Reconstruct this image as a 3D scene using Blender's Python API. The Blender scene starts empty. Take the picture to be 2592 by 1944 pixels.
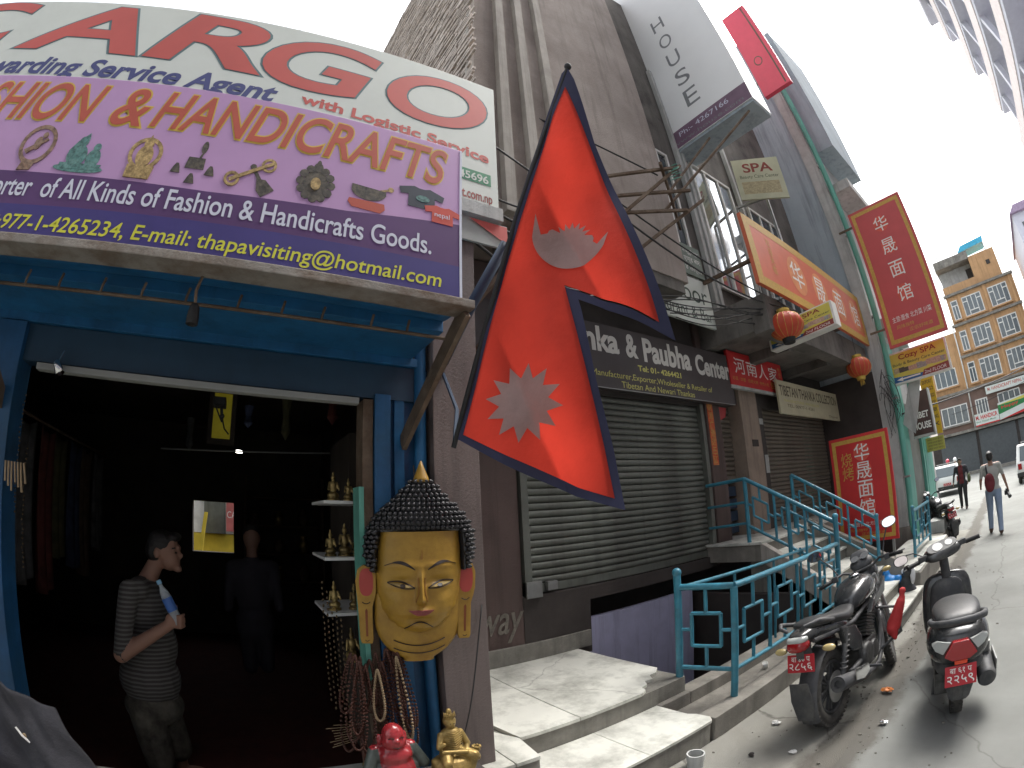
import bpy, bmesh, math, random
from mathutils import Vector, Matrix, noise
R = math.radians
rnd = random.Random(11)
sc = bpy.context.scene
COL = sc.collection
sc.render.engine = 'CYCLES'
# ------------------------------------------------------------------ camera (wide fisheye action camera)
cam = bpy.data.cameras.new('camera'); cam_ob = bpy.data.objects.new('camera', cam); COL.objects.link(cam_ob); sc.camera = cam_ob
cam.type = 'PANO'; cam.sensor_width = 36; cam.sensor_height = 27; cam.sensor_fit = 'HORIZONTAL'
cam.clip_start = 0.05; cam.clip_end = 2000
cc = cam if hasattr(cam, 'panorama_type') else cam.cycles
cc.panorama_type = 'FISHEYE_LENS_POLYNOMIAL'; cc.fisheye_fov = R(200)
cc.fisheye_polynomial_k0 = 0; cc.fisheye_polynomial_k1 = -1 / 17.0187
cc.fisheye_polynomial_k2 = 0; cc.fisheye_polynomial_k3 = 0; cc.fisheye_polynomial_k4 = 0
cam_ob.matrix_world = (Matrix.Translation((0, 0, 1.82)) @ Matrix.Rotation(R(57.512), 4, 'Z')
                       @ Matrix.Rotation(R(90 + 15.625), 4, 'X') @ Matrix.Rotation(R(-2.953), 4, 'Z'))
# ------------------------------------------------------------------ hazy bright sky and soft sun
SUN_EL, SUN_AZ = 62, 5            # elevation, azimuth from +Y towards +X
world = bpy.data.worlds.new('World'); sc.world = world; world.use_nodes = True
nt = world.node_tree; bg = nt.nodes['Background']
sky = nt.nodes.new('ShaderNodeTexSky'); sky.sky_type = 'NISHITA'; sky.sun_disc = False
sky.sun_elevation = R(SUN_EL); sky.sun_rotation = R(SUN_AZ); sky.air_density = 1.6; sky.dust_density = 6.0; sky.ozone_density = 1.0
hs = nt.nodes.new('ShaderNodeHueSaturation'); hs.inputs['Saturation'].default_value = 0.28
nt.links.new(sky.outputs[0], hs.inputs['Color']); nt.links.new(hs.outputs[0], bg.inputs[0])
bg.inputs[1].default_value = 0.14
sun = bpy.data.lights.new('sun', 'SUN'); sun.energy = 1.4; sun.angle = R(38); sun.color = (1.0, 0.98, 0.945)
sun_ob = bpy.data.objects.new('sun', sun); COL.objects.link(sun_ob)
sun_ob.rotation_euler = (R(90 - SUN_EL), 0, R(180 - SUN_AZ) )
sc.view_settings.view_transform = 'Standard'; sc.view_settings.look = 'None'
sc.view_settings.exposure = 1.7; sc.view_settings.gamma = 1.0; sc.view_settings.use_curve_mapping = False
sc.cycles.max_bounces = 8; sc.cycles.diffuse_bounces = 4; sc.cycles.glossy_bounces = 3; sc.cycles.transmission_bounces = 4
sc.cycles.use_denoising = True
sc.cycles.caustics_reflective = False; sc.cycles.caustics_refractive = False
# ------------------------------------------------------------------ materials
MATS = {}
def mat(name, col, rough=.65, metal=0., var=.18, vs=5., dirt=None, damt=0., ds=1.4, bump=0., bs=60., spec=.4, coat=0., transl=0., emit=None, alpha=1., streak=0.):
    if name in MATS: return MATS[name]
    m = bpy.data.materials.new(name); m.use_nodes = True; n = m.node_tree; L = n.links; p = n.nodes['Principled BSDF']
    tc = n.nodes.new('ShaderNodeTexCoord')
    def noi(s, d=6, r=.6):
        q = n.nodes.new('ShaderNodeTexNoise'); q.inputs['Scale'].default_value = s; q.inputs['Detail'].default_value = d; q.inputs['Roughness'].default_value = r
        L.new(tc.outputs['Object'], q.inputs['Vector']); return q
    def mix(f, a, b):
        q = n.nodes.new('ShaderNodeMix'); q.data_type = 'RGBA'
        for s, v in ((q.inputs[0], f), (q.inputs[6], a), (q.inputs[7], b)):
            if hasattr(v, 'node'): L.new(v, s)
            else: s.default_value = v
        return q.outputs[2]
    def ramp(src, a, b):
        q = n.nodes.new('ShaderNodeMapRange'); q.inputs['From Min'].default_value = a; q.inputs['From Max'].default_value = b; q.clamp = True
        L.new(src, q.inputs['Value']); return q.outputs['Result']
    c = (*col, 1)
    lo = (*[x * (1 - var) for x in col], 1); hi = (*[min(1, x * (1 + var)) for x in col], 1)
    out = mix(ramp(noi(vs).outputs[0], .3, .7), lo, hi) if var > 0 else None
    if dirt is not None:
        f = n.nodes.new('ShaderNodeMath'); f.operation = 'MULTIPLY'; f.inputs[1].default_value = damt
        L.new(ramp(noi(ds, 9, .68).outputs[0], .44, .66), f.inputs[0])
        out = mix(f.outputs[0], out if out is not None else c, (*dirt, 1))
    if streak > 0:   # rain streaks and drips: noise stretched down the wall
        mp = n.nodes.new('ShaderNodeMapping'); mp.inputs['Scale'].default_value = (7, 7, .45); L.new(tc.outputs['Object'], mp.inputs['Vector'])
        q = noi(1.0, 8, .7); L.new(mp.outputs[0], q.inputs['Vector'])
        f = n.nodes.new('ShaderNodeMath'); f.operation = 'MULTIPLY'; f.inputs[1].default_value = streak; L.new(ramp(q.outputs[0], .5, .72), f.inputs[0])
        out = mix(f.outputs[0], out if out is not None else c, (*[x * .45 for x in col], 1))
    if out is not None: L.new(out, p.inputs['Base Color'])
    else: p.inputs['Base Color'].default_value = c
    p.inputs['Roughness'].default_value = rough; p.inputs['Metallic'].default_value = metal
    p.inputs['Specular IOR Level'].default_value = spec; p.inputs['Coat Weight'].default_value = coat
    if bump > 0:
        b = n.nodes.new('ShaderNodeBump'); b.inputs['Strength'].default_value = bump; b.inputs['Distance'].default_value = .02
        L.new(noi(bs, 8, .65).outputs[0], b.inputs['Height']); L.new(b.outputs[0], p.inputs['Normal'])
    if emit: p.inputs['Emission Color'].default_value = (*emit[0], 1); p.inputs['Emission Strength'].default_value = emit[1]
    if alpha < 1: p.inputs['Alpha'].default_value = alpha
    if transl > 0:
        t = n.nodes.new('ShaderNodeBsdfTranslucent'); s = n.nodes.new('ShaderNodeMixShader'); s.inputs[0].default_value = transl
        if out is not None: L.new(out, t.inputs['Color'])
        else: t.inputs['Color'].default_value = c
        L.new(p.outputs[0], s.inputs[1]); L.new(t.outputs[0], s.inputs[2]); L.new(s.outputs[0], n.nodes['Material Output'].inputs[0])
    MATS[name] = m; return m
# ------------------------------------------------------------------ object helpers
def wm(o):
    m = o.matrix_parent_inverse @ o.matrix_basis if o.parent else o.matrix_basis.copy()
    return wm(o.parent) @ m if o.parent else m
def tag(o, label, cat, group=None, kind=None):
    if label: o['label'] = label
    if cat: o['category'] = cat
    if group: o['group'] = group
    if kind: o['kind'] = kind
    return o
def thing(name, loc, label, cat, group=None, rz=0., mtx=None):
    o = bpy.data.objects.new(name, None); COL.objects.link(o); o.empty_display_size = .1
    if mtx is not None: o.matrix_basis = mtx
    else: o.location = loc; o.rotation_euler = (0, 0, rz)
    return tag(o, label, cat, group)
def link(name, me, m, parent=None, world=True):
    o = bpy.data.objects.new(name, me); COL.objects.link(o)
    if m is not None:
        me.materials.clear()
        for q in (m if isinstance(m, (list, tuple)) else [m]): me.materials.append(q)
    if parent is not None:
        o.parent = parent
        if world: o.matrix_parent_inverse = wm(parent).inverted()
    return o
def share(name, src, mtx, parent=None):
    o = bpy.data.objects.new(name, src.data if hasattr(src, 'data') else src); COL.objects.link(o)
    if parent is not None:
        o.parent = parent; o.matrix_parent_inverse = wm(parent).inverted()
    o.matrix_basis = mtx; return o
V = Vector
class MB:
    def __init__(s): s.v = []; s.f = []; s.mi = []; s.cur = 0; s.T = None
    def add(s, vs, fs):
        b = len(s.v)
        s.v += [tuple(s.T @ V(p)) if s.T is not None else tuple(p) for p in vs]
        for f in fs: s.f.append([b + i for i in f]); s.mi.append(s.cur)
        return s
    def box(s, x0, x1, y0, y1, z0, z1):
        vs = [(x, y, z) for z in (z0, z1) for y in (y0, y1) for x in (x0, x1)]
        return s.add(vs, [(0, 2, 3, 1), (4, 5, 7, 6), (0, 1, 5, 4), (2, 6, 7, 3), (0, 4, 6, 2), (1, 3, 7, 5)])
    def obox(s, c, ax, ay, az):
        c, ax, ay, az = V(c), V(ax), V(ay), V(az)
        vs = [c + ax * i + ay * j + az * k for k in (-1, 1) for j in (-1, 1) for i in (-1, 1)]
        fs = [(0, 2, 3, 1), (4, 5, 7, 6), (0, 1, 5, 4), (2, 6, 7, 3), (0, 4, 6, 2), (1, 3, 7, 5)]
        if ax.cross(ay).dot(az) < 0: fs = [f[::-1] for f in fs]
        return s.add(vs, fs)
    def bar(s, a, b, w, h, up=(0, 0, 1)):
        a, b = V(a), V(b); d = (b - a); l = d.length; d /= l; u = V(up)
        if abs(d.dot(u)) > .98: u = V((0, 1, 0))
        sx = d.cross(u).normalized(); u = sx.cross(d)
        return s.obox((a + b) / 2, d * l / 2, sx * w / 2, u * h / 2)
    def tube(s, pts, r, n=8, cap=True, closed=False):
        pts = [V(p) for p in pts]; k = len(pts); rs = r if isinstance(r, (list, tuple)) else [r] * k
        ring = []; prev = None; vs = []; fs = []
        for i, p in enumerate(pts):
            if closed: t = pts[(i + 1) % k] - pts[i - 1]
            else: t = (pts[min(i + 1, k - 1)] - pts[max(i - 1, 0)])
            t.normalize()
            if prev is None:
                u = t.cross(V((0, 0, 1)))
                if u.length < .1: u = t.cross(V((0, 1, 0)))
                u.normalize()
            else: u = (prev - t * prev.dot(t)).normalized()
            prev = u; w = t.cross(u)
            vs += [p + (u * math.cos(2 * math.pi * j / n) + w * math.sin(2 * math.pi * j / n)) * rs[i] for j in range(n)]
        m = k if closed else k - 1
        for i in range(m):
            i2 = (i + 1) % k
            for j in range(n):
                j2 = (j + 1) % n; fs.append((i * n + j, i * n + j2, i2 * n + j2, i2 * n + j))
        if cap and not closed: fs.append(tuple(range(n))[::-1]); fs.append(tuple((k - 1) * n + j for j in range(n)))
        return s.add(vs, fs)
    def lathe(s, prof, c=(0, 0, 0), axis='Z', n=20, M=None):
        vs = []; fs = []; k = len(prof); c = V(c)
        for r, h in prof:
            for j in range(n):
                a = 2 * math.pi * j / n; x, y = r * math.cos(a), r * math.sin(a)
                p = {'Z': V((x, y, h)), 'X': V((h, x, y)), 'Y': V((y, h, x))}[axis]
                if M is not None: p = M @ p
                vs.append(c + p)
        for i in range(k - 1):
            for j in range(n):
                j2 = (j + 1) % n; fs.append((i * n + j, i * n + j2, (i + 1) * n + j2, (i + 1) * n + j))
        if prof[0][0] > 1e-5: fs.append(tuple(range(n))[::-1])
        if prof[-1][0] > 1e-5: fs.append(tuple((k - 1) * n + j for j in range(n)))
        return s.add(vs, fs)
    def prism(s, poly, O, U, W, N, t0, t1):
        O, U, W, N = V(O), V(U), V(W), V(N); k = len(poly)
        vs = [O + U * a + W * b + N * t0 for a, b in poly] + [O + U * a + W * b + N * t1 for a, b in poly]
        fs = [tuple(range(k))[::-1], tuple(range(k, 2 * k))] + [(i, (i + 1) % k, k + (i + 1) % k, k + i) for i in range(k)]
        return s.add(vs, fs)
    def loft(s, rings, cap=True, closed_ring=True):
        n = len(rings[0]); vs = [p for r in rings for p in r]; fs = []
        for i in range(len(rings) - 1):
            for j in range(n if closed_ring else n - 1):
                j2 = (j + 1) % n; fs.append((i * n + j, i * n + j2, (i + 1) * n + j2, (i + 1) * n + j))
        if cap and closed_ring: fs.append(tuple(range(n))[::-1]); fs.append(tuple((len(rings) - 1) * n + j for j in range(n)))
        return s.add(vs, fs)
    def ell(s, c, r, nu=14, nv=9, M=None):
        c = V(c); prof = [(math.sin(math.pi * i / nv), -math.cos(math.pi * i / nv)) for i in range(nv + 1)]
        vs = []; fs = []
        for a, h in prof:
            for j in range(nu):
                t = 2 * math.pi * j / nu; p = V((a * math.cos(t) * r[0], a * math.sin(t) * r[1], h * r[2]))
                vs.append(c + (M @ p if M is not None else p))
        for i in range(nv):
            for j in range(nu):
                j2 = (j + 1) % nu; fs.append((i * nu + j, i * nu + j2, (i + 1) * nu + j2, (i + 1) * nu + j))
        return s.add(vs, fs)
    def grid(s, fn, nu, nv):
        vs = [fn(i / nu, j / nv) for j in range(nv + 1) for i in range(nu + 1)]
        fs = [(j * (nu + 1) + i, j * (nu + 1) + i + 1, (j + 1) * (nu + 1) + i + 1, (j + 1) * (nu + 1) + i) for j in range(nv) for i in range(nu)]
        return s.add(vs, fs)
    def mesh(s, name, smooth=False, bev=0., fix=True, weld=False):
        me = bpy.data.meshes.new(name); me.from_pydata(s.v, [], s.f); me.update()
        me.polygons.foreach_set('material_index', s.mi)
        bm = bmesh.new(); bm.from_mesh(me)
        if weld: bmesh.ops.remove_doubles(bm, verts=bm.verts, dist=1e-5)
        if fix: bmesh.ops.recalc_face_normals(bm, faces=bm.faces)
        if bev > 0: bmesh.ops.bevel(bm, geom=[e for e in bm.edges if e.is_manifold and e.calc_face_angle(0) > .5], offset=bev, segments=2, profile=.7, affect='EDGES', clamp_overlap=True)
        for f in bm.faces: f.smooth = smooth
        bm.to_mesh(me); bm.free(); me.update(); return me
    def build(s, name, m, parent=None, smooth=False, bev=0., world=True, fix=True, weld=False):
        return link(name, s.mesh(name, smooth, bev, fix, weld), m, parent, world)
def auto(o, ang=40):
    me = o.data; bm = bmesh.new(); bm.from_mesh(me)
    for f in bm.faces: f.smooth = True
    for e in bm.edges:
        if len(e.link_faces) == 2: e.smooth = e.calc_face_angle(0) < R(ang)
    bm.to_mesh(me); bm.free(); return o
def struct(o, label=None): o['kind'] = 'structure'; return o
# ------------------------------------------------------------------ lettering and flat panels
def text_data(body, off=0., shear=0., sp=1., lsp=1., align='LEFT'):
    c = bpy.data.curves.new('t', 'FONT'); c.body = body; c.size = 1; c.offset = off; c.shear = shear; c.space_character = sp; c.space_line = lsp; c.resolution_u = 7; c.align_x = align
    o = bpy.data.objects.new('t', c); COL.objects.link(o)
    me = bpy.data.meshes.new_from_object(o.evaluated_get(bpy.context.evaluated_depsgraph_get()))
    bpy.data.objects.remove(o); bpy.data.curves.remove(c)
    for p in me.polygons: p.use_smooth = False
    return me
class Panel:
    """A flat rectangle in the world: O lower left corner, U to the right (m), W up (m); width w, height h."""
    def __init__(s, O, U, W, w, h):
        s.O = V(O); s.U = V(U).normalized(); s.W = V(W).normalized(); s.N = s.U.cross(s.W); s.w = w; s.h = h
    def p(s, u, v, o=0.): return s.O + s.U * u + s.W * v + s.N * o
    def slab(s, name, m, parent, t=.03, u0=0, u1=None, v0=0, v1=None, off=0., bev=.003):
        u1 = s.w if u1 is None else u1; v1 = s.h if v1 is None else v1
        b = MB(); b.obox(s.p((u0 + u1) / 2, (v0 + v1) / 2, off - t / 2), s.U * (u1 - u0) / 2, s.W * (v1 - v0) / 2, s.N * t / 2)
        return b.build(name, m, parent, bev=bev)
    def rect(s, name, m, parent, u0, u1, v0, v1, off=.003, t=.002):
        off *= .45; t *= .4
        return s.slab(name, m, parent, t, u0, u1, v0, v1, off + t, bev=0)
    def poly(s, name, m, parent, pts, off=.003, t=.002):
        off *= .45; t *= .4
        b = MB(); b.prism(pts, s.O, s.U, s.W, s.N, off, off + t); return b.build(name, m, parent)
    def text(s, name, body, m, parent, u0, u1, v0, v1, off=.004, bold=0., shear=0., outline=None, obold=.05, sp=1., label=None, slope=0.):
        me = text_data(body, bold, shear, sp)
        if not me.vertices: return None
        xs = [q.co.x for q in me.vertices]; ys = [q.co.y for q in me.vertices]
        a0, a1, b0, b1 = min(xs), max(xs), min(ys), max(ys)
        off *= .45
        def place(mesh, o):
            # lift every glyph island a hair more than the last so that letters that touch never lie in one plane
            bm = bmesh.new(); bm.from_mesh(mesh); bm.verts.ensure_lookup_table(); seen = {}; k = 0
            for v in bm.verts:
                if v.index in seen: continue
                st_ = [v]; seen[v.index] = k
                while st_:
                    q = st_.pop()
                    for e in q.link_edges:
                        w = e.other_vert(q)
                        if w.index not in seen: seen[w.index] = k; st_.append(w)
                k += 1
            bm.free()
            for q in mesh.vertices:
                u = u0 + (q.co.x - a0) / (a1 - a0) * (u1 - u0); v = v0 + (q.co.y - b0) / (b1 - b0) * (v1 - v0) + slope * (u - u0)
                q.co = s.p(u, v, o + (seen[q.index] % 3) * .00025)
            mesh.update()
        if outline is not None:
            mo = text_data(body, bold + obold, shear, sp); place(mo, off * .6); link(name + '_outline', mo, outline, parent); off += .0012
        place(me, off); o = link(name, me, m, parent)
        if label: o['label'] = label
        return o
# ================================================================== palette
M_road = mat('dusty_asphalt', (.185, .19, .178), .9, var=.12, vs=1.2, dirt=(.135, .134, .124), damt=.5, ds=.55, bump=.35, bs=220)
M_gutter = mat('gutter_concrete', (.255, .25, .222), .9, var=.14, vs=2.2, dirt=(.16, .15, .128), damt=.75, ds=1.1, bump=.4, bs=120)
M_conc = mat('grey_concrete', (.25, .235, .205), .9, var=.18, vs=3, dirt=(.10, .092, .08), damt=.7, ds=1.6, bump=.4, bs=70, streak=.7)
M_marble = mat('worn_marble', (.66, .66, .60), .42, var=.08, vs=2.5, dirt=(.25, .25, .22), damt=.75, ds=3.4, bump=.08, bs=50)
M_riser = mat('stained_riser', (.25, .24, .21), .8, var=.18, vs=4, dirt=(.12, .115, .10), damt=.7, ds=2.2, bump=.3, bs=60, streak=.7)
M_brown = mat('maroon_brown_paint', (.105, .072, .064), .75, var=.18, vs=3, dirt=(.05, .04, .036), damt=.6, ds=1.5, bump=.25, bs=50, streak=.7)
M_brown2 = mat('brown_pillar_paint', (.155, .125, .117), .7, var=.14, vs=4, dirt=(.10, .08, .072), damt=.6, ds=2.0, bump=.25, bs=60, streak=.7)
M_plaster = mat('raw_brown_plaster', (.33, .285, .255), .92, var=.16, vs=1.3, dirt=(.20, .165, .145), damt=.75, ds=.7, bump=.5, bs=45, streak=.7)  # lightened partly for the veiling glare; slate, blue grey walls, box sign likewise
M_fin = mat('pale_plaster_fin', (.40, .37, .33), .92, var=.14, vs=3, dirt=(.25, .22, .19), damt=.5, ds=1.2, bump=.3, bs=50, streak=.7)
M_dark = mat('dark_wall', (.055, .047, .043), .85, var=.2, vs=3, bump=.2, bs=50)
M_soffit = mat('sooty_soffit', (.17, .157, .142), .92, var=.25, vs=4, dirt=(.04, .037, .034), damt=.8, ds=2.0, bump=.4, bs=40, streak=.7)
M_stone = mat('split_slate_stone', (.52, .45, .40), .9, var=.35, vs=9, bump=.5, bs=60)
M_beige = mat('beige_pillar', (.30, .235, .185), .8, var=.14, vs=3, dirt=(.15, .12, .10), damt=.5, ds=2, bump=.2, bs=60, streak=.7)
M_lilac = mat('lilac_paint', (.40, .40, .55), .7, var=.06, vs=3, dirt=(.25, .25, .34), damt=.4, ds=2, streak=.7)
M_shut = mat('grey_green_shutter', (.155, .165, .142), .5, metal=.25, var=.12, vs=3, dirt=(.085, .083, .072), damt=.7, ds=1.6, streak=.7)
M_shut2 = mat('brown_shutter', (.17, .145, .115), .55, metal=.2, var=.14, vs=3, dirt=(.09, .075, .06), damt=.6, ds=1.6)
M_blue = mat('blue_paint', (.016, .085, .20), .45, var=.22, vs=4, dirt=(.018, .06, .10), damt=.65, ds=2.2, bump=.12, bs=30, streak=.7)
M_blue2 = mat('faded_blue_paint', (.016, .115, .26), .5, var=.25, vs=5, dirt=(.02, .075, .14), damt=.5, ds=2.6, bump=.12, bs=30, streak=.7)
M_navy = mat('dark_blue_paint', (.03, .05, .085), .5, var=.2, vs=5)
M_teal = mat('teal_green_paint', (.13, .40, .32), .5, var=.12, vs=6, dirt=(.08, .2, .17), damt=.4, ds=3, streak=.7)
M_rust = mat('rusty_steel', (.17, .125, .09), .75, metal=.3, var=.3, vs=10, dirt=(.08, .045, .025), damt=.8, ds=4, bump=.3, bs=60)
M_steel = mat('dull_steel', (.30, .30, .29), .45, metal=.7, var=.15, vs=8)
M_rail = mat('turquoise_rail_paint', (.045, .225, .31), .38, var=.18, vs=9, dirt=(.05, .10, .12), damt=.5, ds=6, coat=.2)
M_black = mat('black_rubber', (.018, .018, .018), .7, var=.2, vs=20)
M_wire = mat('black_wire', (.035, .034, .034), .6, var=.2)
M_white = mat('white_frame_paint', (.72, .72, .68), .5, var=.05, dirt=(.4, .39, .36), damt=.4, ds=4)
M_glass = mat('dark_window_glass', (.05, .06, .065), .06, spec=.8, var=.0)
M_greywall = mat('blue_grey_render', (.36, .42, .46), .9, var=.10, vs=.7, dirt=(.26, .31, .34), damt=.6, ds=.5, bump=.2, bs=40, streak=.7)
M_greycol = mat('pale_grey_render', (.46, .47, .455), .9, var=.10, vs=1.5, dirt=(.22, .215, .2), damt=.5, ds=1.2, bump=.2, bs=40, streak=.7)
M_orange = mat('orange_render', (.50, .30, .15), .9, var=.09, vs=1.2, dirt=(.33, .20, .11), damt=.5, ds=.8, bump=.2, bs=20, streak=.7)
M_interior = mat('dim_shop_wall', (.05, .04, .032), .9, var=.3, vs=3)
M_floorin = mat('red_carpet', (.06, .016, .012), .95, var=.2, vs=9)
# ================================================================== ground
def dirt_band(m, x0, w, col, amt):
    """irregular strip of trodden dirt along the joint between gutter and asphalt"""
    n = m.node_tree; L = n.links; p = n.nodes['Principled BSDF']; src = p.inputs['Base Color'].links[0].from_socket
    tc = n.nodes.new('ShaderNodeTexCoord'); sx = n.nodes.new('ShaderNodeSeparateXYZ'); L.new(tc.outputs['Object'], sx.inputs[0])
    def mth(op, a, b):
        q = n.nodes.new('ShaderNodeMath'); q.operation = op
        for i, v in enumerate((a, b)):
            if hasattr(v, 'node'): L.new(v, q.inputs[i])
            else: q.inputs[i].default_value = v
        return q.outputs[0]
    def noi(s, d):
        q = n.nodes.new('ShaderNodeTexNoise'); q.inputs['Scale'].default_value = s; q.inputs['Detail'].default_value = d; q.inputs['Roughness'].default_value = .7; L.new(tc.outputs['Object'], q.inputs['Vector']); return q.outputs[0]
    wob = mth('MULTIPLY', mth('SUBTRACT', noi(1.3, 7), .5), .42)
    dist = mth('ABSOLUTE', mth('ADD', mth('SUBTRACT', sx.outputs['X'], x0), wob), 0.)
    f = mth('SUBTRACT', 1.0, mth('DIVIDE', dist, w)); f = mth('MAXIMUM', f, 0.)
    f = mth('MINIMUM', mth('MULTIPLY', mth('MULTIPLY', f, mth('ADD', noi(9, 8), .35)), 2.4), amt)
    q = n.nodes.new('ShaderNodeMix'); q.data_type = 'RGBA'; L.new(f, q.inputs[0]); L.new(src, q.inputs[6]); q.inputs[7].default_value = (*col, 1); L.new(q.outputs[2], p.inputs['Base Color'])
def cracks(m, scale, w, amt):
    n = m.node_tree; L = n.links; p = n.nodes['Principled BSDF']; src = p.inputs['Base Color'].links[0].from_socket
    tc = n.nodes.new('ShaderNodeTexCoord'); nz = n.nodes.new('ShaderNodeTexNoise'); nz.inputs['Scale'].default_value = 3; nz.inputs['Detail'].default_value = 6; L.new(tc.outputs['Object'], nz.inputs['Vector'])
    mv = n.nodes.new('ShaderNodeMix'); mv.data_type = 'RGBA'; mv.inputs[0].default_value = .22; L.new(tc.outputs['Object'], mv.inputs[6]); L.new(nz.outputs['Color'], mv.inputs[7])
    vo = n.nodes.new('ShaderNodeTexVoronoi'); vo.feature = 'DISTANCE_TO_EDGE'; vo.inputs['Scale'].default_value = scale; L.new(mv.outputs[2], vo.inputs['Vector'])
    mr = n.nodes.new('ShaderNodeMapRange'); mr.inputs['From Min'].default_value = 0; mr.inputs['From Max'].default_value = w; mr.inputs['To Min'].default_value = amt; mr.inputs['To Max'].default_value = 0; L.new(vo.outputs['Distance'], mr.inputs['Value'])
    q = n.nodes.new('ShaderNodeMix'); q.data_type = 'RGBA'; L.new(mr.outputs[0], q.inputs[0]); L.new(src, q.inputs[6]); q.inputs[7].default_value = (.07, .065, .056, 1); L.new(q.outputs[2], p.inputs['Base Color'])
cracks(M_gutter, .9, .012, .75); cracks(M_road, .35, .004, .5); cracks(M_marble, .8, .006, .4)
dirt_band(M_road, -1.06, .20, (.085, .078, .066), .85); dirt_band(M_gutter, -1.06, .20, (.085, .078, .066), .85)
def sheet(mb, x0, x1, y0, y1, z): mb.add([(x0, y0, z), (x1, y0, z), (x1, y1, z), (x0, y1, z)], [(0, 1, 2, 3)])
g = MB(); sheet(g, -1.08, 250, -250, 400, 0); sheet(g, -250, -1.08, 13.2, 400, 0); sheet(g, -250, -1.08, -250, -9, 0)
struct(g.build('road', M_road))
# concrete gutter strip: an uneven sheet along the kerb, slightly above the asphalt
def gut(u, v):
    y = -9 + v * 22.2; wob = .05 * noise.noise(V((3.1, y * .9, 0))) + .025 * noise.noise(V((1, y * 4, 0)))
    x = -1.98 + u * (.93 + wob); return (x, y, .006 + .006 * noise.noise(V((x * 3, y * 3, 0))) + .008 * (1 - u))
g = MB(); g.grid(gut, 8, 160); struct(g.build('gutter', M_gutter, smooth=True))
# loose grit swept along the gutter
rg_ = random.Random(31); gb_ = MB()
for k in range(420):
    y = rg_.uniform(1.6, 9); x = -1.06 + rg_.gauss(0, .12) if k % 3 else rg_.uniform(-1.95, -.2); s = rg_.uniform(.003, .010) if k % 9 else rg_.uniform(.01, .018); z = .014 if x < -1.05 else .002
    gb_.ell((x, y, z), (s, s * rg_.uniform(.6, 1), s * .6), 6, 4)
tag(gb_.build('street_grit', mat('grit', (.15, .14, .12), .9, var=.5, vs=60)), 'loose grit scattered along the gutter joint', 'grit', kind='stuff')
# ================================================================== steps and platform in front of the shops
st = thing('entrance_steps', (-2.6, 2, 0), 'worn pale marble entrance steps with a broken corner beside the brown pillar', 'steps')
b = MB(); b.box(-3.93, -2.515, 1.3, 3.12, 0, .352); b.box(-2.62, -2.225, -3.2, 1.475, 0, .352); b.build('core', M_riser, st, bev=.006)
b = MB(); b.box(-2.508, -1.985, 1.482, 2.76, 0, .186); b.build('lower_core', M_riser, st, bev=.006)
def slabpoly(poly, z0, z1, name='marble_slab', m=M_marble):
    b = MB(); b.prism(poly, (0, 0, 0), (1, 0, 0), (0, 1, 0), (0, 0, 1), z0, z1); return b.build(name, m, st, bev=.003)
slabpoly([(-3.925, 1.31), (-2.50, 1.52), (-2.50, 1.995), (-3.925, 1.995)], .353, .38)
slabpoly([(-3.925, 2.002), (-2.50, 2.002), (-2.50, 2.60), (-2.53, 2.66), (-2.59, 2.68), (-2.61, 2.76), (-2.67, 2.80), (-2.66, 2.88), (-2.74, 2.93), (-2.75, 3.02), (-2.82, 3.115), (-3.925, 3.115)], .353, .38)
slabpoly([(-2.93, 1.31), (-2.21, 1.31), (-2.21, 1.47), (-2.50, 1.512)], .353, .38)
slabpoly([(-2.62, -3.2), (-2.21, -3.2), (-2.21, 1.302), (-2.62, 1.302)], .353, .38)
slabpoly([(-2.51, 1.484), (-1.97, 1.484), (-1.97, 2.115), (-2.51, 2.115)], .187, .21)
slabpoly([(-2.51, 2.12), (-1.97, 2.12), (-1.97, 2.755), (-2.02, 2.80), (-2.14, 2.79), (-2.20, 2.76), (-2.51, 2.76)], .187, .21)
# kerb with a trough behind it, continuing up the street
kb = thing('street_kerb', (-2, 4, 0), 'grey concrete kerb and trough running under the turquoise railing', 'kerb')
b = MB(); b.box(-2.13, -1.975, 2.80, 5.62, 0, .205); b.build('front_kerb', M_conc, kb, bev=.012)
b = MB(); b.box(-2.46, -2.13, 2.765, 5.62, 0, .10); b.build('trough_floor', M_conc, kb)
b = MB(); b.box(-2.62, -2.46, 3.125, 5.62, -1.6, .215); b.build('rear_kerb', M_conc, kb, bev=.012)
b = MB(); b.box(-2.62, -2.46, 2.765, 3.12, 0, .215); b.build('kerb_end', M_conc, kb, bev=.012)
# ================================================================== brown building behind the railing
bb = thing('brown_building', (-4.3, 5, 0), 'tall brown plastered building with roller shutters and slate-clad side', 'building')
WX = -3.93
b = MB(); b.box(-4.5, WX, 1.25, 2.50, 0.3, 4.45); b.build('left_pier', M_brown, bb, bev=.01)
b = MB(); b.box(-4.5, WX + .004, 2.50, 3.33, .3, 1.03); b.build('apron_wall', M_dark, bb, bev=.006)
b = MB(); b.box(WX - .05, WX + .035, 1.3, 3.30, .38, .555); b.build('plinth', M_riser, bb, bev=.006)
b = MB(); b.box(-4.5, WX, 2.50, 5.66, 3.12, 4.45); b.build('lintel_wall', M_dark, bb)
b = MB(); b.box(-4.5, WX - .002, 3.33, 5.66, .88, 1.03); b.build('sill_beam', M_dark, bb)
b = MB(); b.box(-4.55, WX + .05, 5.66, 6.02, .9, 4.45); b.build('door_pier', M_brown, bb, bev=.008)
b = MB(); b.box(-4.5, WX, 6.02, 10.58, 3.22, 4.45); b.build('upper_lintel', M_dark, bb)
b = MB(); b.box(-4.5, WX + .06, 6.64, 7.20, .9, 3.5); b.build('beige_pillar', M_beige, bb, bev=.008)
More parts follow.
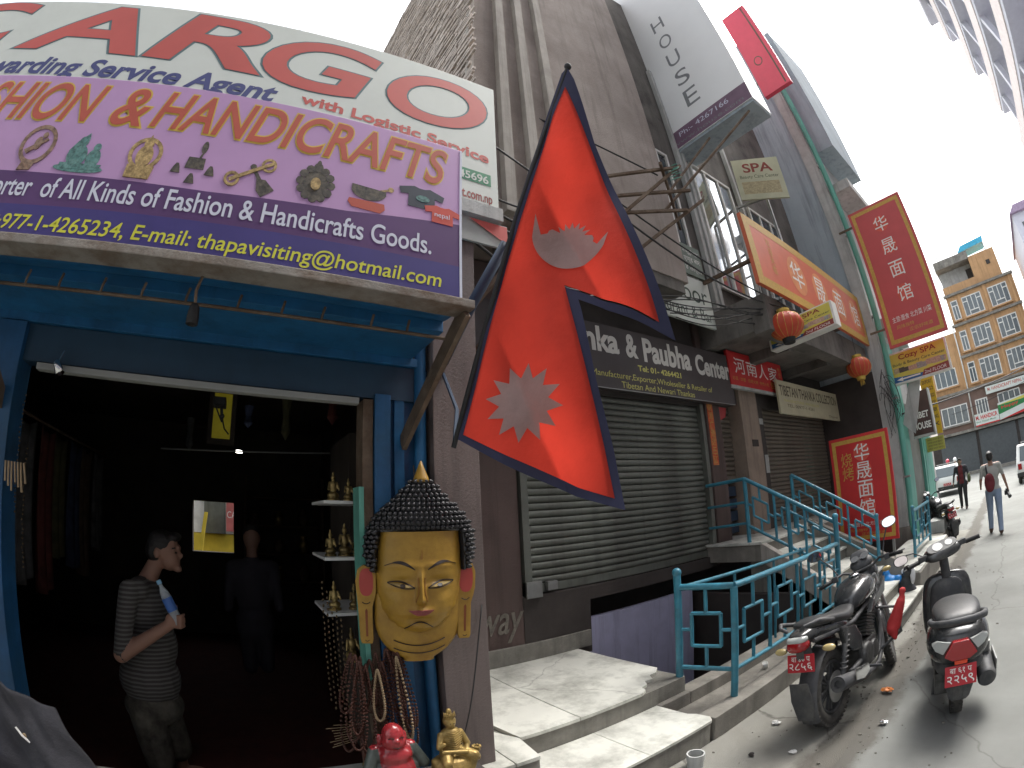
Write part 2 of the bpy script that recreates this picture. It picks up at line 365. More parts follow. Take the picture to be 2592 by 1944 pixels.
b = MB(); b.box(-4.5, WX + .02, 7.20, 7.42, .9, 3.5); b.build('dark_pier', M_dark, bb)
b = MB(); b.box(-4.9, -4.6, 1.3, 10.6, -2.2, 4.4); b.build('rear_wall', M_dark, bb)
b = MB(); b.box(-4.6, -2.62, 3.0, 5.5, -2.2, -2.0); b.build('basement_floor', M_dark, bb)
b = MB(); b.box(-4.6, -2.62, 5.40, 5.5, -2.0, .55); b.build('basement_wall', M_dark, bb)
b = MB(); b.box(-4.05, -3.96, 3.345, 5.10, -1.95, .66); b.build('lilac_panel', M_lilac, bb)
b = MB(); b.box(-3.95, -3.05, 3.13, 3.16, .0, .30); b.build('stair_step', M_riser, bb)
# roller shutters: separate slats
def shutter(y0, y1, z0, z1, m, x, name, rail=True):
    root = MB(); n = int((z1 - z0 - .09) / .074)
    root.box(x - .012, x + .02, y0, y1, z0, z0 + .085); s = root.build(name, m, bb, bev=.006)
    sb = MB()   # slat profile, curved, extruded along y
    prof = [(-.004, 0), (.012, .008), (.02, .026), (.02, .046), (.012, .062), (-.004, .070)]
    sb.loft([[V((a, y, h)) for a, h in prof] for y in (y0, y1)], cap=False, closed_ring=False)
    me = sb.mesh('slat', smooth=True); me.materials.append(m)
    for i in range(n):
        share('slat', me, Matrix.Translation((x + rnd.uniform(-.003, .003), 0, z0 + .087 + i * .074)), s)
    return s
s1 = shutter(2.60, 5.56, 1.04, 3.30, M_shut, -3.985, 'roller_shutter')
b = MB(); b.box(-4.03, -3.90, 2.52, 2.60, 1.02, 3.15); b.build('guide_rail', M_shut, s1, bev=.004)
b = MB(); b.box(-4.03, -3.90, 5.56, 5.64, 1.02, 3.15); b.build('guide_rail', M_shut, s1, bev=.004)
b = MB(); b.box(-3.965, -3.88, 2.52, 2.70, 1.01, 1.17); b.box(-3.955, -3.90, 2.78, 2.90, 1.06, 1.15); b.build('lock_plate', M_steel, s1, bev=.005)
s2 = shutter(6.03, 6.63, 2.05, 3.35, M_shut2, -4.12, 'roller_shutter')
s3 = shutter(7.44, 10.45, 1.20, 3.35, M_shut2, -4.0, 'roller_shutter')
b = MB(); b.box(-4.55, -4.5, 6.03, 6.63, 1.2, 2.1); b.build('inner_door', M_dark, bb)
b = MB()
for k in range(4): b.box(-4.2, -4.14, 6.03, 6.63, 1.25 + k * .19, 1.40 + k * .19)
b.build('inner_bench', M_navy, bb)
# landing and stair of the restaurant (stair climbs away from the street)
stair = thing('restaurant_stair', (-2.4, 6.5, 0), 'marble edged concrete stair up to the restaurant landing behind the railing', 'stairs')
b = MB(); b.box(-4.5, -3.12, 5.5, 10.58, .95, 1.165); b.build('landing', M_conc, stair, bev=.006)
b = MB(); b.box(-4.5, -3.095, 5.475, 10.58, 1.166, 1.20); b.build('landing_slab', M_marble, stair, bev=.004)
nst = 6
for k in range(nst):
    z = .20 + k * .165; x1 = -1.36 - k * .29; x0 = x1 - .30
    b = MB(); b.box(x0 - .25, x1, 5.62, 7.0, 0 if k < 2 else z - .5, z - .03); b.build('step', M_riser, stair, bev=.004)
    b = MB(); b.box(x0 - .02, x1 + .02, 5.60, 7.02, z - .029, z); b.build('tread', M_marble, stair, bev=.004)
b = MB(); b.prism([(-1.65, .05), (-3.12, .95), (-3.12, 1.19), (-1.95, .50), (-1.65, .33)], (0, 5.48, 0), (1, 0, 0), (0, 0, 1), (0, 1, 0), 0, .115); b.build('stringer', M_fin, stair, bev=.004)
b = MB(); b.prism([(-1.65, .05), (-3.12, .95), (-3.12, 1.32), (-1.95, .70), (-1.65, .53)], (0, 7.03, 0), (1, 0, 0), (0, 0, 1), (0, 1, 0), 0, .115); b.build('stringer', M_conc, stair, bev=.004)
b = MB(); b.box(-2.3, -1.42, 7.2, 10.4, 0, .34); b.build('far_plinth', M_conc, stair, bev=.01)
b = MB(); b.box(-2.28, -1.44, 7.22, 10.38, .341, .37); b.build('plinth_slab', M_marble, stair, bev=.004)
# overhanging floor slab, beam and soffit
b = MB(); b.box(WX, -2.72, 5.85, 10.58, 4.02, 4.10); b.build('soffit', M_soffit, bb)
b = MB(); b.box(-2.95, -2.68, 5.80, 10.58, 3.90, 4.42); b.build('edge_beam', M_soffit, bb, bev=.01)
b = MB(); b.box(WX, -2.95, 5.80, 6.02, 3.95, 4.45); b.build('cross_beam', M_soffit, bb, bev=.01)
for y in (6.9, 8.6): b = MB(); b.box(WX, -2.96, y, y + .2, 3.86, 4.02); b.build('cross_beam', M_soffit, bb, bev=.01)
# big plastered upper block with vertical fins
BX = -3.2
b = MB(); b.box(-8.2, BX, 1.66, 4.78, 4.50, 13.5); b.build('upper_block', M_plaster, bb, bev=.012)
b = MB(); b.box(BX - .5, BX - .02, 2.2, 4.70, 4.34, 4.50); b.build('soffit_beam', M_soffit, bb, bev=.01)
for y in (2.03, 2.36, 2.72):
    b = MB(); b.box(BX - .01, BX + .09, y, y + .12, 4.55, 13.4); b.build('fin', M_fin, bb, bev=.008)
b = MB(); b.box(BX - .02, BX + .03, 1.63, 1.72, 4.55, 13.4); b.build('corner_strip', M_fin, bb, bev=.006)
# split slate cladding on the side facing the camera (thin slivers, uncountable)
sb = MB(); rs = random.Random(3)
z = 4.6
while z < 13.3:
    h = rs.uniform(.03, .065); x = -8.18
    while x < BX - .06:
        l = rs.uniform(.18, .55); d = rs.uniform(.012, .055); t = rs.uniform(-.012, .012)
        sb.obox((min(x + l / 2, BX - .05), 1.655 - d / 2, z + h / 2), (l / 2 * .97, 0, t), (0, d / 2, 0), (0, 0, h / 2 * .86)); x += l
    z += h
o = sb.build('slate_slivers', M_stone, bb); o['kind'] = 'stuff'
# recessed upper storey to the right, with windows
UX = -3.62
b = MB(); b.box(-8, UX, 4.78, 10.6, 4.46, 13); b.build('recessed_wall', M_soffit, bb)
def window(parent, y0, y1, z0, z1, x, cols=2, rows=1, mf=M_white, fw=.05, mg=M_glass):
    b = MB(); d = .05
    b.box(x, x + d, y0, y0 + fw, z0, z1); b.box(x, x + d, y1 - fw, y1, z0, z1); b.box(x, x + d, y0 + fw, y1 - fw, z0, z0 + fw); b.box(x, x + d, y0 + fw, y1 - fw, z1 - fw, z1)
    for i in range(1, cols): yy = y0 + (y1 - y0) * i / cols; b.box(x, x + d * .9, yy - fw / 2, yy + fw / 2, z0 + fw, z1 - fw)
    w = b.build('window', mf, parent)
    for i in range(cols):
        a = y0 + (y1 - y0) * i / cols + fw / 2; c = y0 + (y1 - y0) * (i + 1) / cols - fw / 2
        p = MB(); p.box(x + .008, x + .016, a, c, z0 + fw / 2, z1 - fw / 2); p.build('pane', mg, w)
    return w
M_skyglass = mat('pale_reflecting_glass', (.55, .58, .6), .05, metal=.9, var=0.)
window(bb, 5.05, 5.62, 4.95, 7.4, UX + .003, 2)
window(bb, 6.3, 7.6, 5.0, 7.6, UX + .003, 3, mg=M_skyglass)
window(bb, 8.2, 9.6, 5.0, 7.4, UX + .003, 3)
# open casement leaf of the middle window
cs = MB()
hy, hx = 7.62, UX + .06
for a, c, d in (((hx, hy, 5.05), (hx + .62, hy + .18, 5.05), .045), ((hx, hy, 7.1), (hx + .62, hy + .18, 7.1), .045), ((hx, hy, 5.05), (hx, hy, 7.1), .045), ((hx + .62, hy + .18, 5.05), (hx + .62, hy + .18, 7.1), .045), ((hx, hy, 6.1), (hx + .62, hy + .18, 6.1), .035)): cs.bar(a, c, d, d)
w = cs.build('casement', M_steel, bb)
b = MB()
for y in (5.9, 6.05, 7.8): b.box(UX + .02, UX + .10, y, y + .08, 4.5, 10)
b.build('mullion', M_greycol, bb)
# ================================================================== grey building that stands forward
gb = thing('grey_building', (-4, 12, 0), 'blue grey rendered building standing forward with a green drainpipe at its corner', 'building')
b = MB(); b.box(-9, -2.62, 10.62, 13.1, 3.9, 14.5); b.build('side_wall', M_greywall, gb, bev=.01)
b = MB(); b.box(-4.4, -2.62, 10.6, 13.1, 0, 3.9); b.build('dark_base', M_dark, gb)
b = MB(); b.box(-2.62, -2.32, 10.55, 13.1, 0, 14.5); b.build('corner_pier', M_greycol, gb, bev=.01)
b = MB(); b.box(-2.66, -2.2, 10.50, 10.9, 0, .62); b.build('pier_foot', M_conc, gb, bev=.01)
b = MB(); b.tube([(-2.22, 10.55, 13.5), (-2.21, 10.55, 4.3), (-2.23, 10.60, 3.9), (-2.23, 10.60, .75), (-2.19, 10.53, .55), (-2.1, 10.4, .40), (-2.1, 10.4, .2)], .07, 10); auto(b.build('drainpipe', M_teal, gb), 50)
for z in (1.6, 3.2, 5.0, 7.0, 9.0): b = MB(); b.box(-2.32, -2.16, 10.53, 10.66, z, z + .04); b.build('pipe_clamp', M_steel, gb)
b = MB(); b.box(-2.32, -2.05, 10.7, 13.1, 4.7, 4.95); b.build('ledge', M_greycol, gb, bev=.01)
b = MB(); b.box(-2.32, -1.75, 10.7, 13.1, 8.2, 8.45); b.build('ledge', M_greycol, gb, bev=.01)
gs = MB(); gs.box(-2.32, -2.24, 10.95, 11.5, .35, 4.5); gs.build('teal_panel', M_teal, gb, bev=.006)
gs = MB(); gs.box(-2.32, -2.27, 11.55, 12.9, .35, 3.2)
o = gs.build('shop_shutter', M_shut, gb)
gs = MB(); gs.box(-2.33, -2.20, 12.92, 13.1, .3, 4.5); gs.build('teal_panel', M_teal, gb, bev=.006)
b = MB(); b.box(-2.3, -1.6, 10.7, 13.0, 0, .3); b.build('doorstep', M_conc, gb, bev=.01)
b = MB(); b.box(-2.0, -1.62, 11.3, 12.2, .3, .55); b.build('stone_block', M_greycol, gb, bev=.01)
# projecting upper storey with roof edge
pk_ = None
b = MB(); b.box(-6, -1.75, 10.9, 13.1, 9.6, 14.5); b.build('upper_storey', M_greywall, gb, bev=.01)
# ================================================================== green fronted building farther up the street
M_green = mat('green_shop_paint', (.07, .26, .16), .6, var=.1, dirt=(.05, .15, .1), damt=.4)
gn = thing('green_shop_building', (-4, 16, 0), 'narrow building with teal and green painted front beside the yellow board', 'building')
b = MB(); b.box(-9, -2.25, 13.2, 14.4, 3.2, 10.5); b.build('wall', M_greycol, gn)
b = MB(); b.box(-9, -2.2, 13.2, 14.4, 0, 3.2); b.build('teal_front', M_teal, gn, bev=.01)
b = MB(); b.box(-9, -3.15, 16.6, 19.3, 0, 3.2); b.build('green_front', M_green, gn, bev=.01)
b = MB(); b.box(-9, -3.2, 16.6, 19.3, 3.2, 6.2); b.build('rear_wall', M_greycol, gn)
b = MB(); b.box(-3.3, -2.95, 19.3, 19.7, 0, 3.6); b.build('grey_post', M_greycol, gn)
b = MB(); b.box(-2.2, -1.6, 13.1, 14.6, 0, .18); b.build('doorstep', M_conc, gn, bev=.01)
# ================================================================== blue handicraft shop on the left
sh = thing('handicraft_shop', (-3.2, -.3, .38), 'blue painted open shopfront with rusty canopy and dark interior', 'shop')
b = MB(); b.box(-2.80, -2.30, .965, 1.232, .38, 4.2); b.build('brown_pillar', M_brown2, sh, bev=.006)
b = MB(); b.box(-2.44, -2.345, .66, .745, .38, 2.46); b.build('blue_post', M_blue, sh, bev=.004)
b = MB(); b.box(-2.46, -2.40, .745, .965, .38, 2.62); b.build('recessed_board', M_blue, sh)
b = MB(); b.box(-2.42, -2.375, .775, .83, .38, 2.46); b.build('batten', M_blue2, sh, bev=.004)
b = MB(); b.tube([(-2.365, .915, .38), (-2.365, .915, 3.1)], .032, 12); auto(b.build('blue_pipe', M_blue2, sh), 50)
b = MB(); b.box(-2.46, -2.335, .575, .60, 1.0, 1.98); b.build('teal_strip', M_teal, sh)
b = MB(); b.box(-2.50, -2.36, .60, .655, .38, 2.43); b.build('door_jamb', M_rust, sh, bev=.004)
b = MB(); b.box(-2.48, -2.37, -3.2, .96, 2.44, 2.625); b.build('lintel_board', mat('dark_lintel_paint', (.02, .05, .085), .5, var=.2, vs=4), sh, bev=.004)
b = MB(); b.box(-2.47, -2.345, -3.2, .94, 2.628, 2.675); b.build('lintel_strip', M_blue2, sh, bev=.003)
b = MB(); b.box(-2.40, -2.345, -1.13, .575, 2.398, 2.43); b.build('white_strip', mat('dull_white_strip', (.30, .30, .28), .6, var=.1), sh, bev=.003)
b = MB(); b.box(-2.5, -2.33, -1.42, -1.235, .38, 2.62); b.build('blue_post', M_blue, sh, bev=.004)
b = MB(); b.box(-2.5, -2.36, -3.2, -1.42, .38, 2.44); b.build('left_boards', M_brown, sh)
# canopy: sagging painted sheet, front beam, brackets
def can(u, v):
    x = -1.93 + u * .215; y = -3.1 + v * 3.96
    return (x, y, 2.725 + .0 * u - .012 * math.sin(u * math.pi) * (1 + .5 * math.sin(y * 4)) + .004 * noise.noise(V((x * 9, y * 5, 0))))
c = MB(); c.grid(can, 14, 60); o = c.build('canopy_sheet', M_blue2, sh, smooth=True)
md = o.modifiers.new('thick', 'SOLIDIFY'); md.thickness = .006; md.offset = 1
b = MB(); b.box(-1.73, -1.61, -3.1, .865, 2.662, 2.70); b.build('canopy_beam', mat('weathered_beam', (.24, .22, .195), .8, var=.2, vs=6, dirt=(.12, .075, .045), damt=.85, ds=5, bump=.3, bs=60), sh, bev=.005)
b = MB(); b.box(-2.345, -1.925, -3.1, .86, 2.672, 2.76); b.build('shutter_housing', M_blue2, sh, bev=.004)
b = MB(); b.bar((-2.37, .82, 2.21), (-1.66, .845, 2.67), .085, .025, (0, 1, 0)); b.build('canopy_bracket', M_rust, sh, bev=.003)
b = MB(); b.bar((-2.37, -1.30, 2.21), (-1.66, -1.30, 2.67), .085, .025, (0, 1, 0)); b.build('canopy_bracket', M_rust, sh, bev=.003)
b = MB(); b.tube([(-1.86, -3.0, 2.60), (-1.85, -.5, 2.603), (-1.83, .84, 2.60)], .008, 6); b.build('hook_rail', M_rust, sh)
for k in range(13):
    y = -1.62 + k * .19 + rnd.uniform(-.02, .02); b = MB(); b.tube([(-1.845, y, 2.60), (-1.84, y + .004, 2.63), (-1.84, y + .012, 2.665)], .006, 5); b.build('hook', M_rust, sh)
b = MB(); b.box(-2.75, -2.5, -3.2, 1.20, 2.68, 4.6); b.build('upper_wall', M_dark, sh)
b = MB(); b.tube([(-2.33, 1.02, 2.63), (-2.15, 1.1, 2.9), (-1.9, 1.22, 3.25)], .03, 8); b.build('support_arm', M_navy, sh, smooth=True)
b = MB(); b.bar((-2.5, 1.22, 3.0), (-2.2, 1.5, 3.42), .03, .03); b.bar((-2.5, 1.3, 2.8), (-2.1, 1.62, 3.2), .04, .02); b.build('sign_bracket', M_rust, sh)
# interior shell
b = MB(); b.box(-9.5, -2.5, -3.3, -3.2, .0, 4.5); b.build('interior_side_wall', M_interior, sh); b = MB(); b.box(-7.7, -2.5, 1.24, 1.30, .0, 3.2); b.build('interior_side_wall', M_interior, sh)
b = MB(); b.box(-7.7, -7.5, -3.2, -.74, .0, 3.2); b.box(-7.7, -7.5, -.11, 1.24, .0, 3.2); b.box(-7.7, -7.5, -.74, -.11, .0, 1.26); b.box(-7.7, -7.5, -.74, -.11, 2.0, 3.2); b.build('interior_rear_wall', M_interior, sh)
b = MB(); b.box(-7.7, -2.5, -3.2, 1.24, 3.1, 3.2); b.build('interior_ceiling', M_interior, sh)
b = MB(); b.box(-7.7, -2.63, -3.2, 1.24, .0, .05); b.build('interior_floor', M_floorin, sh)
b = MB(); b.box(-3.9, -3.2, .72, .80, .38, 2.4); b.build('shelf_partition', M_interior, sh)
M_shelf = mat('white_shelf', (.62, .62, .60), .5, var=.05)
for z in (1.317, 1.612, 1.908):
    b = MB(); b.box(-2.95, -2.52, .43, .655, z - .008, z + .008); b.build('shelf', M_shelf, sh)
b = MB(); b.box(-3.05, -2.5, .60, .64, .38, 1.0); b.build('shelf_side', M_interior, sh)
M_brass = mat('aged_brass', (.34, .25, .10), .42, metal=.75, var=.3, vs=14, dirt=(.06, .045, .025), damt=.8, ds=9)
M_bronze = mat('dark_bronze', (.12, .085, .05), .4, metal=.7, var=.3, vs=14)
# hanging lamp socket under the canopy, spotlight, glowing yellow panel, lamp
lp = thing('lamp_holder', (-1.72, -.238, 2.5), 'empty dark lamp holder dangling from a twisted wire under the blue canopy', 'lamp holder')
b = MB(); b.tube([(-1.70, -.238, 2.735), (-1.72, -.232, 2.66), (-1.71, -.243, 2.60), (-1.72, -.238, 2.545)], .007, 6); b.build('cord', M_rust, lp)
b = MB(); b.lathe([(.012, .05), (.02, .035), (.024, 0), (.024, -.03), (.019, -.032), (.019, -.005), (.001, -.004)], (-1.72, -.238, 2.50), n=14); b.build('socket', M_black, lp, smooth=True)
ct = thing('security_camera', (-3.2, -.17, 2.48), 'boxy security camera on a bracket hanging inside the dark shop', 'camera')
b = MB(); b.box(-3.27, -3.13, -.215, -.13, 2.50, 2.55); b.build('housing', M_black, ct, bev=.006)
b = MB(); b.bar((-3.2, -.16, 2.5), (-3.2, -.15, 2.42), .02, .02); b.bar((-3.2, -.2, 2.5), (-3.2, -.15, 2.40), .01, .01); b.tube([(-3.2, -.15, 2.43), (-3.2, -.13, 2.36), (-3.22, -.10, 2.33)], .006, 6); b.ell((-3.2, -.15, 2.44), (.016, .016, .016)); b.build('bracket', M_black, ct)
o = MB(); o.lathe([(.001, -.03), (.010, -.03), (.012, -.02), (.012, .02), (.010, .03), (.001, .03)], (-4.5, -.03, 2.386), 'Y', 10)
tag(o.build('tube_light', mat('lit_tube', (1, 1, 1), var=0, emit=((1, .97, .9), 6)), smooth=True), 'tiny lit tube lamp glowing inside the dark shop', 'lamp')
yw = thing('yellow_glow_panel', (-5, -.3, 2.55), 'yellow translucent roof light glowing dimly at the back of the shop', 'skylight')
b = MB(); b.box(-5.02, -5.0, -.33, -.14, 2.56, 3.02); b.build('pane', mat('self_lit_yellow_sheet', (.3, .25, .02), .6, var=.3, vs=4, emit=((.5, .42, .03), .035)), yw)  # added glow stands in for the light on this yellow patch
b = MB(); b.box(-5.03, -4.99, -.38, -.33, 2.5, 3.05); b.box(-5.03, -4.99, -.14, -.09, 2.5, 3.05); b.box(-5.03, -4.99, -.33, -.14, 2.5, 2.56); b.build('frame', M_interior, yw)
pole_l = MB(); pole_l.tube([(-4.4, -.75, 2.34), (-4.4, .9, 2.42)], .008, 6); tag(pole_l.build('hanging_rail', M_steel), 'thin pale rail hung across the dark shop ceiling', 'rail')
sp = thing('spot_lamp', (-2.3, -.98, 2.42), 'small chrome spotlight clipped to the top of the shop door', 'spotlight')
M_chrome = mat('chrome', (.75, .75, .75), .12, metal=1., var=0)
b = MB(); b.lathe([(.012, .04), (.02, .03), (.026, -.03), (.022, -.03), (.001, -.01)], (-2.29, -.975, 2.40), n=14, M=Matrix.Rotation(.5, 3, 'X')); b.build('head', M_chrome, sp, smooth=True)
b = MB(); b.tube([(-2.3, -.985, 2.43), (-2.315, -.97, 2.49)], .006, 6); b.build('arm', M_chrome, sp)
# dim stock inside: shawls on the left wall, pots on a rear shelf, things hung from the ceiling
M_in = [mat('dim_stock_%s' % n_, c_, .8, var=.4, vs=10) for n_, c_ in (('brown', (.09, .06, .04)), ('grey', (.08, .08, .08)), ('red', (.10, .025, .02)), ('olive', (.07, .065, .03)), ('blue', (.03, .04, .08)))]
ord_ = ('first', 'second', 'third', 'fourth', 'fifth', 'sixth', 'seventh', 'eighth', 'ninth')
for k in range(7):
    x0 = -3.0 - k * .42; b = MB(); b.grid(lambda u, v: (x0 - u * .34, -1.75 + .03 * math.sin(u * 14 + k) * (.3 + v) + .02 * k % .05, 2.35 - v * (1.0 + .12 * (k % 3)) - .05 * math.sin(math.pi * u)), 14, 10); o = b.build('hanging_shawl', M_in[k % 5], smooth=True); so = o.modifiers.new('t', 'SOLIDIFY'); so.thickness = .012
    tag(o, '%s dim shawl from the door hung on the left wall inside' % ord_[k], 'shawl', 'shawls on the left shop wall')
b = MB(); b.tube([(-2.9, -1.72, 2.37), (-6.0, -1.72, 2.37)], .012, 6); tag(b.build('shawl_rail', M_rust), 'dark rail carrying shawls along the left shop wall', 'rail')
rk = thing('rear_shelf_unit', (-7.2, .5, .05), 'dark wooden shelf unit of pots at the back of the shop', 'shelf')
for z in (.9, 1.3, 1.7, 2.1): b = MB(); b.box(-7.45, -7.1, .05, 1.2, z - .02, z); b.build('board', M_in[0], rk)
for y in (.05, 1.18): b = MB(); b.box(-7.45, -7.1, y, y + .03, .05, 2.4); b.build('upright', M_in[0], rk)
for k in range(9):
    y = .2 + (k % 3) * .36; z = (.9, 1.3, 1.7)[k // 3]; h = .16 + .05 * ((k * 7) % 3); b = MB(); b.lathe([(.05, 0), (.07, h * .25), (.085, h * .5), (.045, h * .8), (.03, h * .9), (.05, h), (.001, h)], (-7.25, y, z), n=14); tag(b.build('brass_pot', M_brass if k % 2 else M_in[0], smooth=True), '%s pot counted from the lower left on the rear shelf unit' % ord_[k], 'pot', 'pots on the rear shelf')
for k in range(6):
    x, y = -3.3 - .45 * k, -.95 + .33 * ((k * 5) % 6); h = .22 + .08 * (k % 3); b = MB(); b.tube([(x, y, 3.1), (x, y, 2.85)], .004, 5); b.lathe([(.001, 0), (.05, -.01), (.03, -h * .5), (.045, -h * .8), (.001, -h)], (x, y, 2.85), n=10); tag(b.build('ceiling_pendant', M_in[(k + 1) % 5]), '%s dim pendant from the door hanging under the shop ceiling' % ord_[k], 'pendant', 'pendants under the shop ceiling')
# backyard seen through the rear opening
yd = thing('yellow_backyard_house', (-11, -1, 0), 'sunlit yellow wall with grey shutter seen through the rear opening of the shop', 'building')
M_yel = mat('yellow_wall', (.62, .47, .05), .8, var=.1)
b = MB(); b.box(-12, -11.5, -3.5, 2.5, 0, 1.38); b.build('wall', M_yel, yd)
b = MB(); b.box(-11.9, -11.45, -.86, -.36, 1.39, 3.0); b.build('shutter', M_shut, yd)
b = MB(); b.box(-12, -11.5, -3.5, 2.5, 1.39, 3.4); b.build('upper_wall', M_white, yd)
b = MB(); b.bar((-11.3, -1.0, .5), (-11.3, -.80, 1.85), .10, .08); b.build('yellow_post', M_yel, yd)
P = Panel((-11.43, 0, 0), (0, 1, 0), (0, 0, 1), 1, 1)
P.rect('red_board', mat('dusty_red_board', (.45, .13, .12), .6), yd, -.34, .1, 1.45, 2.4, off=.01); P.text('lettering', 'CAR', M_white, yd, -.32, -.02, 1.75, 1.90, off=.016)
# ================================================================== signs on the shop
M_signw = mat('white_banner', (.62, .66, .61), .55, var=.05, vs=1.2, dirt=(.47, .50, .46), damt=.5, ds=1.2)
M_cred = mat('faded_red_print', (.50, .095, .08), .55, var=.08, vs=2)
M_cout = mat('slate_print', (.12, .19, .20), .6, var=.05)
M_indigo = mat('indigo_print', (.055, .065, .19), .55, var=.08)
M_lil = mat('lilac_print', (.46, .28, .50), .5, var=.07, vs=1.5)
M_purp = mat('plum_print', (.085, .035, .13), .5, var=.12, vs=1.5)
M_dviolet = mat('dark_violet_print', (.045, .035, .17), .5, var=.08)
M_pale = mat('pale_lavender_print', (.58, .60, .70), .5, var=.03)
M_yelp = mat('acid_yellow_print', (.56, .56, .05), .5, var=.05)
M_brick = mat('brick_red_print', (.43, .085, .055), .5, var=.08)
M_gold = mat('gold_print', (.60, .42, .07), .5, var=.08)
M_greenp = mat('green_print', (.03, .20, .10), .5)
cg = thing('cargo_banner', (-2.28, -.5, 3.8), 'big white banner with red CARGO letters above the purple sign', 'sign')
P = Panel((-2.25, 0, 0), (0, 1, 0), (0, 0, 1), 1, 1)
P.slab('panel', M_signw, cg, .03, -3.3, 1.40, 3.77, 5.03)
P.slab('lower_panel', M_greycol, cg, .05, -2.0, 1.42, 3.66, 3.765, off=.02)
P.slab('folded_panel', mat('pale_folded_banner', (.42, .45, .42), .6, var=.12), cg, .02, .6, 1.47, 3.475, 3.655, off=-.02)
P.poly('red_wedge', M_cred, cg, [(1.18, 3.64), (1.46, 3.64), (1.46, 3.50)], off=-.016)
for ch, u0, u1, v0, v1, sl in (('C', -3.27, -2.36, 4.50, 5.02, .0), ('A', -2.31, -1.255, 4.465, 5.0, -.03), ('R', -1.21, -.345, 4.44, 5.0, -.03), ('G', -.372, .456, 4.375, 4.955, -.02), ('O', .533, 1.328, 4.365, 4.915, 0)):
    P.text('letter', ch, M_cred, cg, u0, u1, v0, v1, bold=.022, shear=.22, outline=M_cout, obold=.014, slope=sl)
P.text('lettering', 'Forwarding Service Agent', M_indigo, cg, -2.74, -.185, 4.165, 4.385, bold=.03, shear=.25, slope=-.012)
P.text('lettering', 'with Logistic Service', M_cred, cg, -.026, 1.333, 4.205, 4.33, bold=.03, slope=-.06)
P.rect('green_label', M_greenp, cg, .72, 1.345, 3.942, 4.047); P.text('lettering', '145696', M_signw, cg, 1.07, 1.325, 3.955, 4.025, off=.008, bold=.02)
P.text('lettering', 't.com.np', mat('maroon_print', (.30, .07, .06), .6), cg, 1.124, 1.352, 3.765, 3.86, bold=.02)
ps = thing('handicrafts_sign', (-1.68, -.8, 2.77), 'purple shop sign reading FASHION and HANDICRAFTS on the canopy edge', 'sign')
P = Panel((-1.68, 0, 0), (0, 1, 0), (0, 0, 1), 1, 1)
P.slab('panel', M_lil, ps, .035, -3.0, .835, 2.703, 3.59)
P.poly('plum_band', M_purp, ps, [(-3.0, 2.84), (.832, 2.885), (.832, 3.112), (.3, 3.045), (-.3, 3.016), (-3.0, 3.03)])
P.poly('violet_band', M_dviolet, ps, [(-3.0, 2.71), (.832, 2.71), (.832, 2.886), (-3.0, 2.841)], off=.0045)
P.poly('edge_strip', M_pale, ps, [(.826, 2.71), (.838, 2.71), (.838, 3.588), (.826, 3.588)], off=.007)
P.text('lettering', 'FA', M_brick, ps, -2.0, -1.70, 3.305, 3.54, bold=.012, shear=.28, outline=M_gold, obold=.03)
P.text('lettering', 'SHION', M_brick, ps, -1.655, -.955, 3.305, 3.54, bold=.012, shear=.28, outline=M_gold, obold=.03)
P.text('lettering', '&', M_brick, ps, -.875, -.70, 3.305, 3.54, bold=.012, shear=.2, outline=M_gold, obold=.03)
P.text('lettering', 'HANDICRAFTS', M_brick, ps, -.667, .757, 3.315, 3.545, bold=.012, shear=.28, outline=M_gold, obold=.03)
P.text('lettering', 'Exporter  of All Kinds of Fashion & Handicrafts Goods.', M_pale, ps, -1.44, .69, 2.868, 2.995, off=.009, bold=.012, slope=.008)
P.text('lettering', '+977-1-4265234, E-mail: thapavisiting@hotmail.com', M_yelp, ps, -1.228, .74, 2.728, 2.82, off=.0095, bold=.01, shear=.15, slope=.008)
# printed product pictures on the sign: flat shapes
M_pbr = mat('printed_bronze', (.20, .12, .08), .5, var=.75, vs=55, dirt=(.36, .27, .20), damt=.6, ds=38); M_pgr = mat('printed_verdigris', (.07, .17, .16), .5, var=.75, vs=55, dirt=(.20, .36, .33), damt=.6, ds=38); M_pgo = mat('printed_gold', (.42, .30, .13), .5, var=.6, vs=60, dirt=(.16, .10, .04), damt=.75, ds=45); M_pdk = mat('printed_dark', (.05, .045, .04), .5, var=.6, vs=55, dirt=(.20, .17, .12), damt=.6, ds=45)
M_pnavy = mat('printed_navy', (.03, .04, .06), .5); M_pred = mat('printed_red', (.50, .06, .04), .5)
def circ(cx, cy, rx, ry, n=18, a0=0, a1=2 * math.pi): return [(cx + rx * math.cos(a0 + (a1 - a0) * i / n), cy + ry * math.sin(a0 + (a1 - a0) * i / n)) for i in range(n)]
def pic(name, m, shapes, lab=None, lift=0.):
    b = MB()
    for k, s in enumerate(shapes): b.prism(s, P.O, P.U, P.W, P.N, .001, .0026 + .00012 * k + lift * .5)
    o = b.build(name, m, ps); o['label'] = lab; return o
def ring(cx, cy, r0, r1, n=22, sy=1.15):
    return [[(cx + r * math.cos(t), cy + sy * r * math.sin(t)) for r, t in ((r0, 2 * math.pi * i / n), (r1, 2 * math.pi * i / n), (r1, 2 * math.pi * (i + 1) / n), (r0, 2 * math.pi * (i + 1) / n))] for i in range(n)]
cx = -1.185
pic('printed_figure', M_pbr, ring(cx + .01, 3.165, .075, .095) + [circ(cx + .01, 3.17, .02, .035), circ(cx + .03, 3.215, .014, .016), [(cx - .05, 3.13), (cx + .05, 3.20), (cx + .06, 3.19), (cx - .03, 3.11)], [(cx - .03, 3.07), (cx + .04, 3.07), (cx + .03, 3.03), (cx - .04, 3.025)]], 'printed bronze dancing figure in a ring')
cx = -.915
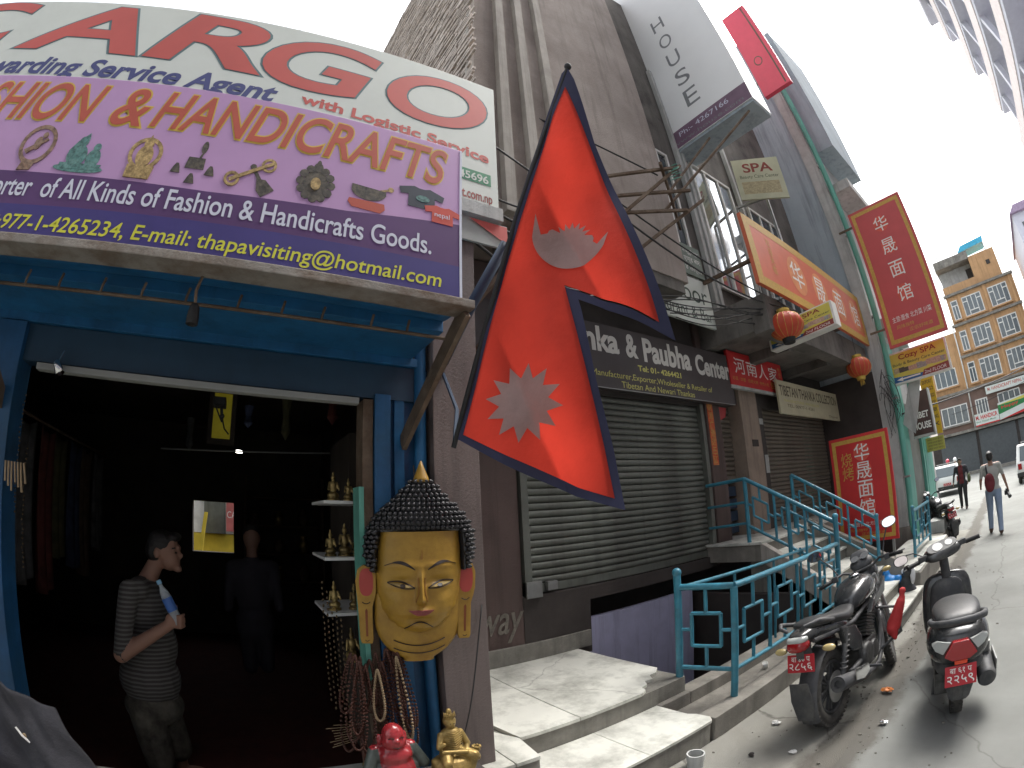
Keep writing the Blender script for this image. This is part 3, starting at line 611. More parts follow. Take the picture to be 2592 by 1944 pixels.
pic('printed_figure', M_pgr, [circ(cx, 3.055, .125, .022), circ(cx - .03, 3.12, .05, .06), circ(cx - .025, 3.195, .024, .03), circ(cx + .055, 3.11, .035, .05), circ(cx + .055, 3.17, .018, .022), [(cx - .1, 3.08), (cx + .11, 3.08), (cx + .1, 3.05), (cx - .1, 3.05)], [(cx - .03, 3.22), (cx - .01, 3.245), (cx, 3.21)], [(cx - .08, 3.14), (cx - .05, 3.2), (cx - .04, 3.19), (cx - .06, 3.13)]], 'printed green seated couple figure')
cx = -.625
pic('printed_figure', M_pgo, ring(cx, 3.165, .06, .078) + [circ(cx, 3.15, .038, .06), circ(cx, 3.215, .022, .026), [(cx - .01, 3.235), (cx, 3.27), (cx + .012, 3.235)], [(cx - .062, 3.10), (cx + .062, 3.10), (cx + .055, 3.035), (cx - .06, 3.035)]], 'printed golden seated figure with halo')
cx = -.39
def bell(x, y, s): return [(x - .4 * s, y), (x - .25 * s, y + .55 * s), (x - .1 * s, y + .9 * s), (x + .1 * s, y + .9 * s), (x + .25 * s, y + .55 * s), (x + .4 * s, y)]
pic('printed_figure', M_pdk, [circ(cx + .02, 3.24, .014, .035), [(cx - .04, 3.12), (cx + .045, 3.12), (cx + .04, 3.18), (cx - .035, 3.18)], bell(cx - .075, 3.09, .055), bell(cx, 3.045, .055), bell(cx + .075, 3.095, .055), [(cx + .01, 3.18), (cx + .02, 3.22), (cx + .027, 3.22), (cx + .02, 3.18)]], 'printed hanging bells')
cx = -.14
pic('printed_figure', M_pgo, ring(cx + .07, 3.20, .022, .034, 14) + ring(cx - .075, 3.10, .022, .034, 14) + [[(cx - .08, 3.085), (cx + .09, 3.205), (cx + .085, 3.22), (cx - .09, 3.10)]], 'printed golden ritual sceptre')
pic('printed_figure', M_pdk, [[(cx + .0, 3.17), (cx + .012, 3.18), (cx + .055, 3.115), (cx + .04, 3.105)], [(cx + .03, 3.12), (cx + .07, 3.12), (cx + .115, 3.075), (cx + .065, 3.03), (cx + .04, 3.06)], circ(cx + .005, 3.18, .014, .014)], 'printed hand bell')
cx = .145
pic('printed_figure', M_pdk, [circ(cx, 3.15, .055, .075), circ(cx, 3.24, .022, .03), circ(cx, 3.265, .01, .02)] + [circ(cx + .068 * math.cos(t), 3.155 + .082 * math.sin(t), .02, .022, 8) for t in [i * .52 for i in range(12)]], 'printed dark mask with curls')
pic('printed_face', M_pgo, [circ(cx, 3.15, .022, .034)], 'small gilded face of the printed mask', .008)
cx = .385
pic('printed_figure', M_pdk, [circ(cx, 3.175, .08, .05, 18, math.pi, 2 * math.pi) + [(cx + .08, 3.185), (cx - .08, 3.20)], [(cx - .08, 3.175), (cx + .08, 3.165), (cx + .078, 3.19), (cx - .08, 3.20)]], 'printed dark singing bowl')
pic('printed_cushion', M_brick, [[(cx - .085, 3.12), (cx + .075, 3.12), (cx + .08, 3.09), (cx + .06, 3.068), (cx - .07, 3.075), (cx - .09, 3.10)]], 'red cushion under the printed bowl'); pic('printed_mallet', M_pgo, [[(cx + .03, 3.185), (cx + .10, 3.215), (cx + .105, 3.205), (cx + .035, 3.175)], circ(cx + .10, 3.21, .014, .014)], 'wooden mallet of the printed bowl')
def shirt(x, y, s): return [(x - .5 * s, y - .42 * s), (x - .5 * s, y + .1 * s), (x - .8 * s, y + .06 * s), (x - .86 * s, y + .34 * s), (x - .3 * s, y + .5 * s), (x - .1 * s, y + .44 * s), (x + .1 * s, y + .44 * s), (x + .3 * s, y + .5 * s), (x + .86 * s, y + .30 * s), (x + .8 * s, y + .04 * s), (x + .5 * s, y + .1 * s), (x + .5 * s, y - .42 * s)]
pic('printed_shirt', M_pnavy, [shirt(.635, 3.205, .13)], 'printed navy T-shirt'); pic('printed_emblem', M_pgr, [circ(.64, 3.205, .034, .018)], 'round emblem on the printed navy shirt', .0025)
b = MB(); b.prism(shirt(.74, 3.135, .105), P.O, P.U, P.W, P.N, .001, .0036); b.build('printed_shirt', M_pred, ps)
P.text('lettering', 'nepal', M_pale, ps, .70, .775, 3.115, 3.15, off=.0115)
# ================================================================== signs on the brown building
M_char = mat('charcoal_board', (.055, .047, .047), .5, var=.08, dirt=(.09, .08, .075), damt=.3, ds=2)
M_silver = mat('silver_letter', (.55, .54, .50), .5, var=.05)
M_yelt = mat('olive_yellow_letter', (.50, .48, .14), .5, var=.05)
tk = thing('paubha_center_sign', (-3.75, 4.8, 3.1), 'dark charcoal sign board with silver Paubha Center letters over the shutter', 'sign')
P = Panel((-3.72, 0, 0), (0, 1, 0), (0, 0, 1), 1, 1)
P.slab('panel', M_char, tk, .12, 1.9, 6.25, 3.14, 3.90)
P.text('lettering', 'Thanka', M_silver, tk, 2.72, 3.86, 3.555, 3.865, off=.006, bold=.035)
P.text('lettering', '&', M_silver, tk, 3.975, 4.18, 3.55, 3.85, off=.006, bold=.035)
P.text('lettering', 'Paubha', M_silver, tk, 4.28, 5.24, 3.53, 3.845, off=.006, bold=.035)
P.text('lettering', 'Center', M_silver, tk, 5.345, 6.215, 3.505, 3.80, off=.006, bold=.035)
P.text('lettering', 'Tel: 01- 4264421', M_yelt, tk, 4.146, 4.975, 3.40, 3.475, off=.006, bold=.03)
P.text('lettering', 'Manufacturer,Exporter,Wholeseller & Retailer of', M_yelt, tk, 3.40, 5.66, 3.25, 3.345, off=.006)
P.text('lettering', 'Tibetan And Newari Thankas', M_yelt, tk, 3.838, 5.22, 3.165, 3.24, off=.006)
P.rect('frame_line', M_steel, tk, 1.9, 6.25, 3.135, 3.145)
M_red = mat('bright_red_board', (.52, .03, .03), .5, var=.06, dirt=(.36, .03, .03), damt=.4, ds=2)
M_darkred = mat('dull_red_board', (.50, .075, .075), .5, var=.05, dirt=(.42, .075, .075), damt=.3)  # red lifted towards coral in place of glare over the tall sign
M_goldb = mat('gold_border_print', (.50, .30, .06), .5, var=.15, vs=25)
M_wht = mat('white_print', (.74, .73, .70), .5, var=.03)
hn = thing('henan_restaurant_sign', (-3.72, 7.1, 3.4), 'red restaurant sign with four white Chinese characters beside the charcoal board', 'sign')
P = Panel((-3.70, 0, 0), (0, 1, 0), (0, 0, 1), 1, 1)
P.slab('panel', M_red, hn, .05, 6.20, 8.05, 3.45, 3.99); P.slab('lower_edge', M_greycol, hn, .06, 6.20, 8.05, 3.40, 3.449)
for k, ch in enumerate('河南人家'): P.text('character', ch, M_wht, hn, 6.36 + k * .385, 6.69 + k * .385, 3.645, 3.90, bold=.004)
P.text('lettering', '炒菜 · 炒面 · 烧烤火锅 · 特色小吃', M_goldb, hn, 6.26, 7.45, 3.53, 3.59); P.text('lettering', '住宿', M_goldb, hn, 7.50, 7.84, 3.505, 3.63, bold=.01)
for k, ch in enumerate('电话二九'): P.text('character', ch, M_goldb, hn, 7.90, 7.985, 3.86 - k * .085, 3.925 - k * .085)
tt = thing('tibetan_thanka_sign', (-3.62, 9.1, 3.05), 'faded cream sign reading Tibetan Thanka Collection under the soffit', 'sign')
P = Panel((-3.60, 0, 0), (0, 1, 0), (0, 0, 1), 1, 1)
M_cream = mat('faded_cream_board', (.52, .48, .33), .6, var=.08, dirt=(.38, .35, .25), damt=.5, ds=2); M_dkbr = mat('dark_brown_print', (.10, .075, .05), .6)
P.slab('panel', M_cream, tt, .04, 7.55, 10.60, 3.06, 3.65)
P.text('lettering', 'TIBETAN THANKA COLLECTION', M_dkbr, tt, 7.62, 10.5, 3.38, 3.57, bold=.015)
P.text('lettering', 'MANUFACTURER, WHOLESALER', M_yelt, tt, 7.75, 9.4, 3.27, 3.325); P.text('lettering', 'TEL: 00977-1-4261', M_dkbr, tt, 7.85, 9.1, 3.19, 3.245); P.text('lettering', 'Thamel', M_dkbr, tt, 9.9, 10.45, 3.10, 3.15)
cp = thing('paper_couplet', (-3.86, 5.65, 2.3), 'narrow red and gold paper couplet pasted on the brown door pier', 'banner')
P = Panel((-3.872, 0, 0), (0, 1, 0), (0, 0, 1), 1, 1)
P.slab('paper', mat('red_paper', (.50, .08, .03), .7, var=.3, vs=20, dirt=(.5, .3, .1), damt=.7, ds=9), cp, .003, 5.69, 5.83, 2.28, 3.20, bev=0)
for k, ch in enumerate('财源广进达三江'): P.text('character', ch, M_goldb, cp, 5.71, 5.81, 3.06 - k * .125, 3.16 - k * .125, off=.003)
dq = thing('red_door_paper', (-4.05, 6.3, 3.05), 'small red paper diamond pasted on the half open shutter', 'paper')
P = Panel((-4.09, 0, 0), (0, 1, 0), (0, 0, 1), 1, 1); P.poly('paper', M_darkred, dq, [(6.1, 3.2), (6.55, 3.2), (6.5, 3.05), (6.3, 2.98), (6.14, 3.05)])
mp = MB(); mp.box(-3.869, -3.86, 6.86, 7.06, 2.55, 2.66); tag(mp.build('meter_plate', M_dark, bev=.003), 'small dark plate fixed on the beige pillar', 'plate')
for z0, z1, y0, lb in ((2.93, 3.03, 7.27, 'upper square paper notice on the dark pier beside the beige pillar'), (2.12, 2.42, 7.30, 'lower torn paper notice on the dark pier beside the beige pillar')):
    n_ = MB(); n_.box(WX + .021, WX + .024, y0, y0 + .13, z0, z1); tag(n_.build('paper_notice', M_greycol), lb, 'notice', 'notices on the dark pier')
# graffiti on the apron wall and the small grey green panels above
P = Panel((WX + .006, 0, 0), (0, 1, 0), (0, 0, 1), 1, 1); gr = P.text('graffiti', 'way', mat('chalky_paint', (.17, .155, .13), .9, var=.3, vs=20), None, 2.02, 2.50, .60, .90, bold=.01, shear=.3); tag(gr, 'pale handwritten graffiti on the dark wall under the shutter', 'graffiti')
kn = thing('restaurant_bar_sign', (-3.55, 5.1, 4.2), 'white board lettered noor Restaurant and Bar half hidden by the flag', 'sign')
P = Panel((-3.55, 0, 0), (0, 1, 0), (0, 0, 1), 1, 1); M_dkg = mat('dark_green_print', (.05, .08, .06), .6)
P.slab('panel', M_signw, kn, .04, 3.9, 5.80, 4.18, 4.92); P.text('lettering', 'Kohinoor', M_dkg, kn, 4.15, 5.70, 4.52, 4.80); P.text('lettering', 'Restaurant & Bar', M_dkg, kn, 4.2, 5.74, 4.26, 4.44)
kg = thing('nepali_board', (-3.5, 5.5, 4.95), 'small grey green board with pale Nepali lettering above the white restaurant board', 'sign')
P = Panel((-3.53, 0, 0), (0, 1, 0), (0, 0, 1), 1, 1); P.slab('panel', mat('grey_green_board', (.14, .18, .15), .6), kg, .03, 5.24, 5.73, 4.95, 5.47)
for k, tx in enumerate(('रेष्टुरेन्ट', 'एण्ड बार', '४ तल्ला')): P.text('lettering', tx, M_wht, kg, 5.29, 5.68, 5.30 - k * .15, 5.40 - k * .15)
# white box sign HOUSE projecting over the street
ho = thing('house_box_sign', (-2.85, 6.0, 7.7), 'huge white box sign with stacked letters HOUSE jutting over the street', 'sign')
P = Panel((-3.86, 6.0, 7.72), (1, 0, 0), (0, 0, 1), 2.06, 6.0)
M_boxw = mat('white_sign_sheet', (.80, .81, .81), .35, var=.04, vs=.8); M_plumstrip = mat('plum_strip', (.17, .10, .15), .5); M_gl = mat('grey_letter', (.20, .21, .22), .6)
P.slab('box', M_boxw, ho, .60, 0, 2.06, 0, 6.0); P.rect('plum_strip', M_plumstrip, ho, .05, 2.05, .01, .40)
P.slab('frame_post', M_white, ho, .06, -.05, 0, -.05, 6.0, off=.02)
for ch, u, v in (('E', .98, .72), ('S', .96, 1.32), ('U', .94, 1.94), ('O', .93, 2.58), ('H', .92, 3.24), ): P.text('letter', ch, M_gl, ho, u - .16, u + .16, v, v + .42)
P.text('lettering', 'Ph:- 4267166', M_pale, ho, .45, 1.62, .22, .33, off=.007); P.text('lettering', 'www.house.com', M_gl, ho, .25, 1.9, .07, .15, off=.007)
b = MB(); b.box(-3.84, -1.82, 6.02, 6.59, 7.66, 7.715); b.build('underside', M_greywall, ho)
b = MB()
for a, c in (((-2.6, 3.9, 5.65), (-3.55, 5.4, 5.75)), ((-3.6, 4.0, 4.85), (-2.9, 6.1, 7.6)), ((-3.55, 4.2, 5.0), (-2.0, 6.1, 7.6))): b.tube([a, c], .022, 6)
b.build('brace', M_rust, ho)
pv = thing('pink_red_sign', (-1.85, 8.4, 9.9), 'bright pink red vertical sign high beside the huge white box sign', 'sign')
P = Panel((-2.25, 8.4, 9.85), (1, 0, 0), (0, 0, 1), .76, 3.2); P.slab('panel', mat('pink_red_sheet', (.62, .06, .10), .45, var=.05), pv, .12); P.rect('dark_line', M_dkbr, pv, .62, .66, .05, 3.15); P.poly('dark_ring', M_dkbr, pv, circ(.3, 1.1, .12, .16, 20)); P.poly('ring_fill', mat('pink_red_sheet', (.62, .06, .10)), pv, circ(.3, 1.1, .09, .125, 20), off=.006)
b = MB(); b.bar((-3.7, 8.46, 10.4), (-2.2, 8.46, 10.4), .05, .05); b.build('bracket', M_steel, pv)
# orange-red long sign
og = thing('noodle_house_fascia', (-2.55, 8, 4.5), 'long orange red fascia sign with white Chinese characters above the stair', 'sign')
P = Panel((-2.52, 0, 0), (0, 1, 0), (0, 0, 1), 1, 1); M_or = mat('orange_red_board', (.58, .13, .065), .5, var=.06, dirt=(.5, .16, .09), damt=.3)
P.slab('panel', M_or, og, .06, 5.45, 10.50, 4.42, 5.52)
for u0, u1, v0, v1 in ((5.45, 10.5, 4.42, 4.56), (5.45, 10.5, 5.38, 5.52), (5.45, 5.62, 4.56, 5.38), (10.33, 10.5, 4.56, 5.38)): P.rect('border', M_goldb, og, u0, u1, v0, v1)
for k, ch in enumerate('华晟面馆'): P.poly('halo', mat('orange_halo', (.62, .24, .10), .5), og, circ(6.95 + k * .98, 4.96, .33, .33, 24)); P.text('character', ch, M_wht, og, 6.72 + k * .98, 7.18 + k * .98, 4.74, 5.20, off=.006)
for k, ch in enumerate('欢迎光临'): P.text('character', ch, M_goldb, og, 6.02, 6.16, 5.18 - k * .15, 5.31 - k * .15)
P.text('lettering', '二楼', M_goldb, og, 10.02, 10.25, 4.65, 4.75)
for yy in (5.7, 10.2): b = MB(); b.bar((-2.58, yy, 4.9), (-3.6, yy, 4.9), .05, .05); b.build('bracket', M_rust, og)
# big vertical red sign and the standing board
def noodle_board(P, t, sidechars):
    w, h = P.w, P.h; P.slab('panel', M_darkred if not sidechars else M_red, t, .05)
    bw = .06 * w; m_ = .045 * w
    for a, c, d, e in ((m_, w - m_, m_, m_ + bw), (m_, w - m_, h - m_ - bw, h - m_), (m_, m_ + bw, m_ + bw, h - m_ - bw), (w - m_ - bw, w - m_, m_ + bw, h - m_ - bw)): P.rect('border', M_goldb, t, a, c, d, e)
    for k, ch in enumerate('华晟面馆'):
        cx = w * (.50 if not sidechars else .53); cy = h * (.835 - k * .170); s = w * .125
        P.poly('halo', mat('red_halo', (.60, .09, .06), .5), t, circ(cx, cy, s * 1.08, s * 1.08, 24)); P.text('character', ch, M_wht, t, cx - s, cx + s, cy - s, cy + s, off=.006)
    P.text('lettering', '主营:面食 北方菜 川菜', M_wht, t, w * .16, w * .84, h * .152, h * .19)
    P.text('lettering', '风味独特', M_goldb, t, w * .20, w * .50, h * .105, h * .13); P.text('lettering', '正宗好味道', M_goldb, t, w * .40, w * .80, h * .07, h * .095)
    if sidechars:
        for k, ch in enumerate('烧烤'): P.text('character', ch, M_goldb, t, w * .17, w * .36, h * (.72 - k * .13), h * (.72 - k * .13) + w * .21)
bn = thing('vertical_noodle_sign', (-1.4, 10.3, 4), 'tall crimson vertical sign with white Chinese characters jutting above the spa board', 'sign')
P = Panel((-2.04, 10.3, 1.82 + .2275 * 10.3), (1, 0, 0), (0, 0, 1), 1.36, .3055 * 10.3); noodle_board(P, bn, False)
for zz in (7.0, 4.6): b = MB(); b.bar((-2.4, 10.33, zz), (-2.0, 10.33, zz), .04, .04); b.build('bracket', M_rust, bn)
yB = 7.72
sb_ = thing('standing_noodle_board', (-2.35, yB, .7), 'upright red board with gold border and Chinese characters standing by the stair', 'sign')
P = Panel((-.374 * yB, yB, 1.82 - .134 * yB), (1, 0, .0), (0, 0, 1), .134 * yB, .216 * yB); noodle_board(P, sb_, True)
for xx in (.06, .92): b = MB(); b.box(P.O.x + xx, P.O.x + xx + .04, yB, yB + .04, .36, P.O.z); b.build('leg', M_steel, sb_)
# spa box signs
M_spay = mat('spa_yellow_print', (.58, .53, .10), .5, var=.04); M_spab = mat('spa_blue_print', (.03, .12, .30), .5); M_brn = mat('spa_brown_print', (.25, .05, .04), .5)
M_ph = [mat('photo_tone_%s' % n_, c_, .5, var=.3, vs=30) for n_, c_ in (('dark', (.08, .07, .06)), ('skin', (.45, .32, .24)), ('sand', (.42, .36, .22)), ('grey', (.30, .30, .28)))]
def spa(P, t, d=.2, lines=('Cozy SPA', 'Body & Beauty Care Center')):
    w, h = P.w, P.h
    P.slab('box', M_white, t, d, bev=.004)
    P.rect('yellow_face', M_spay, t, .03 * w, .97 * w, .05 * h, .95 * h)
    P.text('lettering', lines[0], M_brn, t, .18 * w, .82 * w, .68 * h, .90 * h, off=.007, bold=.02); P.text('lettering', lines[1], M_dkg, t, .06 * w, .95 * w, .53 * h, .645 * h, off=.007, bold=.008)
    rr = random.Random(5); u = .06
    while u < .93: du = rr.uniform(.05, .11); P.rect('photo', M_ph[rr.randrange(4)], t, u * w, min(.95, u + du) * w, (.30 + rr.uniform(0, .04)) * h, (.46 + rr.uniform(0, .04)) * h, off=.006); u += du
    P.poly('arrow', M_spab, t, [(.03 * w, .05 * h), (.6 * w, .05 * h), (.6 * w, .15 * h), (.2 * w, .2 * h), (.03 * w, .24 * h)], off=.006); P.poly('arrow_tail', M_brn, t, [(.5 * w, .05 * h), (.97 * w, .05 * h), (.97 * w, .27 * h), (.55 * w, .22 * h)], off=.0075)
    P.poly('white_arrow', M_wht, t, [(.08 * w, .13 * h), (.18 * w, .19 * h), (.18 * w, .155 * h), (.48 * w, .155 * h), (.48 * w, .11 * h), (.18 * w, .11 * h), (.18 * w, .07 * h)], off=.009)
    P.text('lettering', '2nd FLOOR', M_wht, t, .55 * w, .92 * w, .09 * h, .19 * h, off=.0095, shear=.2)
sA = thing('spa_box_sign', (-2.5, 6.62, 3.9), 'yellow spa box sign half hidden behind the nearer red lantern', 'sign')
P = Panel((-.475 * 6.62, 6.62, 1.82 + .308 * 6.62), (1, 0, .045), (0, 0, 1), .174 * 6.62, .048 * 6.62); P.h = .36; spa(P, sA, .22)
b = MB(); b.bar((-3.9, 6.72, 4.15), (-3.1, 6.72, 4.1), .04, .04); b.build('bracket', M_rust, sA)
sB = thing('spa_box_sign', (-1.5, 10.9, 3.5), 'yellow Cozy SPA box sign under the tall crimson sign', 'sign')
P = Panel((-.2085 * 10.9, 10.9, 1.82 + .156 * 10.9), (1, 0, 0), (0, 0, 1), .130 * 10.9, .062 * 10.9); spa(P, sB, .18)
sC = thing('spa_sheet_sign', (-3, 7.8, 7.6), 'washed out spa sign tilted under the huge white box sign', 'sign')
P = Panel((-3.30, 7.4, 7.05), (.90, .30, -.28), (.05, .0, 1), .95, .95); P.slab('panel', mat('glare_paled_spa_sheet', (.50, .50, .36), .6, var=.08), sC, .05); P.text('lettering', 'SPA', M_brn, sC, .2, .8, .62, .84, bold=.02); P.text('lettering', 'Beauty Care Center', M_dkg, sC, .1, .88, .46, .56); P.rect('photo', M_ph[2], sC, .1, .85, .12, .40)  # sheet colour paled to carry the veiling glare up here
# far small signs on the left row
th = thing('tibet_house_sign', (-2.0, 11.4, 2.4), 'dark brown TIBET HOUSE box sign with slanted grey back beside the teal front', 'sign')
P = Panel((-2.14, 11.6, 2.42), (1, 0, 0), (0, 0, 1), .50, .95); P.slab('box', mat('dark_brown_board', (.07, .035, .03), .5), th, .28)
P.text('lettering', 'TIBET', M_wht, th, .06, .44, .36, .50, bold=.03); P.text('lettering', 'HOUSE', M_wht, th, .03, .46, .12, .27, bold=.03)
P.slab('edge', M_greycol, th, .30, .50, .53, -.02, .97, off=.01); P.slab('edge', M_greycol, th, .30, -.02, .53, -.05, -.001, off=.01)
b = MB(); b.prism([(-.25, .25), (0, .0), (.36, 1.15), (.12, 1.25)], (-2.0, 11.1, 2.45), (1, .15, 0), (0, 0, 1), (0, -1, 0), 0, .03); b.build('slanted_back', M_greycol, th)
ye = thing('yellow_cargo_sign', (-1.95, 14.2, 2.5), 'tall yellow cargo board with dark lettering behind the brown box sign', 'sign')
P = Panel((-2.16, 14.2, 2.48), (1, 0, 0), (0, 0, 1), .40, 1.55); M_yo = mat('yellow_board', (.62, .40, .03), .5, var=.05); P.slab('panel', M_yo, ye, .06)
for k, tx in enumerate(('EXPORT', 'CARGO', 'AIR CARGO', 'SEA CARGO', 'COURIER', 'PACKING', 'EX')): P.text('lettering', tx, M_dkbr, ye, .06, .36, 1.36 - k * .19, 1.46 - k * .19, bold=.02)
y2 = thing('yellow_notice_board', (-1.95, 13.6, 2.05), 'small faded yellow notice board under the tall yellow board', 'sign')
P = Panel((-2.2, 13.6, 2.05), (1, 0, 0), (0, 0, 1), .52, .35); P.slab('panel', mat('faded_yellow_board', (.45, .42, .10), .6), y2, .04)
for k in range(4): P.text('lettering', 'EXPORT IMPORT SERVICE', M_dkbr, y2, .05, .47, .27 - k * .075, .31 - k * .075)
# ================================================================== organic shapes
def organic(name, prims, m, parent=None, vox=.01, smooth=4, matfn=None, world=True, T=None, ids=None):
    b = MB(); b.T = T
    for q in prims:
        if q[0] == 'e': b.ell(q[1], q[2], 14, 10, q[3] if len(q) > 3 else None)
        else:
            a, c, ra, rc = V(q[1]), V(q[2]), q[3], q[4]; d = c - a; n = 5
            pts = [a + d * (i / n) for i in range(n + 1)]; b.tube(pts, [ra + (rc - ra) * i / n for i in range(n + 1)], 12); b.ell(a, (ra,) * 3, 12, 8); b.ell(c, (rc,) * 3, 12, 8)
    me = b.mesh(name, fix=True); o = bpy.data.objects.new('tmp', me); COL.objects.link(o)
    r = o.modifiers.new('r', 'REMESH'); r.mode = 'VOXEL'; r.voxel_size = vox; r.use_smooth_shade = True
    if smooth: s = o.modifiers.new('s', 'SMOOTH'); s.factor = .5; s.iterations = smooth
    me2 = bpy.data.meshes.new_from_object(o.evaluated_get(bpy.context.evaluated_depsgraph_get())); bpy.data.objects.remove(o)
    me2.name = name
    for p in me2.polygons: p.use_smooth = True
    ob = link(name, me2, m, parent, world)
    if ids:
        def dist(q, c):
            if q[0] == 'e': d = c - V(q[1]); return (V((d.x / q[2][0], d.y / q[2][1], d.z / q[2][2])).length - 1) * min(q[2])
            a, e = V(q[1]), V(q[2]); ab = e - a; k = max(0, min(1, (c - a).dot(ab) / max(1e-9, ab.length_squared))); return (c - a - ab * k).length - (q[3] + (q[4] - q[3]) * k)
        for p in me2.polygons: c = V(p.center); p.material_index = min(zip([dist(q, c) for q in prims], ids))[1]
    if matfn:
        for p in me2.polygons: p.material_index = matfn(p.center)
    return ob
def taper(b, pts, r, n=8): b.tube(pts, r, n)
# ================================================================== turquoise railings
def post(parent, x, y, z0, z1, r=.032, cap=True):
    b = MB(); b.tube([(x, y, z0), (x, y, z1)], r, 12)
    if cap: b.ell((x, y, z1 + .012), (r * 1.25,) * 3, 12, 8)
    auto(b.build('post', M_rail, parent), 50)
def rail_bays(parent, a, c, z0a, z1a, z0c, z1c, n, r=.016):
    """meander railing between a and c (xy), bottom/top heights at both ends"""
    a, c = V((a[0], a[1], 0)), V((c[0], c[1], 0))
    def pt(t, f): p = a.lerp(c, t); lo = z0a + (z0c - z0a) * t; hi = z1a + (z1c - z1a) * t; return (p.x, p.y, lo + (hi - lo) * f)
    b = MB(); b.tube([pt(0, 1), pt(1, 1)], .027, 10); auto(b.build('top_rail', M_rail, parent), 50)
    b = MB(); b.tube([pt(0, 0), pt(1, 0)], .02, 10); auto(b.build('bottom_rail', M_rail, parent), 50)
    for k in range(n):
        t0, t1 = k / n, (k + 1) / n; d = t1 - t0; u0, u1, um = t0 + d * .24, t0 + d * .76, t0 + d * .5
        up = .06 if k % 2 else -.02
        b = MB()
        b.tube([pt(u0, .30 + up), pt(u1, .30 + up)], r, 8); b.tube([pt(u0, .70 + up), pt(u1, .70 + up)], r, 8)
        b.tube([pt(u0, .30 + up), pt(u0, .70 + up)], r, 8); b.tube([pt(u1, .30 + up), pt(u1, .70 + up)], r, 8)
        b.tube([pt(um, .70 + up), pt(um, 1)], r, 8); b.tube([pt(um, 0), pt(um, .30 + up)], r, 8)
        b.tube([pt(t0, .5 + up), pt(u0, .5 + up)], r, 8); b.tube([pt(u1, .5 + up), pt(t1, .5 + up)], r, 8)
        auto(b.build('meander', M_rail, parent), 50)
        if k: b = MB(); b.tube([pt(t0, 0), pt(t0, 1)], r * 1.15, 8); auto(b.build('baluster', M_rail, parent), 50)
fr = thing('front_railing', (-2.09, 4.3, .2), 'turquoise meander railing round the basement stairwell beside the motorcycle', 'railing')
post(fr, -2.55, 3.09, .10, 1.24); post(fr, -2.09, 3.22, .10, 1.12, .03, False); post(fr, -2.09, 5.52, .10, 1.40)
rail_bays(fr, (-2.55, 3.09), (-2.09, 3.22), .44, 1.13, .44, 1.13, 1)
rail_bays(fr, (-2.09, 3.22), (-2.09, 5.52), .44, 1.13, .44, 1.10, 4)
ir = thing('inner_handrail', (-2.55, 4.4, .2), 'thin turquoise handrail behind the front railing along the stairwell', 'railing')
b = MB(); b.tube([(-2.55, 3.12, 1.12), (-2.55, 5.75, 1.06), (-2.63, 5.80, 1.04), (-2.68, 5.66, 1.0)], .018, 8); auto(b.build('rail', M_rail, ir), 50)
for y in (3.95, 4.75, 5.45): b = MB(); b.tube([(-2.55, y, .15), (-2.55, y, 1.10)], .015, 8); auto(b.build('baluster', M_rail, ir), 50)
s1r = thing('stair_railing', (-2.7, 5.5, .7), 'sloping turquoise meander railing on the near side of the stair', 'railing')
post(s1r, -3.30, 5.52, 1.2, 2.02, .028, False); post(s1r, -2.70, 5.50, .95, 1.68, .028, False)
rail_bays(s1r, (-3.30, 5.52), (-2.09, 5.535), 1.42, 2.02, .78, 1.34, 3)
b = MB(); b.tube([(-3.30, 5.52, 2.02), (-3.92, 5.52, 2.0)], .024, 8); b.tube([(-3.30, 5.52, 1.72), (-3.92, 5.52, 1.70)], .018, 8); b.tube([(-3.30, 5.52, 1.45), (-3.92, 5.52, 1.42)], .018, 8); auto(b.build('landing_rail', M_rail, s1r), 50)
s2r = thing('stair_railing', (-2.7, 7.0, .7), 'sloping turquoise meander railing on the far side of the stair by the red board', 'railing')
post(s2r, -3.32, 7.0, 1.2, 2.01, .028, False); post(s2r, -2.0, 7.0, .6, 1.22, .028, True)
rail_bays(s2r, (-3.32, 7.0), (-2.0, 7.0), 1.42, 2.01, .62, 1.20, 3)
s3r = thing('plinth_railing', (-1.75, 9.5, .4), 'short turquoise railing on the plinth right of the red board', 'railing')
post(s3r, -1.72, 8.3, .37, 1.15, .028, True); post(s3r, -1.72, 9.9, .37, 1.15, .028, True); rail_bays(s3r, (-1.72, 8.3), (-1.72, 9.9), .5, 1.1, .5, 1.1, 2)
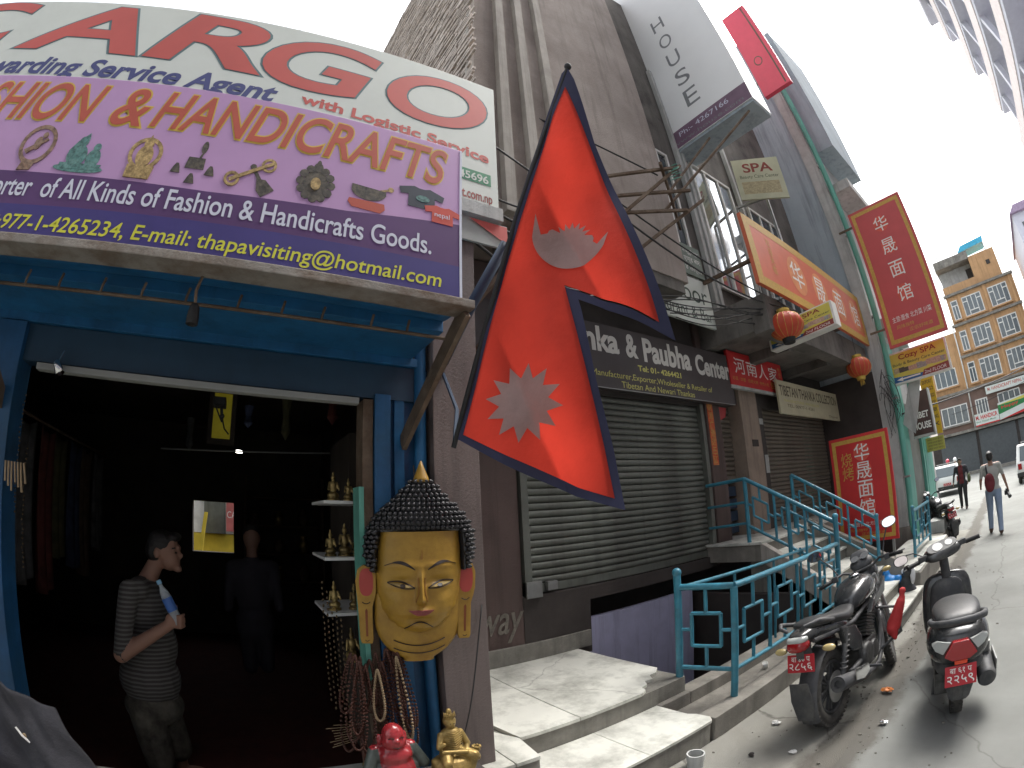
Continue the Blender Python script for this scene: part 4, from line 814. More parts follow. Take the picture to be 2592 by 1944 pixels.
# ================================================================== lanterns
M_lan = mat('red_lantern_silk', (.62, .10, .055), .5, var=.1, transl=.35); M_lg = mat('lantern_gold', (.55, .38, .08), .45, metal=.4)
def lantern(c, lab, dark):
    t = thing('red_lantern', c, lab, 'lantern', 'red lanterns'); c = V(c); n = 16; rz, rx = .20, .262
    b = MB()
    def f(u, v):
        th = math.pi * (.13 + .74 * v); a = 2 * math.pi * u; rib = 1 - .035 * abs(math.sin(a * n / 2)) ** .5 * 0 - .03 * (1 - abs(math.cos(a * n / 2)))
        return c + V((math.sin(th) * rx * rib * math.cos(a), math.sin(th) * rx * rib * math.sin(a), -math.cos(th) * rz))
    b.grid(f, n * 6, 14); b.build('shade', M_lan, t, smooth=True, weld=True)
    for k in range(n):
        a = 2 * math.pi * k / n; b = MB(); b.tube([c + V((math.sin(th) * rx * 1.004 * math.cos(a), math.sin(th) * rx * 1.004 * math.sin(a), -math.cos(th) * rz)) for th in [math.pi * (.13 + .74 * i / 8) for i in range(9)]], .004, 4); b.build('rib', M_lg, t)
    b = MB(); b.lathe([(.10, .0), (.105, .03), (.10, .06), (.001, .06)], c + V((0, 0, rz * .90)), n=20); b.build('cap', M_lg, t, smooth=False)
    b = MB(); b.lathe([(.001, -.07), (.085, -.07), (.095, -.03), (.10, 0)], c - V((0, 0, rz * .90)), n=20); b.build('base', M_black if dark else M_lg, t)
    b = MB()
    rr = random.Random(2)
    for k in range(26): a = rr.uniform(0, 6.3); q = rr.uniform(0, .05); b.tube([c + V((q * math.cos(a), q * math.sin(a), -.24)), c + V((1.3 * q * math.cos(a), 1.3 * q * math.sin(a), -.24 - rr.uniform(.06, .12)))], .004, 4)
    if not dark: o = b.build('tassel', M_lg, t)
    b = MB(); b.tube([c + V((0, 0, .2)), c + V((0, 0, .62))], .006, 5); b.build('cord', M_wire, t)
lantern((-2.6, 6.15, 3.98), 'larger looking red lantern in front of the yellow spa sign', True)
lantern((-2.6, 9.46, 3.83), 'farther red lantern with gold base hanging beside the crimson vertical sign', False)
# ================================================================== flag of two pennons on a slanted pole
FA = V((-1.75, .867, 2.146)); E1 = V((.598, .739, -.309)); E2 = V((.274, .174, .946)); EN = E1.cross(E2)
def fpt(a, b_, off=0.):
    fold = abs(math.sin(a * 5.5 + b_ * 4.2 + 1.1)); rip = -.022 * (1 - fold) ** 3 * min(1, max(a, 0) / .15) + .042 * math.sin(a * 7.0 - b_ * 3.2 + .6) * min(1, a / .25 + .15) + .016 * math.sin(a * 15 + b_ * 9) * min(1, max(a, 0) / .2) + .02 * noise.noise(V((a * 4, b_ * 3, 2.2)))
    return FA + E1 * a + E2 * b_ + EN * (rip + off)
def cloth(name, poly, m, parent, off, cuts=8, thick=None):
    bm = bmesh.new(); vs = [bm.verts.new((p[0], p[1], 0)) for p in poly]; bm.faces.new(vs); bm.normal_update()
    bmesh.ops.triangulate(bm, faces=bm.faces)
    for _ in range(cuts):
        es = [e for e in bm.edges if e.calc_length() > .022]
        if not es: break
        bmesh.ops.subdivide_edges(bm, edges=es, cuts=1); bmesh.ops.triangulate(bm, faces=bm.faces)
    for v in bm.verts: v.co = fpt(v.co.x, v.co.y, off)
    for f in bm.faces: f.smooth = True
    me = bpy.data.meshes.new(name); bm.to_mesh(me); bm.free(); return link(name, me, m, parent)
fl = thing('two_pennon_flag', FA, 'crimson double pennon flag with dark blue border, moon and sun', 'flag')
M_fred = mat('crimson_flag_cloth', (.62, .05, .03), .75, var=.16, vs=2.5, transl=.5, bump=.55, bs=13); M_fnavy = mat('navy_flag_cloth', (.028, .03, .068), .75, var=.12, vs=6); M_fwh = mat('pale_flag_patch', (.38, .28, .26), .75, var=.16, vs=5, transl=.3, bump=.4, bs=13)
out = [(-.02, -.012), (.287, -.081), (.50, -.12), (.703, -.125), (.60, .10), (.466, .354), (.345, .625), (.325, .662), (.52, .625), (.759, .598), (.50, 1.03), (.235, 1.505), (.06, 1.90), (.009, 1.982), (-.012, 1.93), (-.032, 1.30), (-.035, .65)]
inn = [(-.002, .012), (.309, -.044), (.50, -.082), (.65, -.09), (.56, .10), (.436, .347), (.30, .62), (.253, .717), (.45, .675), (.672, .644), (.455, 1.03), (.195, 1.517), (.029, 1.823), (.010, 1.60), (.005, 1.30), (-.012, .75)]
inb = [(.22 + (a - .22) * .965, .45 + (b_ - .45) * .985) for a, b_ in inn]
cloth('border', out + [out[0], inb[0]] + inb[:0:-1] + [inb[0]], M_fnavy, fl, .0); cloth('red_field', inn, M_fred, fl, .006)
star = []
for k in range(24):
    a = math.pi * 2 * k / 24 + .13; r_ = .158 if k % 2 == 0 else .100; star.append((.21 + r_ * math.cos(a), .195 + r_ * math.sin(a) * 1.02))
cloth('sun', star, M_fwh, fl, .013)
moon = []
c0 = (.222, .958); Rm = .163
for i in range(25): a = math.pi * (1.07 + .92 * i / 24) - .08; moon.append((c0[0] + Rm * math.cos(a), c0[1] + Rm * math.sin(a)))
tip0, tip1 = moon[0], moon[-1]
moon[0] = (c0[0] - .170, c0[1] + .075); moon[-1] = (c0[0] + .166, c0[1] + .035)
inner = []
for k in range(19):
    t = k / 18; a = -.10 + math.pi * t; r_ = .094 if k % 2 == 0 else .062
    if t < .08 or t > .92: r_ = .10
    inner.append((c0[0] + .005 + r_ * 1.05 * math.cos(a), c0[1] - .012 + r_ * math.sin(a) * .98))
moon += [(c0[0] + .13, c0[1] - .035)] + inner + [(c0[0] - .125, c0[1] - .02)]
cloth('moon', moon, M_fwh, fl, .013)
b = MB(); b.tube([FA - E2 * .05 - E1 * .03, FA + E2 * 1.0 - E1 * .03, FA + E2 * 2.0 + E1 * .008], .011, 8); b.ell(FA + E2 * 2.0 + E1 * .008, (.02, .02, .026)); auto(b.build('pole', M_black, fl), 50)
b = MB(); b.tube([FA - E2 * .03 - E1 * .03, (-2.02, .97, 2.33), (-2.31, 1.03, 2.6)], .010, 6); b.build('bracket', M_navy, fl)
# ================================================================== carved mask on the blue door post
mk = thing('carved_mask', (-2.3, .84, 1.1), 'large golden carved wooden face mask with black curls hung on the blue post', 'mask')
M_mg = mat('golden_mask_paint', (.37, .215, .03), .45, var=.16, vs=6, dirt=(.20, .10, .015), damt=.6, ds=5, coat=.08, bump=.15, bs=25); M_mh = mat('black_hair_paint', (.016, .016, .018), .28, var=.2, coat=.3)
M_ml = mat('mask_line_paint', (.02, .012, .01), .5); M_mr = mat('mask_ear_red', (.40, .06, .05), .4, var=.1); M_mlip = mat('mask_lip_paint', (.22, .05, .05), .4); M_mw = mat('mask_eye_white', (.34, .25, .11), .85, spec=.1)
def mc(z): return .846 + .055 * (z - 1.4)
def interp(tab, z):
    for (z0, w0), (z1, w1) in zip(tab, tab[1:]):
        if z0 <= z <= z1: t = (z - z0) / (z1 - z0); t = t * t * (3 - 2 * t) if True else t; return w0 + (w1 - w0) * t
    return tab[0][1] if z < tab[0][0] else tab[-1][1]
FW = [(1.262, .03), (1.275, .085), (1.30, .125), (1.34, .160), (1.40, .188), (1.47, .205), (1.56, .212), (1.65, .208), (1.76, .198)]
def fx(u, z):
    """relief height of the face at u (-1..1 across) and height z"""
    w = interp(FW, z); base = .105 * math.sqrt(max(0, 1 - (abs(u)) ** 2.4)) * (.55 + .45 * min(1, (z - 1.262) / .10 if z < 1.36 else 1))
    y = u * w
    ns = max(0, 1 - abs(y) / (.014 + .022 * max(0, min(1, (1.58 - z) / .17)))) if 1.405 < z < 1.60 else 0
    base += .045 * ns ** .8 * max(0, min(1, (1.605 - z) / .16)) * (1 if z > 1.43 else (z - 1.405) / .025)
    for s in (-1, 1):   # eye hollows, cheeks
        base -= .018 * math.exp(-(((y - s * .088) / .055) ** 2 + ((z - 1.525) / .022) ** 2)); base += .012 * math.exp(-(((y - s * .10) / .05) ** 2 + ((z - 1.43) / .045) ** 2)); base += .016 * math.exp(-(((y - s * .088) / .05) ** 2 + ((z - 1.498) / .016) ** 2)); base += .010 * math.exp(-(((y - s * .09) / .075) ** 2 + ((z - 1.585 - .012) / .016) ** 2))
    base += .022 * math.exp(-((y / .05) ** 2 + ((z - 1.378) / .02) ** 2)) - .014 * math.exp(-((y / .06) ** 2 + ((z - 1.335) / .014) ** 2)) + .022 * math.exp(-((y / .05) ** 2 + ((z - 1.298) / .022) ** 2))
    return base
XM = -2.285
def face(u, v): z = 1.262 + v * .498; uu = 2 * u - 1; return (XM + .02 + fx(uu, z), mc(z) + uu * interp(FW, z), z)
def closed_relief(name, fn, nu, nv, m, back):
    b = MB(); b.grid(fn, nu, nv); N = nu + 1
    rim = [i for i in range(N)] + [j * N + nu for j in range(1, nv + 1)] + [nv * N + i for i in range(nu - 1, -1, -1)] + [j * N for j in range(nv - 1, 0, -1)]
    base = len(b.v); b.v += [(back, b.v[i][1], b.v[i][2]) for i in rim]; k = len(rim)
    for i in range(k): b.f.append([rim[i], rim[(i + 1) % k], base + (i + 1) % k, base + i]); b.mi.append(0)
    b.f.append([base + i for i in range(k)]); b.mi.append(0)
    return auto(b.build(name, m, mk, smooth=True), 60)
closed_relief('face', face, 56, 70, M_mg, XM)
NW = [(1.108 + .01 * i, max(.075, math.sqrt(max(0, .225 ** 2 - (1.333 - 1.108 - .01 * i) ** 2)) * .95)) for i in range(23)] + [(1.46, .214)]
closed_relief('neck', lambda u, v: (XM + .025 + .045 * math.sqrt(max(0, 1 - (2 * u - 1) ** 2)) * (.7 + .3 * v), mc(1.108 + v * .35) + (2 * u - 1) * interp(NW, 1.108 + v * .35), 1.108 + v * .35), 30, 30, M_mg, XM)
HW = [(1.56, .245), (1.66, .272), (1.76, .268), (1.80, .250), (1.84, .222), (1.88, .185), (1.92, .140), (1.96, .105), (2.0, .065), (2.02, .03)]
def hx(z, u): d = .098 + .016 * min(1, (z - 1.76) / .05) if z < 1.84 else .114 - .045 * (z - 1.84) / .18; return XM + .005 + d * math.sqrt(max(0, 1 - abs(u) ** 2.2))
closed_relief('hair', lambda u, v: (hx(1.76 + v * .26, 2 * u - 1) , mc(1.76 + v * .26) + (2 * u - 1) * interp(HW, 1.76 + v * .26), 1.76 + v * .26), 40, 30, M_mh, XM)
for s in (-1, 1):
    def side(u, v, s=s): z = 1.565 + v * .20; a = interp(FW, z) * .96; c_ = interp(HW, z); return (XM + .02 + .07 * math.sin(math.pi * min(1, u * .9 + .1)) * (1 - .4 * u), mc(z) + s * (a + (c_ - a) * u), z)
    closed_relief('side_hair', side, 10, 16, M_mh, XM)
cb = MB(); rr = random.Random(8)
for row in range(20):
    z = 1.58 + row * .0222
    w = interp(HW, z); n_ = max(3, int(w * 2 / .0235)); 
    for i in range(n_ + 1):
        u = -1 + 2 * (i + (.5 if row % 2 else 0)) / (n_ + .5)
        if abs(u) > .99: continue
        if z < 1.775 and abs(u) * w < interp(FW, z) + .008: continue
        x = hx(z, u) if z >= 1.76 else XM + .02 + .07 * math.sin(math.pi * min(1, (abs(u) * w - interp(FW, z) * .96) / (w - interp(FW, z) * .96 + 1e-6) * .9 + .1))
        s = .0125; M3 = Matrix.Rotation(u * .9, 3, 'Z') @ Matrix.Rotation(R(90), 3, 'Y')
        cb.lathe([(s, -.006), (s, .006), (s * .8, .014), (s * .62, .013), (s * .5, .021), (s * .2, .024), (.0005, .021)], (x, mc(z) + u * w, z), n=8, M=M3)
o = cb.build('curls', M_mh, mk, smooth=True); o['kind'] = 'stuff'
b = MB(); b.lathe([(.045, 0), (.038, .02), (.016, .075), (.004, .105), (.0005, .107)], (XM + .05, mc(2.0), 2.0), n=18); b.build('crown_tip', M_mg, mk, smooth=True)
def strip(name, pts, w, m, lift=.0035, parent=mk):
    """a painted or carved line that follows the face relief; pts (y offset, z); w widths"""
    b = MB(); L = []
    for i, (y, z) in enumerate(pts):
        a = pts[max(i - 1, 0)]; c_ = pts[min(i + 1, len(pts) - 1)]; d = V((c_[0] - a[0], c_[1] - a[1])).normalized(); nrm = V((-d.y, d.x)); ww = w[i] if isinstance(w, list) else w
        for s in (-1, 1):
            yy, zz = y + nrm.x * ww * s, z + nrm.y * ww * s; wd = max(.05, interp(FW, zz))
            L.append((XM + .02 + fx(max(-1, min(1, yy / wd)), zz) + lift, mc(zz) + yy, zz))
    b.add(L, [(2 * i, 2 * i + 1, 2 * i + 3, 2 * i + 2) for i in range(len(pts) - 1)]); o = b.build(name, m, parent, fix=False); so = o.modifiers.new('t', 'SOLIDIFY'); so.thickness = .004; so.offset = 0; return o
def arc(x0, z0, x1, z1, h, n=14): return [(x0 + (x1 - x0) * i / n, z0 + (z1 - z0) * i / n + h * math.sin(math.pi * i / n)) for i in range(n + 1)]
for s in (-1, 1):
    strip('eyebrow', arc(s * .030, 1.578, s * .172, 1.600, .026), [.001 + .0065 * math.sin(math.pi * min(1, i / 11)) for i in range(15)], M_ml)
    strip('upper_lid', arc(s * .032, 1.492, s * .158, 1.520, .016), .0028, M_ml, .005); strip('lower_lid', arc(s * .032, 1.490, s * .158, 1.518, -.010), .0018, M_ml, .005)
    strip('eye_white', arc(s * .036, 1.494, s * .146, 1.513, .002), [.0005 + .006 * math.sin(math.pi * i / 14) for i in range(15)], M_mw)
    strip('iris', [(s * .088 - .012, 1.5035), (s * .088 - .005, 1.5035), (s * .088 + .005, 1.5038), (s * .088 + .012, 1.504)], [.004, .007, .007, .004], M_ml, .0055)
    strip('nose_line', [(s * .016, 1.54), (s * .014, 1.50), (s * .017, 1.46), (s * .028, 1.425)], .0016, mat('mask_shade_line', (.20, .09, .02), .5), .004)
strip('lips', arc(-.058, 1.383, .058, 1.383, -.012), [.002, .004, .007, .010, .012, .0135, .0135, .0125, .0135, .0135, .012, .010, .007, .004, .002], M_mlip, .005)
strip('chin_crease', arc(-.075, 1.285, .062, 1.288, .036), .0022, M_ml, .004)
strip('brow_mark', [(0, 1.675), (.001, 1.655), (0, 1.635), (0, 1.628)], [.001, .002, .006, .003], mat('mask_mark', (.25, .12, .02), .5), .004)
for k, z in enumerate((1.205, 1.165)):
    b = MB(); pts = [(XM + .025 + .045 * math.sqrt(max(0, 1 - (t / .2) ** 2)) * (.7 + .3 * (z - 1.108) / .35) + .005, mc(z) + t, z + 2.0 * t * t - .012) for t in [-.125 + .25 * i / 12 for i in range(13)]]
    b.tube(pts, .0028, 5); b.build('neck_crease', M_ml, mk)
def superell(cx, cy, rx, ry, n=28, p=2.6): return [(cx + rx * abs(math.cos(t)) ** (2 / p) * (1 if math.cos(t) > 0 else -1), cy + ry * abs(math.sin(t)) ** (2 / p) * (1 if math.sin(t) > 0 else -1)) for t in [2 * math.pi * i / n for i in range(n)]]
for s, yc in ((-1, .592), (1, 1.080)):
    t = s * .0; sh_ = [(yc - s * .0 + a, c_) for a, c_ in [(-.044, 1.44), (-.040, 1.40), (-.034, 1.23), (-.028, 1.208), (.024, 1.206), (.030, 1.225), (.030, 1.39), (.042, 1.43), (.050, 1.47), (.050, 1.55), (.034, 1.590), (-.012, 1.600), (-.040, 1.578), (-.050, 1.52)]]
    tilt = -.03 if s < 0 else -.07
    sh_ = [(a - tilt * (c_ - 1.45), c_) for a, c_ in sh_]
    b = MB(); b.prism(sh_, (XM, 0, 0), (0, 1, 0), (0, 0, 1), (1, 0, 0), .01, .042); o = b.build('ear', M_mg, mk, bev=.006)
    b = MB(); b.prism([(a - tilt * (c_ - 1.45), c_) for a, c_ in superell(yc + .002, 1.515, .034, .068)], (XM, 0, 0), (0, 1, 0), (0, 0, 1), (1, 0, 0), .040, .0435); b.build('ear_hollow', M_mr, o)
    b = MB(); b.prism([(a - tilt * (c_ - 1.45), c_) for a, c_ in [(yc - .006, 1.375), (yc + .001, 1.385), (yc + .006, 1.375), (yc + .005, 1.245), (yc - .005, 1.245)]], (XM, 0, 0), (0, 1, 0), (0, 0, 1), (1, 0, 0), .040, .0432); b.build('lobe_slot', mat('lobe_slot_paint', (.18, .05, .015), .5), o)
    b = MB(); b.tube([(XM + .043, yc - .02 - tilt * -.03 + .04 * i / 6, 1.418 - .010 * math.sin(math.pi * i / 6)) for i in range(7)], .0022, 5); b.build('ear_crease', M_ml, o); b = MB(); b.tube([(XM + .043, yc - .010 - tilt * -.23 + .02 * i / 6, 1.226 - .006 * math.sin(math.pi * i / 6)) for i in range(7)], .0018, 5); b.build('ear_crease', M_ml, o)
b = MB(); b.tube([(XM + .01, .86, 1.8), (-2.37, .86, 2.1)], .004, 5); b.build('hanging_cord', M_wire, mk)
mk.rotation_euler[2] = R(-13)
# ================================================================== statues and goods by the door
stand = thing('display_stand', (-2.2, .6, .2), 'dark low display ledge with statues in front of the shop door', 'display')
b = MB(); b.box(-2.30, -1.98, .28, 1.08, .381, .46); b.build('ledge', M_dark, stand, bev=.006)
M_sred = mat('red_lacquer', (.30, .025, .03), .25, var=.2, vs=12, dirt=(.10, .01, .012), damt=.6, ds=9, coat=.4); M_srobe = mat('dark_green_robe_paint', (.055, .065, .058), .4, var=.3, vs=15)
bu = thing('laughing_buddha_statue', (-2.12, .605, .46), 'red lacquer laughing bald statue with dark robe below the mask', 'statue')
C0 = V((-2.12, .60, .46))
def q_(x, y, z): return C0 + V((x, y, z))
organic('figure', [('e', q_(0.02, 0, .14), (.085, .115, .085)), ('e', q_(.02, 0, .225), (.07, .09, .07)), ('e', q_(.045, -.035, .235), (.038, .042, .034)), ('e', q_(.045, .038, .235), (.038, .042, .034)), ('e', q_(.03, 0, .335), (.055, .056, .066)), ('e', q_(.035, 0, .305), (.058, .062, .042)), ('e', q_(.085, 0, .325), (.014, .016, .014)), ('e', q_(.06, -.028, .318), (.024, .024, .02)), ('e', q_(.06, .028, .318), (.024, .024, .02)), ('e', q_(.062, 0, .29), (.022, .035, .014)), ('e', q_(.005, -.062, .31), (.014, .012, .034)), ('e', q_(.005, .062, .31), (.014, .012, .034)), ('c', q_(0, -.085, .25), q_(.03, -.135, .16), .035, .03), ('c', q_(0, .085, .25), q_(.03, .135, .16), .035, .03), ('e', q_(.05, -.09, .05), (.09, .07, .05)), ('e', q_(.05, .09, .05), (.09, .07, .05)), ('e', q_(.0, 0, .03), (.12, .15, .04)), ('e', q_(.105, 0, .135), (.012, .012, .012))],
        [M_sred, M_srobe], bu, .005, 2, lambda c: 1 if (abs(c.y - C0.y) > .078 and c.z < C0.z + .27 and c.x < C0.x + .075) or c.z < C0.z + .085 else 0)
b = MB()
for s in (-1,): b.tube([q_(.082, s * .012, .338), q_(.086, s * .024, .345), q_(.076, s * .038, .338)], .0028, 5)
b.build('eye_line', M_ml, bu); b = MB(); b.tube([q_(.082, .012, .338), q_(.086, .024, .345), q_(.076, .038, .338)], .0028, 5); b.build('eye_line', M_ml, bu); b = MB(); b.tube([q_(.083, -.022, .296), q_(.087, 0, .286), q_(.083, .022, .296)], .0035, 5); b.build('mouth_line', M_ml, bu)
b = MB()
for k in range(30):
    t = k / 29; a = -1.25 + 2.5 * t; b.ell(q_(.075 - .03 * abs(a) , .075 * math.sin(a), .265 - .055 * math.cos(a)), (.007,) * 3, 6, 4)
b.build('bead_necklace', M_bronze, bu, smooth=True)
gy = thing('golden_goddess_statue', (-2.05, .87, .46), 'small golden seated crowned statue at the foot of the brown pillar', 'statue')
C1 = V((-2.05, .868, .45))
def w_(x, y, z): return C1 + V((x, y, z))
M_sg = mat('gilt_statue_paint', (.36, .25, .085), .38, metal=.5, var=.3, vs=20, dirt=(.09, .06, .025), damt=.7, ds=14, bump=.15, bs=120)
organic('figure', [('e', w_(0, 0, .28), (.042, .048, .07)), ('e', w_(0, 0, .32), (.036, .05, .035)), ('e', w_(.004, 0, .375), (.027, .026, .034)), ('c', w_(0, 0, .33), w_(0, 0, .36), .016, .014), ('e', w_(-.004, 0, .385), (.03, .034, .03)), ('e', w_(0, 0, .408), (.027, .028, .016)), ('e', w_(-.002, 0, .43), (.015, .015, .024)), ('c', w_(0, -.048, .315), w_(.03, -.075, .265), .019, .015), ('c', w_(.03, -.075, .265), w_(.045, -.055, .285), .014, .01), ('c', w_(0, .048, .315), w_(.012, .075, .25), .02, .017), ('c', w_(.012, .075, .25), w_(.05, .05, .215), .016, .012), ('c', w_(0, -.03, .215), w_(.075, -.06, .19), .034, .026), ('c', w_(.075, -.06, .19), w_(.085, -.055, .11), .024, .018), ('c', w_(0, .03, .215), w_(.06, .085, .20), .034, .028), ('c', w_(.06, .085, .20), w_(.07, .055, .11), .026, .016), ('e', w_(0, 0, .14), (.085, .11, .07)), ('e', w_(0, -.085, .17), (.03, .024, .026)), ('e', w_(.02, .115, .165), (.024, .022, .026)), ('e', w_(.02, .118, .205), (.02, .02, .018)), ('e', w_(0, 0, .06), (.10, .12, .06)), ('c', w_(.04, -.06, .24), w_(.055, .05, .225), .012, .012)], M_sg, gy, .0036, 1)
b = MB()
for k in range(9): a = -1.4 + 2.8 * k / 8; b.lathe([(.006, 0), (.005, .012), (.0005, .026)], w_(.024 * math.cos(a), .026 * math.sin(a), .412), n=6)
for k in range(10): z = .23 + k * .012; b.tube([w_(.041, -.04, z + .01), w_(.052 - .001 * k, 0, z - .006), w_(.041, .04, z + .012)], .0025, 4)
for k in range(8): a = .8 * k; b.ell(w_(.02 + .018 * math.cos(a), .118 + .018 * math.sin(a), .222), (.009, .009, .006), 6, 4)
b.build('ornament', M_sg, gy, smooth=True)
b = MB(); b.ell(w_(.030, -.009, .382), (.002, .004, .002), 6, 4); b.ell(w_(.030, .009, .382), (.002, .004, .002), 6, 4); b.build('eye', M_ml, gy)
# bead strings hung beside the door
M_bead = mat('dark_wooden_bead', (.075, .028, .018), .4, var=.4, vs=30); M_bead2 = mat('bone_bead', (.30, .22, .13), .5, var=.2, vs=30)
rr = random.Random(21)
bead_me = {}
for k in range(26):
    y = .49 + rr.uniform(0, .25); x = -2.34 + rr.uniform(0, .07); z1 = 1.10 + rr.uniform(-.02, .08); z0 = .66 + rr.uniform(-.05, .18); col = M_bead2 if k in (7, 15) else M_bead; sp = rr.uniform(.02, .05)
    if col is M_bead2: x = -2.245; y = .60 if k == 7 else .70
    b = MB(); n_ = 60; yo = (y - .62) * .45
    for i in range(n_):
        t = i / n_; a = 2 * math.pi * t; zz = (z0 + z1) / 2 + (z1 - z0) / 2 * math.cos(a); f_ = (z1 - zz) / (z1 - z0)
        b.ell((x + .01 * math.sin(a), y + yo * f_ + sp * math.sin(a) * (.3 + f_), zz), (.0075,) * 3, 6, 4)
    lab = ('left pale bone bead string hanging under the mask', 'right pale bone bead string hanging under the mask')[k == 15] if col is M_bead2 else 'dark wooden bead string in the bundle hung by the door'
    tag(b.build('bead_string', col, smooth=True), lab, 'beads', None if col is M_bead2 else 'bundle of dark bead strings')
# small brass goods on the shelves
for k, (y, z, s) in enumerate(((.50, 1.916, 1.), (.585, 1.916, .8), (.48, 1.62, .9), (.56, 1.62, 1.1), (.62, 1.62, .7), (.49, 1.325, 1.), (.60, 1.325, .9), (.57, 1.03, 1.2))):
    c = V((-2.62, y, z)); t = thing('brass_figurine', c, ('%s brass figurine on the %s white shelf' % (('left', 'right', 'left', 'tall middle', 'small right', 'left', 'right', 'single')[k], ('top', 'top', 'middle', 'middle', 'middle', 'bottom', 'bottom', 'space below the bottom')[k])), 'figurine', 'brass figurines on the shelves')
    organic('figure', [('e', c + V((0, 0, .03 * s)), (.03 * s, .034 * s, .022 * s)), ('e', c + V((0, 0, .075 * s)), (.018 * s, .022 * s, .035 * s)), ('e', c + V((0, 0, .125 * s)), (.013 * s, .013 * s, .017 * s)), ('e', c + V((0, 0, .148 * s)), (.007 * s, .007 * s, .014 * s)), ('c', c + V((0, -.02 * s, .1 * s)), c + V((.02 * s, -.03 * s, .06 * s)), .008 * s, .006 * s), ('c', c + V((0, .02 * s, .1 * s)), c + V((.02 * s, .03 * s, .06 * s)), .008 * s, .006 * s)], M_brass, t, .004, 1)
    b = MB(); b.lathe([(.036 * s, 0), (.036 * s, .01), (.028 * s, .014), (.030 * s, .022 * s)], c, n=16); b.build('base', M_brass, t)
# strings of brass bells on the left of the door and dark garment with a blue patterned cloth
for k in range(2):
    y = -1.20 + .05 * k; b = MB(); zt = 2.28 - .25 * k
    for i in range(26): b.ell((-2.42, y + rr.uniform(-.006, .006), zt - i * .022 - rr.uniform(0, .008)), (.005, .005, .006), 6, 4)
    tag(b.build('bell_string', M_bronze, smooth=True), ('long', 'lower')[k] + ' string of tiny brass bells hanging at the left door post', 'bell string', 'brass bell strings at the left door post')
b = MB()
for k in range(7): b.tube([(-2.30, -1.21 + .018 * k, 1.95), (-2.29, -1.20 + .02 * k, 1.86 - .02 * (k % 3))], .006, 6)
tag(b.build('hanging_keys', M_bead2), 'cluster of pale bone pendants hanging at the left edge of the door', 'pendants')
M_jack = mat('charcoal_jacket_cloth', (.05, .05, .058), .85, var=.15, vs=8, bump=.3, bs=30)
def jk(u, v):
    y = -1.26 + u * (.42 + .30 * v); z = 1.17 - v * (.75) - .12 * u * (1 - v) - .05 * u
    x = -1.92 + .05 * math.sin(u * 9 + v * 3) * v + .03 * noise.noise(V((u * 6, v * 4, 0))) + .05 * math.sin(math.pi * u)
    return (x, y, z)
t = thing('charcoal_jacket', (-1.95, -1.0, .45), 'charcoal grey jacket draped on a rack at the lower left corner', 'jacket')
b = MB(); b.grid(jk, 44, 44); o = b.build('body', M_jack, t, smooth=True); so = o.modifiers.new('t', 'SOLIDIFY'); so.thickness = .012
for k, (u, v) in enumerate(((.52, .30), (.62, .62))): b = MB(); b.ell(V(jk(u, v)) + V((.012, 0, 0)), (.006, .012, .012), 10, 6); b.build('button', M_bead2, t, smooth=True)
b = MB(); b.tube([V(jk(.47, .26)) + V((.012, 0, 0)), V(jk(.50, .30)) + V((.018, 0, 0)), V(jk(.55, .33)) + V((.012, 0, 0))], .005, 6); b.build('toggle', M_wht, t)
def bc(u, v): return (-1.80 + .02 * math.sin(u * 8), -1.42 + u * (.26 + .10 * v), .98 - v * .55 - .25 * u)
t2 = thing('blue_patterned_cloth', (-1.8, -1.2, .45), 'bright blue cloth with white leaf marks at the lower left edge', 'cloth')
b = MB(); b.grid(bc, 16, 20); o = b.build('cloth', mat('bright_blue_cloth', (.03, .055, .34), .8, var=.1), t2, smooth=True); so = o.modifiers.new('t', 'SOLIDIFY'); so.thickness = .008
for k in range(16): u, v = rr.uniform(.15, .95), rr.uniform(.05, .95); p = V(bc(u, v)) + V((.009, 0, 0)); a = rr.uniform(0, 3); b = MB(); b.prism([(.022 * math.cos(q) * (1), .008 * math.sin(q)) for q in [i * .9 for i in range(7)]], p, (0, math.cos(a), math.sin(a)), (0, -math.sin(a), math.cos(a)), (1, 0, 0), 0, .002); b.build('leaf_mark', M_wht, t2)
# ================================================================== overhead wires
def wire(name, a, c, sag, r, lab, grp, jit=0.):
    a, c = V(a), V(c); n = 16; w1, w2 = rnd.uniform(-1, 1) * jit, rnd.uniform(-1, 1) * jit
    pts = [a.lerp(c, i / n) + V((0, 0, -4 * sag * (i / n) * (1 - i / n))) + V((w1 * math.sin(math.pi * i / n), 0, w2 * math.sin(2 * math.pi * i / n))) for i in range(n + 1)]
    b = MB(); b.tube(pts, r, 5); return tag(b.build(name, M_wire, smooth=True), lab, 'wire', grp)
wire('overhead_wire', (-4.2, -.4, 7.8), (-2.75, 4.0, 5.6), .10, .011, 'long thin wire crossing the slate side wall to the sign bracket', None)
wire('overhead_wire', (-3.6, .2, 6.9), (-2.7, 2.3, 4.6), .06, .011, 'steep wire crossing the brown fins behind the flag tip', None)
wire('overhead_wire', (-2.5, 1.3, 4.15), (-3.12, 2.6, 4.75), .10, .010, 'short wire leaving the white banner edge toward the brown wall', None)
for k in range(7): wire('cable', (-2.45, 1.25, 3.95 - .05 * k), (-3.0, 2.5 + .12 * k, 4.55 - .09 * k), .12 + .03 * k, .011, 'black cable in the tangle between the banner and the flag', 'cables in the tangle beside the banner', .08)
for k in range(8): wire('cable', (-3.30, 3.8 + .1 * k, 4.22 - .03 * k), (-2.66, 6.1 + .07 * k, 4.20 + .03 * (k % 4)), .06 + .05 * rnd.random(), .008, 'dusty cable in the bundle running to the nearer lantern', 'cables in the bundle by the lantern', .09)
wire('overhead_wire', (-3.15, 3.4, 5.35), (-2.68, 6.3, 4.42), .18, .011, 'upper drooping wire passing in front of the white restaurant board', None)
